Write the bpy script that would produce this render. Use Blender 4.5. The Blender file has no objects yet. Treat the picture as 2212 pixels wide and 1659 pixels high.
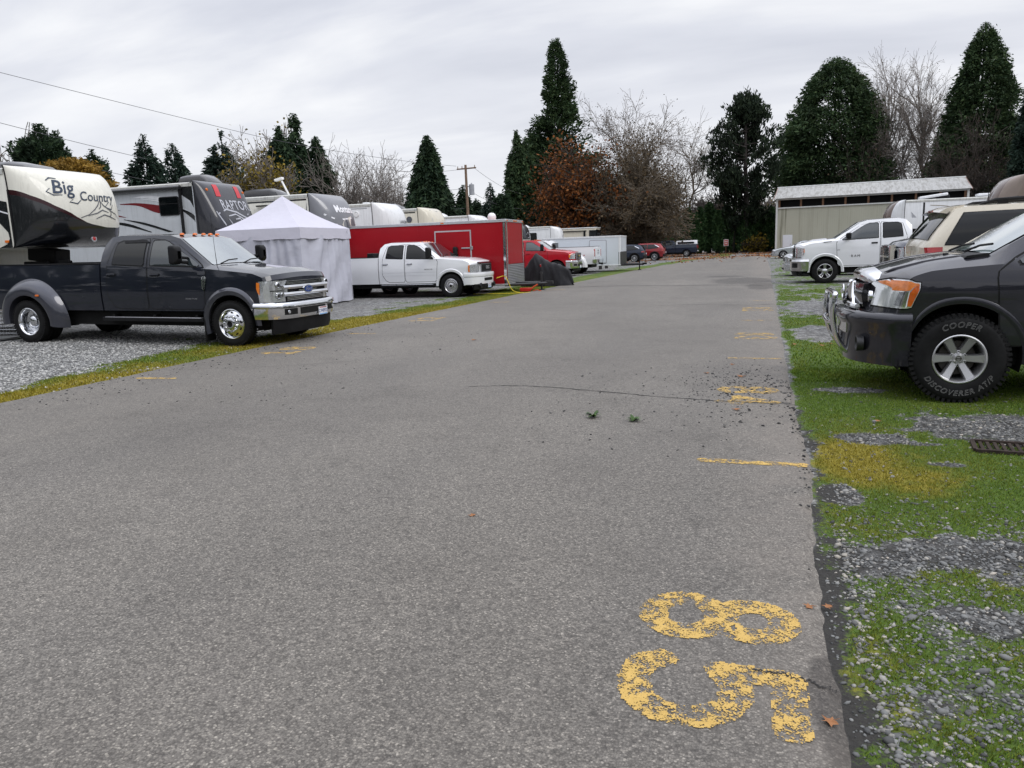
import bpy, math, random
import numpy as np
from mathutils import Vector, Matrix
random.seed(7); RNG=np.random.default_rng(11)
PI=math.pi; rad=math.radians
scene=bpy.context.scene; COL=scene.collection
# ------------------------------------------------------------------ camera (photo pixels at 2212 x 1659 are used for measuring)
CH,CP,CR,CYAW,CF=1.57,rad(10),rad(2),rad(17.6),1650.
def cam_axes():
    cy,sy=math.cos(CYAW),math.sin(CYAW)
    fw=np.array([-sy*math.cos(CP),cy*math.cos(CP),-math.sin(CP)]); r0=np.array([cy,sy,0.]); u0=np.cross(r0,fw)
    r=r0*math.cos(CR)-u0*math.sin(CR); u=u0*math.cos(CR)+r0*math.sin(CR)
    return r,u,fw
AR,AU,AF=cam_axes(); CC=np.array([0,0,CH])
def pt(px,py,D):
    """world point seen at photo pixel (px,py), D metres ahead of the camera (horizontally)"""
    d=AF+AR*(px-1106)/CF-AU*(py-829.5)/CF
    fh=np.array([-math.sin(CYAW),math.cos(CYAW),0]); return CC+d*(D/(d@fh))
cd=bpy.data.cameras.new('camera'); cam=bpy.data.objects.new('camera',cd); COL.objects.link(cam); scene.camera=cam
cd.sensor_width=36; cd.lens=36*CF/2212; cd.clip_end=3000; cd.clip_start=.05
m=Matrix([[AR[i],AU[i],-AF[i],CC[i]] for i in range(3)]+[[0,0,0,1]]); cam.matrix_world=m
# ------------------------------------------------------------------ materials
MATS={}
def N(nt,t,**k):
    n=nt.nodes.new(t)
    for a,b in k.items():
        if a in n.inputs.keys() if isinstance(a,str) else False: n.inputs[a].default_value=b
        else: setattr(n,a,b)
    return n
def setin(n,**k):
    for a,b in k.items(): n.inputs[a.replace('_',' ')].default_value=b
def newmat(name):
    m=bpy.data.materials.new(name); m.use_nodes=True; nt=m.node_tree; nt.nodes.clear()
    o=nt.nodes.new('ShaderNodeOutputMaterial'); p=nt.nodes.new('ShaderNodeBsdfPrincipled'); nt.links.new(p.outputs[0],o.inputs[0])
    return m,nt,p,o
def ramp(nt,fac,stops,interp='LINEAR'):
    r=nt.nodes.new('ShaderNodeValToRGB'); r.color_ramp.interpolation=interp; e=r.color_ramp.elements
    while len(e)<len(stops): e.new(.5)
    for q,(a,c) in zip(e,stops):
        q.position=a; q.color=(c,c,c,1) if isinstance(c,(int,float)) else (*c,1)
    nt.links.new(fac,r.inputs[0]); return r.outputs[0]
def mixc(nt,fac,a,b,mode='MIX'):
    n=nt.nodes.new('ShaderNodeMix'); n.data_type='RGBA'; n.blend_type=mode
    for k_,s,v in ((0,n.inputs[0],fac),(6,n.inputs[6],a),(7,n.inputs[7],b)):
        if isinstance(v,bpy.types.NodeSocket): nt.links.new(v,s)
        elif isinstance(v,(int,float)): s.default_value=v if k_==0 else (v,v,v,1)
        else: s.default_value=(*v,1)
    return n.outputs[2]
def math2(nt,op,a,b=0.,c=0.,clamp=False):
    n=nt.nodes.new('ShaderNodeMath'); n.operation=op; n.use_clamp=clamp
    for s,v in zip(n.inputs,(a,b,c)):
        if isinstance(v,bpy.types.NodeSocket): nt.links.new(v,s)
        else: s.default_value=v
    return n.outputs[0]
def noise(nt,vec,scale,detail=4,rough=.55,dist=0):
    n=nt.nodes.new('ShaderNodeTexNoise'); setin(n,Scale=scale,Detail=detail,Roughness=rough,Distortion=dist); nt.links.new(vec,n.inputs['Vector']); return n.outputs['Fac']
def coords(nt,kind='Object'):
    return nt.nodes.new('ShaderNodeTexCoord').outputs[kind]
def bump(nt,p,h,strength=.3,dist=.01):
    b=nt.nodes.new('ShaderNodeBump'); setin(b,Strength=strength,Distance=dist); nt.links.new(h,b.inputs['Height']); nt.links.new(b.outputs[0],p.inputs['Normal'])
def mat(name,col,rough=.5,metal=0.,coat=0.,ior=1.5,var=.1,vs=4.,bs=0,bst=.2,bd=.003,crough=.04,streak=0.):
    if name in MATS: return MATS[name]
    m,nt,p,o=newmat(name); c=coords(nt); f=noise(nt,c,vs,5)
    out=mixc(nt,ramp(nt,f,[(.3,0.),(.7,1.)]),[max(0,x*(1-var)) for x in col],[min(1,x*(1+var)) for x in col])
    if streak:
        mp=nt.nodes.new('ShaderNodeMapping'); mp.inputs['Scale'].default_value=(9,9,.5); nt.links.new(c,mp.inputs[0])
        out=mixc(nt,ramp(nt,noise(nt,mp.outputs[0],1.6,6,.65),[(.5,0.),(.75,streak)]),out,(.11,.115,.09))
    nt.links.new(out,p.inputs['Base Color'])
    rr=nt.nodes.new('ShaderNodeMapRange'); nt.links.new(noise(nt,c,vs*2.3,4),rr.inputs[0]); rr.inputs[3].default_value=max(0.02,rough*.8); rr.inputs[4].default_value=min(1,rough*1.2); nt.links.new(rr.outputs[0],p.inputs['Roughness'])
    p.inputs['Specular IOR Level'].default_value=(.12 if coat else .22) if rough>=.24 and metal<.6 else .5
    setin(p,Metallic=metal,IOR=ior); p.inputs['Coat Weight'].default_value=coat; p.inputs['Coat Roughness'].default_value=crough
    if bs: bump(nt,p,noise(nt,c,bs,4),bst,bd)
    MATS[name]=m; return m
def emis(name,col,st):
    m,nt,p,o=newmat(name); p.inputs['Base Color'].default_value=(*col,1); p.inputs['Emission Color'].default_value=(*col,1); p.inputs['Emission Strength'].default_value=st; MATS[name]=m; return m
# ------------------------------------------------------------------ mesh building
class MB:
    def __init__(s): s.v=[]; s.f=[]; s.m=[]
    def add(s,V,F,mi=0):
        o=len(s.v); s.v+=[(float(p[0]),float(p[1]),float(p[2])) for p in V]; s.f+=[tuple(int(i)+o for i in f) for f in F]; s.m+=[mi]*len(F); return s
    def box(s,c,d,rz=0,ry=0,rx=0,mi=0,taper=1.):
        x,y,z=[q/2 for q in d]; V=[(-x,-y,-z),(x,-y,-z),(x,y,-z),(-x,y,-z),(-x*taper,-y*taper,z),(x*taper,-y*taper,z),(x*taper,y*taper,z),(-x*taper,y*taper,z)]
        R=Matrix.Rotation(rz,3,'Z')@Matrix.Rotation(ry,3,'Y')@Matrix.Rotation(rx,3,'X'); V=[R@Vector(p)+Vector(c) for p in V]
        return s.add(V,[(0,3,2,1),(4,5,6,7),(0,1,5,4),(1,2,6,5),(2,3,7,6),(3,0,4,7)],mi)
    def tube(s,pts,r,n=6,mi=0,cap=True,closed=False):
        P=[Vector(p) for p in pts]; k=len(P); rs=[r]*k if isinstance(r,(int,float)) else r; V=[]; u=None
        for i,p in enumerate(P):
            if closed: t=P[(i+1)%k]-P[i-1]
            else: t=P[min(i+1,k-1)]-P[max(i-1,0)]
            t.normalize()
            if u is None: u=t.orthogonal().normalized()
            u=(u-t*u.dot(t)).normalized(); w=t.cross(u)
            V+=[p+(u*math.cos(2*PI*j/n)+w*math.sin(2*PI*j/n))*rs[i] for j in range(n)]
        F=[]
        for i in range(k if closed else k-1):
            a=i*n; b=((i+1)%k)*n
            F+=[(a+j,a+(j+1)%n,b+(j+1)%n,b+j) for j in range(n)]
        if cap and not closed: F+=[tuple(range(n))[::-1],tuple((k-1)*n+j for j in range(n))]
        return s.add(V,F,mi)
    def cyl(s,p0,p1,r0,r1=None,n=12,mi=0,cap=True): return s.tube([p0,p1],[r0,r0 if r1 is None else r1],n,mi,cap)
    def lathe(s,prof,n=24,c=(0,0,0),axis='y',mi=0,a0=0,a1=2*PI,closed=True):
        V=[]; full=abs(a1-a0-2*PI)<1e-6; m=n if full else n+1
        for r,h in prof:
            for j in range(m):
                a=a0+(a1-a0)*j/n; q=(r*math.cos(a),r*math.sin(a))
                V.append({'y':(c[0]+q[0],c[1]+h,c[2]+q[1]),'z':(c[0]+q[0],c[1]+q[1],c[2]+h),'x':(c[0]+h,c[1]+q[0],c[2]+q[1])}[axis])
        F=[]
        for i in range(len(prof)-1):
            for j in range(n):
                k=(j+1)%m; F.append((i*m+j,i*m+k,(i+1)*m+k,(i+1)*m+j))
        return s.add(V,F,mi)
    def grid(s,P,mi=0,mf=None):
        P=np.asarray(P,float); a,b=P.shape[:2]; F=[]; M=[]
        for i in range(a-1):
            for j in range(b-1):
                F.append((i*b+j,i*b+j+1,(i+1)*b+j+1,(i+1)*b+j)); M.append(mf(i,j) if mf else mi)
        s.add(P.reshape(-1,3),F,0); s.m[-len(F):]=M; return s
    def poly(s,pts,mi=0): return s.add(pts,[tuple(range(len(pts)))],mi)
    def prism(s,o,d0,d1,plane='xz',mi=0):
        n=len(o); g={'xz':lambda a,b,d:(a,d,b),'xy':lambda a,b,d:(a,b,d),'yz':lambda a,b,d:(d,a,b)}[plane]
        V=[g(a,b,d0) for a,b in o]+[g(a,b,d1) for a,b in o]
        return s.add(V,[tuple(range(n))[::-1],tuple(range(n,2*n))]+[(i,(i+1)%n,n+(i+1)%n,n+i) for i in range(n)],mi)
    def band(s,path,prof,mi=0,closed=True,ends=True):
        """sweep a profile of (outward offset, z) along a plan path of (x,y); outward is to the right of travel"""
        P=[Vector((p[0],p[1])) for p in path]; k=len(P); V=[]; n=len(prof)
        for i,p in enumerate(P):
            t=(P[min(i+1,k-1)]-P[max(i-1,0)]).normalized(); nn=Vector((t.y,-t.x)); zoff=path[i][2] if len(path[i])>2 else 0
            V+=[(p.x+nn.x*o,p.y+nn.y*o,z+zoff) for o,z in prof]
        F=[]
        for i in range(k-1):
            for j in range(n if closed else n-1):
                F.append((i*n+j,i*n+(j+1)%n,(i+1)*n+(j+1)%n,(i+1)*n+j))
        if ends and closed: F+=[tuple(range(n))[::-1],tuple((k-1)*n+j for j in range(n))]
        return s.add(V,F,mi)
    def build(s,name,mats,parent=None,smooth=38,bevel=0,fn=None):
        if not isinstance(mats,(list,tuple)): mats=[mats]
        V=s.v if fn is None else [fn(*p) for p in s.v]
        me=bpy.data.meshes.new(name); me.from_pydata(V,[],s.f); 
        for q in mats: me.materials.append(q)
        if len(mats)>1: me.polygons.foreach_set('material_index',s.m)
        if smooth:
            me.polygons.foreach_set('use_smooth',[True]*len(me.polygons)); me.set_sharp_from_angle(angle=rad(smooth))
        me.update(); o=bpy.data.objects.new(name,me); COL.objects.link(o)
        if parent is not None: o.parent=parent
        if bevel:
            b=o.modifiers.new('bevel','BEVEL'); b.width=bevel; b.segments=2; b.limit_method='ANGLE'; b.angle_limit=rad(40)
        return o
def npmesh(name,V,F,mats,parent=None,smooth=False,midx=None):
    me=bpy.data.meshes.new(name); V=np.ascontiguousarray(V,np.float32); F=np.ascontiguousarray(F,np.int32); k=F.shape[1]
    me.vertices.add(len(V)); me.vertices.foreach_set('co',V.ravel()); me.loops.add(F.size); me.loops.foreach_set('vertex_index',F.ravel())
    me.polygons.add(len(F)); me.polygons.foreach_set('loop_start',np.arange(0,F.size,k,dtype=np.int32))
    for q in (mats if isinstance(mats,(list,tuple)) else [mats]): me.materials.append(q)
    if midx is not None: me.polygons.foreach_set('material_index',np.ascontiguousarray(midx,np.int32))
    if smooth: me.polygons.foreach_set('use_smooth',np.ones(len(F),bool))
    me.update(calc_edges=True); me.validate(); o=bpy.data.objects.new(name,me); COL.objects.link(o)
    if parent is not None: o.parent=parent
    return o
def tag(o,label=None,cat=None,group=None,kind=None):
    if label: o['label']=label
    if cat: o['category']=cat
    if group: o['group']=group
    if kind: o['kind']=kind
    return o
def thing(name,label,cat,loc=(0,0,0),rz=0,group=None,sc=1.,ry=0,rx=0):
    o=bpy.data.objects.new(name,None); COL.objects.link(o); o.location=loc; o.rotation_euler=(rx,ry,rz); o.scale=(sc,)*3 if isinstance(sc,(int,float)) else sc; o.empty_display_size=.3
    return tag(o,label,cat,group)
def rpoly(pts,r,n=4):
    """polygon with rounded corners; r a number or one per corner"""
    out=[]; k=len(pts); P=[Vector(p) for p in pts]; rs=[r]*k if isinstance(r,(int,float)) else r
    for i in range(k):
        a,b,c=P[i-1],P[i],P[(i+1)%k]; rr=rs[i]
        if rr<=0: out.append(tuple(b)); continue
        u=(a-b); v=(c-b); d=min(rr,u.length*.49,v.length*.49); u.normalize(); v.normalize(); s,e=b+u*d,b+v*d
        for j in range(n+1):
            t=j/n; q=s*(1-t)**2+b*2*t*(1-t)+e*t*t; out.append(tuple(q))
    return out
def spline(pts,n=8):
    P=[np.array(p,float) for p in pts]; P=[2*P[0]-P[1]]+P+[2*P[-1]-P[-2]]; out=[]
    for i in range(1,len(P)-2):
        for j in range(n):
            t=j/n; a,b,c,d=P[i-1:i+3]; out.append(.5*((2*b)+(c-a)*t+(2*a-5*b+4*c-d)*t*t+(3*b-a-3*c+d)*t**3))
    out.append(P[-2]); return out
def text_vf(s,size=1.,shear=0.,extrude=0.,outline=0.,space=1.,offset=0.):
    c=bpy.data.curves.new('txt','FONT'); c.body=s; c.size=size; c.shear=shear; c.align_x='CENTER'; c.align_y='CENTER'; c.extrude=extrude; c.space_character=space; c.offset=offset; c.resolution_u=3
    if outline: c.fill_mode='NONE'; c.bevel_depth=outline; c.bevel_resolution=0; c.extrude=0
    o=bpy.data.objects.new('txt',c); COL.objects.link(o); dg=bpy.context.evaluated_depsgraph_get(); me=bpy.data.meshes.new_from_object(o.evaluated_get(dg))
    V=[tuple(v.co) for v in me.vertices]; F=[tuple(p.vertices) for p in me.polygons]
    bpy.data.objects.remove(o); bpy.data.curves.remove(c); bpy.data.meshes.remove(me); return V,F
def put_text(mb,s,size,fn,mi=0,**k):
    V,F=text_vf(s,size,**k); mb.add([fn(*v) for v in V],F,mi); return mb
def vnoise(x,y,seed=0):
    """smooth value noise in numpy, 0..1"""
    x=np.asarray(x,float); y=np.asarray(y,float); xi=np.floor(x).astype(np.int64); yi=np.floor(y).astype(np.int64); fx=x-xi; fy=y-yi
    h=lambda a,b: (((a*374761393+b*668265263+seed*974634757)^((a*374761393+b*668265263+seed*974634757)>>13))*1274126177 & 0xffffff)/float(0xffffff)
    u=fx*fx*(3-2*fx); v=fy*fy*(3-2*fy)
    return (h(xi,yi)*(1-u)+h(xi+1,yi)*u)*(1-v)+(h(xi,yi+1)*(1-u)+h(xi+1,yi+1)*u)*v
def fbm(x,y,seed=0,o=4):
    t=0;a=.5
    for i in range(o): t=t+a*vnoise(x*2**i,y*2**i,seed+i); a*=.5
    return t/(1-.5**o)
# shared materials
black=mat('black_plastic',(.008,.008,.009),.55,var=.3); rubber=mat('tyre_rubber',(.008,.008,.0085),.8,var=.35,vs=9,bs=60,bst=.3)
chrome=mat('chrome',(.72,.73,.75),.12,1.,var=.06); alloy=mat('alloy',(.5,.51,.52),.3,.9,var=.08); darkmetal=mat('dark_metal',(.05,.05,.052),.45,.7)
glassd=mat('tinted_glass',(.004,.005,.006),.04,ior=1.45,var=.2); glassl=mat('sky_toned_windscreen',(.16,.19,.2),.05,0,1.,1.9,var=.15,vs=1.5); glassm=mat('side_window_glass',(.02,.027,.03),.04,ior=1.8,var=.3,vs=1.5)  # windscreen base colour is pale to carry the sky reflection
lens=mat('lamp_lens',(.66,.68,.70),.14,.75,1.,var=.08,vs=9); amber=mat('amber_lens',(.75,.2,.02),.12,0,1.,var=.2); redlens=mat('red_lens',(.35,.012,.012),.12,0,1.,var=.2)
seam=mat('panel_seam',(.008,.008,.008),.7); whitep=mat('white_paint',(.74,.75,.76),.3,0,.8,var=.03); plate=mat('plate_white',(.7,.72,.75),.4); plateblue=mat('plate_letters',(.02,.04,.2),.5)
# ------------------------------------------------------------------ vehicles
class Car:
    """Body lofted along x (front axle at x=0, facing +x), half width given by hw(x)*profile(z); K: (x, belt z, top z, top half-width fraction)"""
    def __init__(s,root,K,hw,prof,sill,R,wb,ra,paint,sweep=.25,swp=5,xr=None,rsweep=0,crown=.03,lean=0.,arches=True,vis=-1):
        s.lean=lean
        s.root=root; s.K=sorted(K); s.hwk=sorted(hw) if isinstance(hw,list) else [(-9,hw),(9,hw)]; s.prof=prof; s.sill=sill; s.R=R; s.wb=wb; s.ra=ra; s.paint=paint; s.vis=vis
        s.xf=s.K[-1][0]; s.xb=s.K[0][0]; s.sweep=sweep; s.swp=swp; s.rsweep=rsweep; s.crown=crown; s.arches=arches
        s.kx=[k[0] for k in s.K]; s.prz=[p[0] for p in prof]; s.prf=[p[1] for p in prof]
    def hw(s,x): return float(np.interp(x,[k[0] for k in s.hwk],[k[1] for k in s.hwk]))
    def top(s,x): return [float(np.interp(x,s.kx,[k[i] for k in s.K])) for i in (1,2,3)]
    def W(s,x,z): return s.hw(x)*float(np.interp(z,s.prz,s.prf))
    def bottom(s,x):
        b=float(np.interp(x,[a for a,_ in s.sill],[q for _,q in s.sill]))
        if s.arches:
            for c in (0,-s.wb):
                d=s.ra**2-(x-c)**2
                if d>0: b=max(b,s.R+math.sqrt(d)*.98)
        return min(b,s.top(x)[0]-.04)
    def surf(s,x,z):
        zB,zR,wR=s.top(x); wB=s.W(x,zB)
        if z<=zB or zR-zB<.02: return s.W(x,min(z,zB))
        t=min(1,(z-zB)/(zR-zB)); return wB+(wR*s.hw(x)-wB)*t+.025*math.sin(PI*t)*min(1,(zR-zB)/.4)
    def D(s,x,y,z):
        """plan sweep of the nose (and tail)"""
        if s.sweep:
            x0=s.xf-.7
            if x>x0: x-=s.sweep*((x-x0)/.7)**2*min(1.2,abs(y)/s.hw(x))**s.swp+s.lean*((x-x0)/.7)*max(0,z-.6)
        if s.rsweep:
            x1=s.xb+.5
            if x<x1: x+=s.rsweep*((x1-x)/.5)**2*min(1.2,abs(y)/s.hw(x))**s.swp
        return (x,y,z)
    def fx(s,y,x=None): 
        x=s.xf if x is None else x; return s.D(x,y,0)[0]
    def section(s,x,NL=10,NG=6,NT=6):
        zb=s.bottom(x); zB,zR,wR=s.top(x); P=[]
        for i in range(NL): z=zb+(zB-zb)*i/(NL-1); P.append((s.W(x,z),z))
        for i in range(1,NG+1):
            t=i/NG; z=zB+(zR-zB)*t; P.append((s.surf(x,z),z))
        w=P[-1][0]; cr=s.crown
        for i in range(1,NT+1): c=1-i/NT; P.append((w*c,zR+cr*(1-c**2.2)))
        return P
    def loft(s,name='body',x0=None,x1=None,n=60,extra=(),mats=None,fn=None):
        x0=s.xb if x0 is None else x0; x1=s.xf if x1 is None else x1
        xs=set(np.linspace(x0,x1,n).tolist()+[k for k in s.kx if x0<=k<=x1]+list(extra))
        if s.arches:
            for c in (0,-s.wb):
                for a in np.linspace(0,PI,19): 
                    q=c+s.ra*math.cos(a)
                    if x0<q<x1: xs.add(q)
                for e in (-1,1):
                    q=c+e*(s.ra+.004)
                    if x0<q<x1: xs.add(q)
        xs=sorted(xs); ks=[xs[0]]
        for x in xs[1:]:
            if x-ks[-1]>.003: ks.append(x)
        mb=MB(); G=[]
        for x in ks:
            P=s.section(x); full=[(x,-y,z) for y,z in P]+[(x,y,z) for y,z in P[-2::-1]]; G.append(full)
        mb.grid(G)
        for g in (G[0],G[-1]):      # ends, filled in columns so that they can follow the nose sweep
            n2=len(g)//2; rows=[]
            for i in range(n2): 
                a,b=np.array(g[i]),np.array(g[-1-i]); rows.append([a+(b-a)*t for t in (.5-.5*np.cos(np.linspace(0,PI,15)))])
            mb.grid(rows)
        return mb.build(name,s.paint if mats is None else mats,s.root,smooth=32,fn=s.D)
    def patch_mb(s,mb,outline,off,nz=12,nx=10,sides=None,mi=0,back=0):
        O=np.array(outline,float); z0,z1=O[:,1].min(),O[:,1].max(); 
        zs=np.linspace(z0+1e-4,z1-1e-4,nz); rows=[]
        for z in zs:
            X=[]
            for i in range(len(O)):
                a,b=O[i-1],O[i]
                if (a[1]-z)*(b[1]-z)<=0 and a[1]!=b[1]: X.append(a[0]+(b[0]-a[0])*(z-a[1])/(b[1]-a[1]))
            if len(X)<2: continue
            rows.append([(x,z) for x in np.linspace(min(X),max(X),nx)])
        for sd in (sides or (s.vis,)):
            mb.grid([[ (x,sd*(s.surf(x,z)+off),z) for x,z in r] for r in rows],mi)
        return mb
    def patch(s,name,outline,off,m,parent=None,nz=12,nx=10,sides=None):
        return s.patch_mb(MB(),outline,off,nz,nx,sides).build(name,m,parent or s.root,smooth=40,fn=s.D)
    def window(s,outline,m,r=.06,trim=True,sides=None,name='window',fr=.022,off=.012):
        mb=MB()
        if trim:
            O=rpoly(outline,r); c=np.mean(outline,0); big=[]
            for p in O:
                d=np.array(p)-c; big.append(c+d+fr*np.sign(d)*np.minimum(1,np.abs(d)/.1))
            s.patch_mb(mb,big,off*.5,16,12,sides,1)
        s.patch_mb(mb,rpoly(outline,r),off,16,12,sides,0)
        return mb.build(name,[m,black],s.root,smooth=40,fn=s.D)
    def door(s,outline,r=.05,sides=None,handle=None,hm=None,name='door'):
        mb=MB(); O=rpoly(outline,r); c=np.mean(outline,0); inn=[]
        for p in O:
            d=np.array(p)-c; inn.append(c+d-.012*np.sign(d)*np.minimum(1,np.abs(d)/.05))
        s.patch_mb(mb,O,.0015,22,16,sides,1); s.patch_mb(mb,inn,.004,22,16,sides,0)
        d=mb.build(name,[s.paint,seam],s.root,smooth=40,fn=s.D)
        if handle:
            h=MB()
            for sd in (sides or (s.vis,)):
                x,z=handle; y=s.surf(x,z); h.box((x,sd*(y+.004),z),(.2,.012,.055),mi=1); h.box((x,sd*(y+.03),z+.004),(.19,.022,.03)); h.box((x-.08,sd*(y+.014),z),(.025,.03,.03)); h.box((x+.08,sd*(y+.014),z),(.025,.03,.03))
            h.build('handle',[hm or s.paint,black],d,bevel=.006)
        return d
    def windscreen(s,x0,x1,m=None,c=.93,name='windscreen'):
        """glass over the top columns between stations x0 (cowl) and x1 (roof)"""
        mb=MB(); G=[]
        for x in np.linspace(x0,x1,14):
            zB,zR,wR=s.top(x); w=wR*s.hw(x); h=1e-3
            dz=(s.top(x+.05)[1]-s.top(x-.05)[1])/.1; n=Vector((-dz,0,1)).normalized()*.008
            G.append([(x+n.x,w*q,zR+s.crown*(1-abs(q)**2.2)+n.z) for q in np.linspace(-c,c,13)])
        mb.grid(G); return mb.build(name,m or glassl,s.root)
    def wheel(s,x,y,side,style,w=.26,rim=None,tyre=True,dual=False,R=None,name='wheel',spin=0.):
        """wheel whose outer face looks along side*y"""
        R=R or s.R; rim=rim or R*.6
        e=bpy.data.objects.new(name,None); COL.objects.link(e); e.parent=s.root; e.location=(x,y,R); e.rotation_euler=(0,spin,0 if side>0 else PI); e.empty_display_size=.1
        make_wheel(e,R,w,rim,style,dual); return e
    def arch_ring(s,xc,rows,m,name='wheel_arch_flare',a0=-.12,a1=PI+.12,parent=None,sides=None,zc=None):
        """rows: (radius, outward offset)"""
        mb=MB(); zc=s.R if zc is None else zc
        for sd in (sides or (s.vis,)):
            G=[]
            for a in np.linspace(a0,a1,29):
                row=[]
                for r,o in rows:
                    x=xc+r*math.cos(a); z=zc+r*math.sin(a); row.append((x,sd*(s.surf(x,max(z,.3))+o),z))
                G.append(row)
            mb.grid(G)
        return mb.build(name,m,parent or s.root,smooth=50,fn=s.D)
    def liners(s,yin=.45,rear=True):
        for c in ((0,-s.wb) if rear else (0,)):
            for sd in (-1,1):
                mb=MB(); y1=s.hw(c)*.97; A_=np.linspace(-.25,PI+.25,20); R0=s.ra*.985
                mb.grid([[(c+R0*math.cos(a),sd*y,s.R+R0*.98*math.sin(a)) for y in (yin,y1)]+[] for a in A_]); n=len(A_); mb.f.append(tuple(2*q for q in range(n))); mb.m.append(0)
                mb.build('wheel_arch_liner',seam,s.root,smooth=50)
    def wpts(s,S,z,xs,off):
        L=s.xf-xs
        if S<L: x=xs+S; p=(x,s.surf(x,z)); 
        else: p=(s.xf,max(.0,s.surf(s.xf,z)-(S-L)))
        return p
    def wrap(s,prof,off=.012,xs=.3,sides=None,mb=None,mi=0,nz=5,n=22):
        '''panel wrapping the front corner; prof: (distance from x=xs forward then inward, z low, z high)'''
        mb=mb or MB(); P=[p[0] for p in prof]; Sx=np.unique(np.concatenate([np.linspace(P[0],P[-1],n),P,[np.clip(s.xf-xs,P[0],P[-1])]]))
        for sd in (sides or (-1,1)):
            G=[]
            for S in Sx:
                lo=np.interp(S,P,[p[1] for p in prof]); hi=np.interp(S,P,[p[2] for p in prof]); col=[]
                for z in np.linspace(lo,hi,nz):
                    a=s.wpts(S-.01,z,xs,0); b=s.wpts(S+.01,z,xs,0); c=s.wpts(S,z,xs,0)
                    A=s.D(a[0],a[1],z);B=s.D(b[0],b[1],z);Cc=s.D(c[0],c[1],z); t=Vector((B[0]-A[0],B[1]-A[1])); 
                    if t.length<1e-6: t=Vector((1,0))
                    t.normalize(); nx,ny=-t.y,t.x
                    if ny*1+nx*.2<0 and nx<0: nx,ny=-nx,-ny
                    if nx<-.3: nx,ny=-nx,-ny
                    col.append((Cc[0]+nx*off,sd*(Cc[1]+ny*off),Cc[2]))
                G.append(col)
            mb.grid(G,mi)
        return mb
    def fpath(s,y0,y1,n=14,x=None,off=0):
        """plan path along the nose from y0 to y1 (use increasing y for outward = forward)"""
        x=s.xf if x is None else x; return [(s.fx(y,x)+off,y) for y in np.linspace(y0,y1,n)]
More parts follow.
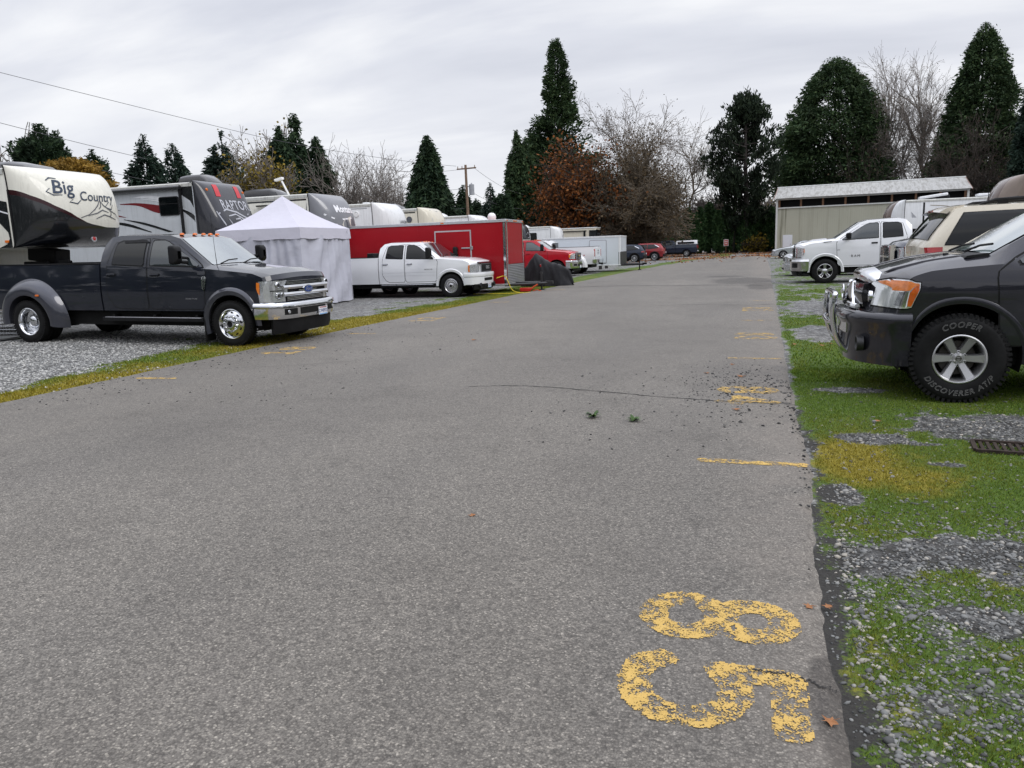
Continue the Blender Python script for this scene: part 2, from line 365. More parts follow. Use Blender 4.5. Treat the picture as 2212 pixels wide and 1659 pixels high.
def make_wheel(e,R,w,rim,style,dual=False):
    h=w/2; t=MB()
    prof=[(rim*.98,-h*.85),(rim*1.05,-h*.98),(R*.86,-h*1.06),(R*.965,-h*.93),(R,-h*.75),(R,h*.75),(R*.965,h*.93),(R*.86,h*1.06),(rim*1.12,h*1.0),(rim*1.03,h*.93),(rim*.98,h*.8)]
    t.lathe(prof,40)
    if dual:
        o=-w*1.22; t.lathe([(a,b+o) for a,b in prof],32)
    n=54                               # tread and shoulder blocks
    for i in range(n):
        a=2*PI*i/n
        for sd,ph in ((1,0),(-1,.5)):
            b=a+ph*2*PI/n; t.box(((R*.983)*math.cos(b),sd*h*.84,R*.983*math.sin(b)),(.04,h*.3,R*.062),ry=-b)
    t.build('tyre',rubber,e,smooth=45)
    m=MB(); mm=[alloy,seam,darkmetal]
    lip=[(rim*.99,h*.7),(rim*1.04,h*.97),(rim*1.0,h*1.0),(rim*.95,h*.9)]
    if style=='six':                    # six broad flat spokes on a deep rim
        mm=[mat('alloy_silver',(.55,.55,.56),.33,.85,var=.05),seam,mat('brake_iron',(.07,.065,.06),.5,.8)]
        m.lathe(lip+[(rim*.93,h*.75),(rim*.9,h*.2),(rim*.88,-h*.7)],48); m.lathe([(rim*.9,-h*.6),(.01,-h*.6)],32,mi=1); m.lathe([(rim*.72,-.02),(rim*.72,.01),(.02,.015)],32,mi=2)
        for k in range(6):
            a=k*PI/3; ca,sa=math.cos(a),math.sin(a); V=[]
            for r,wd,y,d in ((rim*.2,.15,h*.52,.07),(rim*.5,.165,h*.62,.06),(rim*.8,.19,h*.74,.06),(rim*.95,.22,h*.8,.05)):
                hw2=rim*wd
                for q in (-1,-.75,.75,1):
                    yy=y-(0 if abs(q)<1 else .018); V.append((r*ca-q*hw2*sa,yy,r*sa+q*hw2*ca))
                for q in (1,-1): V.append((r*ca-q*hw2*sa,y-d,r*sa+q*hw2*ca))
            F=[]
            for i in range(3):
                for j in range(6): F.append((i*6+j,i*6+(j+1)%6,(i+1)*6+(j+1)%6,(i+1)*6+j))
            m.add(V,F)
            b=a+PI/6; m.cyl((rim*.27*math.cos(b),h*.35,rim*.27*math.sin(b)),(rim*.27*math.cos(b),h*.52,rim*.27*math.sin(b)),.013,n=8,mi=1)
            m.lathe([(rim*.075,h*.56),(rim*.06,h*.57),(rim*.055,h*.5)],12,(rim*.27*math.cos(b),0,rim*.27*math.sin(b)))
        m.lathe([(rim*.36,h*.36),(rim*.34,h*.5),(rim*.22,h*.54),(rim*.17,h*.66),(rim*.15,h*.69),(.001,h*.69)],32)
        m.lathe([(rim*.1,h*.7),(rim*.11,h*.71),(rim*.085,h*.71)],24,mi=2); m.box((0,h*.705,0),(rim*.24,.004,rim*.05),mi=2)
    elif style in('dually_front','dually_rear'):
        ch=chrome; mm=[ch,seam,darkmetal]
        if style=='dually_front':
            m.lathe(lip+[(rim*.9,h*.72),(rim*.84,h*.8),(rim*.7,h*1.02),(rim*.5,h*1.16),(rim*.46,h*1.14),(rim*.43,h*1.36),(rim*.33,h*1.46),(rim*.22,h*1.47),(rim*.2,h*1.3),(.001,h*1.3)],40); m.lathe([(rim*.2,h*1.31),(.001,h*1.31)],20,mi=1); hy,hr,hs=h*.93,rim*.75,.03; ly=h*1.15; lr=rim*.53
        else:
            m.lathe(lip+[(rim*.9,h*.6),(rim*.86,-h*.55),(rim*.66,-h*.75),(rim*.5,-h*.75),(rim*.45,-h*.7),(rim*.4,h*.1),(rim*.3,h*.3),(.001,h*.3)],40); hy,hr,hs=-h*.66,rim*.74,.03; ly=-h*.6; lr=rim*.53
        for k in range(10):
            a=2*PI*k/10
            if style=='dually_front' and k%5 in (0,1,2,3,4): m.lathe([(hs,hy+.003),(.001,hy+.004)],12,(hr*math.cos(a),0,hr*math.sin(a)),mi=1) if k%1==0 else 0
            a+=PI/10; m.cyl((lr*math.cos(a),ly-.03,lr*math.sin(a)),(lr*math.cos(a),ly+.05,lr*math.sin(a)),.018,.012,8)
    elif style=='steel':                # chrome-clad steel dually wheel with eight openings
        mm=[mat('polished_steel',(.6,.6,.61),.22,1.),seam,darkmetal]
        m.lathe(lip+[(rim*.86,h*.6),(rim*.78,h*.85),(rim*.55,h*.95),(rim*.42,h*.9),(rim*.38,h*1.2),(rim*.25,h*1.3),(.001,h*1.3)],32)
        for k in range(8):
            a=2*PI*k/8; m.lathe([(rim*.115,h*.93),(.001,h*.94)],12,(rim*.69*math.cos(a),-.012,rim*.69*math.sin(a)),mi=1); a+=PI/8; m.cyl((rim*.47*math.cos(a),h*.85,rim*.47*math.sin(a)),(rim*.47*math.cos(a),h*1.05,rim*.47*math.sin(a)),.014,n=6)
        m.lathe([(rim*.2,h*1.31),(.001,h*1.31)],16,mi=1)
    else:                               # n-spoke alloy
        n,wd=(5,.2) if style=='five' else (10,.09) if style=='ten' else (5,.13)
        if style=='five': mm=[mat('alloy_chrome',(.55,.55,.56),.2,1.),seam,darkmetal]
        m.lathe(lip+[(rim*.9,h*.5),(rim*.88,-h*.6)],32); m.lathe([(rim*.9,-h*.1),(.01,-h*.1)],24,mi=1)
        for k in range(n):
            a=2*PI*k/n+PI/2; ca,sa=math.cos(a),math.sin(a); V=[]
            for r,q,y in ((rim*.15,wd*1.2,h*.75),(rim*.55,wd*.85,h*.8),(rim*.97,wd*1.35,h*.85)):
                for e2,dy in ((-1,-.02),(-.6,0),(.6,0),(1,-.02)): V.append((r*ca-e2*q*rim*sa,y+dy,r*sa+e2*q*rim*ca))
            F=[(i*4+j,i*4+j+1,(i+1)*4+j+1,(i+1)*4+j) for i in range(2) for j in range(3)]; m.add(V,F)
            if style=='five': m.box((rim*.62*ca,h*.8+.001,rim*.62*sa),(rim*.4,.012,rim*.06),ry=-a,mi=2)
        m.lathe([(rim*.36,h*.55),(rim*.34,h*.85),(rim*.2,h*1.0),(.001,h*1.02)],24)
    m.build('rim',mm,e,smooth=40)
def under(car,x0,x1,w=.8,z0=.34,z1=.6):
    mb=MB(); mb.box(((x0+x1)/2,0,(z0+z1)/2),(x1-x0,w*2,z1-z0));  # plain dark box added to block light under the body
    for c in (0,-car.wb):
        mb.cyl((c,-.75,car.R),(c,.75,car.R),.06,n=10); mb.lathe([(.02,-.14),(.15,-.1),(.17,0),(.15,.1),(.02,.14)],14,(c,0,car.R))
    return mb.build('chassis_light_block',seam,car.root,smooth=40)
def bed(car,x0,x1,zt,floor=.85,wall=.1,fl=None,tail=True,paint=None):
    """open load bed with arches cut into its outer skin"""
    s=car; xs=set(np.linspace(x0,x1,16).tolist())
    for a in np.linspace(0,PI,23):
        q=-s.wb+s.ra*math.cos(a); xs.add(q)
    for e in (-1,1): xs.add(-s.wb+e*(s.ra+.004))
    xs=sorted(x for x in xs if x0<=x<=x1); G=[]; mb=MB()
    for x in xs:
        zb=s.bottom(x) if abs(x+s.wb)<s.ra else float(np.interp(x,[a for a,_ in s.sill],[q for _,q in s.sill])); P=[]
        for i in range(9): z=zb+(zt-zb)*i/8; P.append((s.W(x,z),z))
        w=P[-1][0]; P+=[(w-.015,zt+.012),(w-wall,zt+.012),(w-wall-.005,zt-.02),(w-wall-.01,floor),(0,floor)]
        G.append([(x,-y,z) for y,z in P]+[(x,y,z) for y,z in P[-2::-1]])
    mb.grid(G)
    for g in (G[0],G[-1]):
        n2=len(g)//2
        mb.grid([[g[i],g[-1-i]] for i in range(9)])
    b=mb.build('load_bed',paint or s.paint,s.root,smooth=32)
    mb=MB()
    for sd in (-1,1): mb.box(((x0+x1)/2,sd*(s.W(x0,zt)-wall/2),zt+.02),(x1-x0-.03,wall+.005,.022))
    mb.build('bed_rail_cap',black,b,bevel=.006)
    return b
def mirror(car,x,z,m,sides=None,sc=1.,arm=.16,name='door_mirror',tow=False,capm=None):
    for sd in (sides or (-1,1)):
        y=car.surf(x,z); mb=MB(); h,wd=(.34,.2) if tow else (.19,.24); h*=sc; wd*=sc
        mb.tube([(x,sd*(y-.03),z+.02),(x+.02,sd*(y+arm*.6),z+.03),(x+.01,sd*(y+arm),z+.05)],.03*sc,8,1)
        if tow: mb.tube([(x,sd*(y-.03),z+.1),(x+.02,sd*(y+arm),z+.12)],.025,8,1)
        o=rpoly([(-wd/2,-h/2),(wd/2,-h/2),(wd/2,h/2),(-wd/2,h/2)],.05)
        c=(x+.02,sd*(y+arm+wd/2-.02),z+.06+h*.3); V=[]; 
        for dx,k in ((-.06,.96),(-.02,1.),(.04,.97),(.085,.75),(.1,.4)): V.append([(c[0]+dx,c[1]+a*k,c[2]+b*k) for a,b in o+[o[0]]])
        mb.grid(V,0); mb.poly([(c[0]-.055,c[1]+a*.93,c[2]+b*.93) for a,b in o],2)
        mb.build(name,[capm or m,black,chrome],car.root,smooth=45)
def handles(car): pass
def plate_obj(parent,txt,c,w=.3,h=.15,face='+x',name='licence_plate',col=None):
    mb=MB(); sg=1 if face=='+x' else -1
    mb.box(c,(.012,w,h)); f=lambda x,y,z:(c[0]+sg*.008,c[1]+sg*x,c[2]+y-.005)
    if txt: put_text(mb,txt,h*.62,f,1,space=.92)
    mb.box((c[0]+sg*.0065,c[1],c[2]+h*.4),(.002,w*.8,h*.1),mi=2); mb.box((c[0]+sg*.0065,c[1],c[2]-h*.42),(.002,w*.9,h*.12),mi=3)
    return mb.build(name,[plate,plateblue,redlens,mat('plate_sky',(.2,.4,.7),.5)],parent,smooth=0)
# ------------------------------------------------------------------ the vehicles
P_grey=mat('graphite_paint',(.013,.0155,.024),.3,.25,1.,var=.12,vs=1.5); P_titan=mat('charcoal_metallic_paint',(.022,.022,.029),.3,.4,1.,var=.1,vs=1.5); P_flare=mat('satin_graphite_paint',(.05,.052,.066),.3,.4,1.,var=.1,vs=2)
P_white=mat('white_truck_paint',(.72,.73,.75),.25,0,1.,var=.03,vs=1.5); P_red=mat('red_truck_paint',(.40,.012,.022),.25,0,.6,var=.08); P_blue=mat('navy_paint',(.012,.02,.04),.25,.3,1.,var=.1); P_dkblue=mat('midnight_blue_paint',(.025,.032,.055),.28,.4,1.,var=.1)
P_cream=mat('cream_paint',(.62,.57,.47),.28,.05,1.,var=.04); P_silver=mat('silver_paint',(.46,.48,.5),.28,.6,1.,var=.05); P_maroon=mat('dark_red_paint',(.24,.018,.022),.25,.2,1.,var=.08); P_black=mat('black_paint',(.01,.01,.012),.25,0,1.,var=.1)
orangem=mat('orange_marker',(.7,.16,.02),.25,0,.6); bluem=mat('oval_blue',(.02,.05,.2),.25,0,.8); silvertxt=mat('badge_silver',(.6,.6,.62),.3,.9)
def sidetext(car,txt,size,x,z,m,parent=None,name='badge',off=.012,**k):
    v=car.vis; mb=MB(); put_text(mb,txt,size,lambda a,b,c:(x-v*a,v*(car.surf(x,z)+off),z+b),**k); return mb.build(name,m,parent or car.root,smooth=0,fn=car.D)
def wipers(car,x,z,spread=.62):
    mb=MB()
    for y in (-spread,.05):
        mb.tube([(x,y,z-.01),(x-.06,y+.3,z+.05),(x-.09,y+.6,z+.065)],.012,6)
    mb.build('wiper',black,car.root)
def step(car,x0,x1,z,m,w=.14):
    mb=MB()
    for sd in (-1,1):
        y=car.hw(-1)*.955
        mb.box(((x0+x1)/2,sd*(y+.0),z),(x1-x0,w,.07)); mb.box(((x0+x1)/2,sd*(y+.01),z+.037),(x1-x0-.1,w*.8,.012),mi=1)
        for x in (x0+.2,(x0+x1)/2,x1-.2): mb.box((x,sd*(y-.2),z+.06),(.05,.4,.05))
    mb.build('side_step',[black,m],car.root,bevel=.012)
def pickup(name,label,loc,rz,paint,S,vis=-1,group=None,sc=1.,ry=0.):
    root=thing(name,label,'pickup truck',loc,rz,group,sc,ry=ry)
    c=Car(root,S['K'],S.get('hw',1.0),S.get('prof',[(.4,.95),(.62,.975),(.85,.997),(1.0,1.0),(1.2,.99),(1.5,.955)]),[(-9,S.get('sill',.56)),(9,S.get('sill',.56))],S.get('R',.41),S['wb'],S.get('ra',.51),paint,S.get('sweep',.25),S.get('swp',5),lean=S.get('lean',0),vis=vis,crown=S.get('crown',.035))
    c.loft('body'); c.liners(); under(c,c.xb-2.3,c.xf-.25)
    xb=c.xb; x1=S['tail']; c.bedz=S.get('bedz',1.44)
    K0=c.K; b=bed(c,x1,xb-.035,c.bedz)
    c.bedo=b; return c
def cabglass(c,S,sides=(-1,1),wm=None):
    xw,xr,xB,xe=S['A'],S['roof'],S['Bp'],c.xb; zb=S['belt']; zt=S['wtop']; fm=S.get('fglass',glassm); rm=S.get('rglass',glassd)
    c.windscreen(xw-.03,xr+.06,wm or S.get('wglass',glassl))
    dx=S.get('ax',.08)
    F=[(xB+.07,zb),(xw-.12-dx,zb-.03),(xw-.22-dx,zb+.05),(xr-.10,zt-.06),(xr-.2,zt),(xB+.07,zt)]
    R=[(xe+.28,zb+.02),(xB-.09,zb),(xB-.09,zt),(xe+.42,zt),(xe+.34,zt-.06)]
    c.window(F,fm,[.03,.08,.1,.08,.05,.03],sides=sides); c.window(R,rm,[.06,.03,.03,.06,.05],sides=sides)
    hm=S.get('hm',None); hz=S.get('hz',zb-.17); z0=S.get('dz',c.sill[0][1]+.06)
    D1=[(xB,z0),(xw-.12,z0),(xw-.06,zb-.1),(xw-.2,zb+.02),(xr-.1,zt+.035),(xB,zt+.05)]; D2=[(xe+.13,z0+.25),(xe+.3,z0),(xB-.012,z0),(xB-.012,zt+.05),(xe+.3,zt+.04),(xe+.14,zb)]
    c.door(D1,[.05,.05,.05,.03,.05,.02],sides=(c.vis,),handle=(xB+.18,hz),hm=hm); c.door(D2,[.05,.08,.02,.02,.08,.05],sides=(c.vis,),handle=(xe+.0+.30 if False else xB-(xB-xe)+.26,hz+.01),hm=hm)
def grille_bars(c,y,z0,z1,n,m,r=.012,x=None,off=.02,mb=None,mi=0):
    mb=mb or MB()
    for z in np.linspace(z0,z1,n): mb.band([(c.D(c.xf,q,z)[0],q) for q in np.linspace(-y,y,15)],[(off-.02,z-r),(off+.012,z-r*.7),(off+.012,z+r*.7),(off-.02,z+r)],mi)
    return mb
def fband(c,y0,y1,z0,z1,off0,off1,mb=None,mi=0,n=15,bulge=0.):
    """curved slab on the nose"""
    mb=mb or MB(); zm=(z0+z1)/2; mb.band([(c.D(c.xf,q,zm)[0],q) for q in np.linspace(y0,y1,n)],[(off0,z0),(off1,z0+.012),(off1+bulge,zm),(off1,z1-.012),(off0,z1)],mi); return mb
# ---- dark grey dually, first on the left ------------------------------------------------
S=dict(K=[(.90,1.15,1.19,.86),(.84,1.235,1.275,.84),(.5,1.31,1.355,.82),(-.42,1.395,1.45,.81),(-.52,1.40,1.465,.81),(-1.2,1.45,1.96,.745),(-1.42,1.46,2.02,.73),(-2.55,1.50,2.04,.73),(-2.78,1.50,2.015,.73),(-2.93,1.50,1.9,.75)],
 hw=1.0,wb=4.68,tail=-5.95,R=.41,ra=.53,sill=.63,bedz=1.5,sweep=.2,swp=6,A=-.45,roof=-1.25,Bp=-1.83,belt=1.475,wtop=1.93,dz=.66,hz=1.3,hm=P_grey)
c=pickup('pickup_truck','dark grey dually pickup with chrome grille below the cream and black caravan',(-9.0,12.72,0),rad(-.5),P_grey,S,ry=rad(.9)); cabglass(c,S); G=c
for sd in (-1,1):
    pass
c.arch_ring(0,[(.52,-.02),(.525,.03),(.60,.05),(.64,.03),(.66,.004)],P_flare,sides=(-1,1),a0=-.05,a1=PI+.35)
c.arch_ring(-4.68,[(.50,-.05),(.52,.19),(.60,.215),(.70,.19),(.80,.09),(.84,.004)],P_flare,name='rear_flare',sides=(-1,1),a0=-.15,a1=PI+.1)
mb=MB()
for sd in (-1,1): mb.box((-4.32,sd*1.22,.93),(.08,.02,.035))
mb.build('side_marker',orangem,c.root,bevel=.005)
for sd in (-1,1):
    c.wheel(0,sd*(.92),sd,'dually_front',.22,.262,spin=.2); c.wheel(-4.68,sd*(1.06),sd,'dually_rear',.21,.262,dual=True,spin=.1)
step(c,-2.95,-.62,.47,mat('step_metal',(.4,.4,.42),.35,.8)); mirror(c,-.93,1.5,P_grey,tow=True,arm=.24,sc=1.0,capm=black); wipers(c,-.44,1.5)
mb=MB(); 
for sd in (-1,1): mb.box((-.6,sd*.88,.33),(.03,.26,.5))
mb.build('mud_flap',black,c.root,bevel=.006)
mb=MB()
for y,x in ((-.5,-1.36),(-.22,-1.3),(0,-1.28),(.22,-1.3),(.5,-1.36)): mb.lathe([(.045,0),(.042,.02),(.03,.035),(.001,.04)],10,(x,y,2.03),axis='z')
mb.build('clearance_light',orangem,c.root)
mb=MB(); mb.tube([(-.4,-.78,1.40),(-.42,-.785,1.75),(-.45,-.79,2.38)],[.008,.004,.003],5); mb.build('aerial',black,c.root)
mb=MB(); mb.box((-2.95,-.35,1.9),(.05,.3,.05)); mb.build('roof_light',redlens,c.root)
# nose
mb=fband(c,-.7,.7,.80,1.17,-.01,.012); mb.build('grille_backing',seam,c.root)
mb=MB(); fband(c,-.72,.72,1.003,1.095,0,.075,mb,bulge=.016); fband(c,-.72,.72,.878,.968,0,.075,mb,bulge=.016)
for z in (1.155,1.128,1.105,.865,.84,.815): fband(c,-.62,.62,z-.007,z+.007,0,.05,mb,n=11)
for sd in (-1,1): fband(c,min(sd*.62,sd*.74),max(sd*.62,sd*.74),.885,1.095,0,.065,mb,n=5)
fband(c,-.3,.3,.975,.985,0,.08,mb); g=mb.build('grille',chrome,c.root)
mb=MB(); X=c.xf+.09; O=[(X,.155*math.cos(a),.99+.075*math.sin(a)) for a in np.linspace(0,2*PI,28,endpoint=False)]; I=[(X+.006,.135*math.cos(a),.99+.06*math.sin(a)) for a in np.linspace(0,2*PI,28,endpoint=False)]
mb.prism([(p[1],p[2]) for p in O],X-.05,X,'yz',0); mb.poly(I,1); put_text(mb,'Ford',.1,lambda a,b,q:(X+.009,a,.99+b),2,shear=.35); mb.build('emblem',[chrome,bluem,silvertxt],g,smooth=0)
mb=c.wrap([(.30,.93,1.15),(.36,.82,1.165),(.60,.79,1.17),(.84,.79,1.17)],.02,xs=.42); hl=mb.build('headlight',lens,c.root)
mb=c.wrap([(.27,1.10,1.165),(.3,.79,1.17),(.62,.77,1.175)],.012,xs=.42); mb.build('headlight_surround',chrome,c.root)
mb=MB()
for sd in (-1,1):
    for q,z,rr in ((.80,1.09,.055),(.80,.90,.06)):
        x=c.D(c.xf,sd*q,1.0)[0]; mb.lathe([(rr,0),(rr,.03),(rr*.8,.035),(rr*.75,.015),(.001,.02)],16,(x+.012,sd*q,z),axis='x'); mb.lathe([(rr*.6,.022),(.001,.03)],12,(x+.012,sd*q,z),axis='x',mi=1)
    mb.band([(c.D(c.xf,q,1.0)[0]+.022,q) for q in np.linspace(min(sd*.74,sd*.93),max(sd*.74,sd*.93),5)],[(0,.985),(.012,.985),(.012,1.0),(0,1.0)],1)
mb.build('headlight_bulb',[chrome,seam],hl)
mb=c.wrap([(.25,1.05,1.15),(.29,.97,1.145),(.36,.92,1.14)],.03,xs=.42); mb.build('turn_signal',amber,hl)
mb=MB(); path=[(.50,-1.01),(.62,-1.01)]+[(c.D(1.0,q,.7)[0]+.05,q*1.005) for q in np.concatenate([np.linspace(-.99,-.8,6),np.linspace(-.7,.7,13),np.linspace(.8,.99,6)])]+[(.62,1.01),(.5,1.01)]
mb.band(path,[(-.04,.5),(.0,.49),(.02,.56),(.02,.68),(.045,.70),(.045,.755),(.01,.785),(-.04,.785)]); bm=mb.build('bumper',chrome,c.root,smooth=50)
mb=MB(); XX=lambda y:c.D(1.0,y,.6)[0]+.075
for y0,y1,z0,z1 in ((-.82,-.52,.56,.67),(.52,.82,.56,.67),(-.42,.42,.55,.67)): mb.band([(XX(q),q) for q in np.linspace(y0,y1,7)],[(-.02,z0),(.002,z0),(.002,z1),(-.02,z1)])
mb.build('bumper_opening',seam,bm)
mb=MB()
for sd in (-1,1): mb.lathe([(.035,0),(.03,.012),(.001,.015)],12,(XX(sd*.72),sd*.74,.615),axis='x')
mb.build('fog_lamp',lens,bm)
mb=MB(); mb.band([(c.D(.93,q,.4)[0],q) for q in np.linspace(-.93,.93,17)],[(-.05,.22),(.02,.22),(.05,.32),(.06,.5),(-.05,.5)]); mb.build('air_dam',black,c.root)
plate_obj(c.root,'C94892S',(c.xf+.19,.3,.56))
mb=MB(); put_text(mb,'SUPER DUTY',.1,lambda a,b,q:(c.xf-.035-b*.62,a*1.25,1.25+b*.5),space=1.15); mb.build('hood_lettering',seam,c.root,smooth=0)
mb=MB(); v=-1; c.patch_mb(mb,rpoly([(-.60,1.04),(-.54,1.0),(-.49,1.27),(-.60,1.27)],.02),.016,8,4); mb.build('fender_badge',chrome,c.root,fn=c.D)
for i,ch in enumerate('F450'): sidetext(c,ch,.075,-.55,1.235-.062*i,seam,off=.022,name='fender_lettering')
sidetext(c,'POWER STROKE',.035,-.85,.86,silvertxt,off=.01)
c.patch('window_visor',[(-2.42,1.90),(-1.86,1.9),(-1.86,1.93),(-2.42,1.93)],.025,black,nz=3)
# ---- white dually ----------------------------------------------------------------------
S=dict(K=[(.93,1.10,1.14,.80),(.86,1.16,1.20,.78),(.5,1.25,1.30,.76),(-.40,1.33,1.375,.76),(-.48,1.335,1.385,.76),(-1.1,1.36,1.85,.75),(-1.32,1.37,1.915,.73),(-2.35,1.40,1.93,.73),(-2.6,1.40,1.89,.73),(-2.76,1.40,1.75,.77)],
 hw=[(-3,.99),(9,.99)],wb=4.6,tail=-5.75,R=.40,ra=.49,sill=.50,bedz=1.42,sweep=.24,swp=4,A=-.42,roof=-1.16,Bp=-1.74,belt=1.37,wtop=1.82,dz=.55,hz=1.18,hm=chrome,fglass=glassd)
S['prof']=[(.4,.955),(.55,.975),(.8,.995),(1.0,1.0),(1.15,.985),(1.4,.95)]
c=pickup('pickup_truck','white dually crew cab pickup with black bug shield beside the red cargo trailer',(-9.9,25.72,0),rad(-1),P_white,S); cabglass(c,S,wm=mat('dark_windscreen',(.03,.037,.042),.05,0,1.,1.7,var=.3,vs=1.2))
c.arch_ring(0,[(.485,-.02),(.49,.02),(.56,.03),(.59,.004)],P_white,sides=(-1,1),a0=0,a1=PI)
c.arch_ring(-4.6,[(.49,-.05),(.5,.19),(.56,.21),(.64,.17),(.70,.004)],P_white,name='rear_flare',sides=(-1,1),a0=-.1,a1=PI+.05)
for sd in (-1,1):
    c.wheel(0,sd*.89,sd,'steel',.23,.235,spin=.2); c.wheel(-4.6,sd*1.05,sd,'dually_rear',.21,.235,dual=True)
step(c,-2.72,-.62,.43,chrome); mirror(c,-.72,1.36,black,arm=.2,sc=1.15,tow=True); wipers(c,-.4,1.41)
mb=fband(c,-.5,.5,.84,1.10,-.01,.02); mb.build('grille_backing',black,c.root)
g=grille_bars(c,.5,.87,1.08,6,darkmetal,.01,off=.035).build('grille',darkmetal,c.root)
mb=MB(); 
for q in (-.52,.52): fband(c,q-.025,q+.025,.82,1.12,0,.04,mb,n=3)
fband(c,-.54,.54,.80,.835,0,.04,mb); mb.build('grille_surround',chrome,g)
mb=MB(); put_text(mb,'GMC',.15,lambda a,b,q:(c.xf+.065+q,a,.985+b),offset=.006,extrude=.008); mb.build('emblem',silvertxt,g,smooth=0)
hl=c.wrap([(.30,.88,1.06),(.40,.84,1.09),(.62,.84,1.10),(.76,.84,1.10)],.014,xs=.55).build('headlight',lens,c.root)
c.wrap([(.27,.87,1.07),(.33,.85,1.085),(.38,.85,1.09)],.02,xs=.55).build('turn_signal',amber,hl)
mb=MB(); fband(c,-.68,.68,1.11,1.175,-.03,.06,mb,bulge=.03); mb.band([(c.xf-.12-.05*(q/.6)**2,q) for q in np.linspace(-.62,.62,11)],[(-.02,1.165),(.15,1.15),(.15,1.175),(-.02,1.215)]); mb.build('bug_shield',P_black,c.root)
mb=MB(); path=[(.49,-.99),(.6,-.99)]+[(c.D(.97,q,.7)[0]+.03,q) for q in np.concatenate([np.linspace(-.98,-.8,6),np.linspace(-.7,.7,13),np.linspace(.8,.98,6)])]+[(.6,.99),(.49,.99)]
mb.band(path,[(-.05,.42),(.01,.42),(.02,.5),(.02,.66),(.0,.675),(.03,.685),(.05,.76),(.03,.82),(-.05,.83)]); bm=mb.build('bumper',P_white,c.root,smooth=50)
XX=lambda y:c.D(.97,y,.6)[0]+.052
mb=MB(); mb.band([(XX(q),q) for q in np.linspace(-.4,.4,9)],[(-.02,.53),(.003,.53),(.003,.63),(-.02,.63)]); mb.build('bumper_opening',seam,bm)
mb=MB(); mb.band([(XX(q)-.04,q) for q in np.linspace(-.9,.9,17)],[(-.06,.22),(.0,.25),(.03,.43),(-.06,.43)]); ad=mb.build('air_dam',black,c.root)
mb=MB(); 
for sd in (-1,1): mb.lathe([(.085,-.02),(.085,.03),(.07,.035),(.065,.0),(.001,.01)],16,(XX(sd*.66)-.0,sd*.66,.38),axis='x'); mb.tube([(XX(.4),sd*.42,.34),(XX(.4)+.1,sd*.42,.34),(XX(.4)+.1,sd*.42,.4),(XX(.4),sd*.42,.4)],.012,6)
mb.build('fog_lamp',[darkmetal],ad)
plate_obj(c.root,'B61820',(XX(0)+.02,.02,.36)); sidetext(c,'DENALI HD',.06,-.83,.98,darkmetal)
mb=MB()
for z in (.90,.80):
    for a,b in ((-1.72,-.58),(-2.66,-1.78)): c.patch_mb(mb,[(a,z-.008),(b,z-.008),(b,z+.008),(a,z+.008)],.016,3,10)
mb.build('door_moulding',P_white,c.root,fn=c.D)
mb=MB(); mb.box((-3.15,-.6,1.5),(.25,.5,.2)); mb.build('bed_tool_box',black,c.root,bevel=.03)
mb=MB()
for y in (-.5,-.2,0,.2,.5): mb.lathe([(.035,0),(.03,.02),(.001,.028)],10,(-1.3,y,1.945-.06*abs(y)),axis='z')
mb.build('clearance_light',orangem,c.root)
# ---- white crew cab on the right (faces the road) -----------------------------------------
S=dict(K=[(1.0,1.24,1.30,.80),(.92,1.32,1.38,.79),(.5,1.40,1.46,.77),(-.22,1.47,1.53,.75),(-.32,1.475,1.54,.75),(-1.1,1.51,2.06,.74),(-1.35,1.52,2.14,.72),(-2.3,1.56,2.18,.72),(-2.55,1.56,2.13,.72),(-2.74,1.56,1.92,.76)],
 hw=1.0,wb=3.8,tail=-5.0,R=.425,ra=.54,sill=.56,bedz=1.5,sweep=.28,swp=4,A=-.28,roof=-1.15,Bp=-1.75,belt=1.53,wtop=2.03,dz=.6,hz=1.36,hm=black,ax=.1)
S['prof']=[(.4,.95),(.62,.97),(.78,.985),(1.05,1.0),(1.3,.99),(1.55,.955)]
c=pickup('pickup_truck','white crew cab pickup with chrome front bumper in front of the pale green barn',(2.44,30.35,0),PI,P_white,S,vis=1); cabglass(c,S)
c.arch_ring(0,[(.53,-.03),(.535,.015),(.60,.03),(.63,.004)],P_white,sides=(1,),a0=-.05,a1=PI+.05)
for sd in (-1,1): c.wheel(0,sd*.88,sd,'five',.27,.25); c.wheel(-3.8,sd*.88,sd,'five',.27,.25)
mirror(c,-.74,1.5,black,arm=.15,sc=1.15)
mb=MB(); c_=c; mb.band([(c.xf-.6-1e-3*abs(q),q) for q in np.linspace(-.35,.35,5)],[(-.55,1.50),(.2,1.47),(.0,1.54),(-.45,1.575)]); mb.build('hood_scoop',P_white,c.root)
c.wrap([(.36,1.06,1.24),(.42,1.0,1.25),(.9,.98,1.25)],.016,xs=.55).build('headlight',lens,c.root)
c.wrap([(.34,1.10,1.22),(.38,1.08,1.21),(.42,1.08,1.2)],.024,xs=.55).build('turn_signal',amber,c.root)
c.wrap([(.5,.9,.965),(.9,.9,.965)],.02,xs=.55).build('grille_trim',chrome,c.root)
mb=fband(c,-.55,.55,.9,1.26,-.01,.03); mb.build('grille_backing',black,c.root); mb=grille_bars(c,.5,.95,1.22,4,chrome,.015,off=.04); mb.build('grille',chrome,c.root)
mb=MB(); path=[(.54,-1.0),(.7,-1.0)]+[(c.D(1.04,q,.7)[0]+.05,q) for q in np.concatenate([np.linspace(-.99,-.8,6),np.linspace(-.7,.7,13),np.linspace(.8,.99,6)])]+[(.7,1.0),(.54,1.0)]
mb.band(path,[(-.06,.44),(.0,.44),(.025,.54),(.025,.74),(.05,.78),(.02,.85),(-.06,.86)]); bm=mb.build('bumper',mat('brushed_chrome',(.6,.6,.61),.16,1.),c.root,smooth=50)
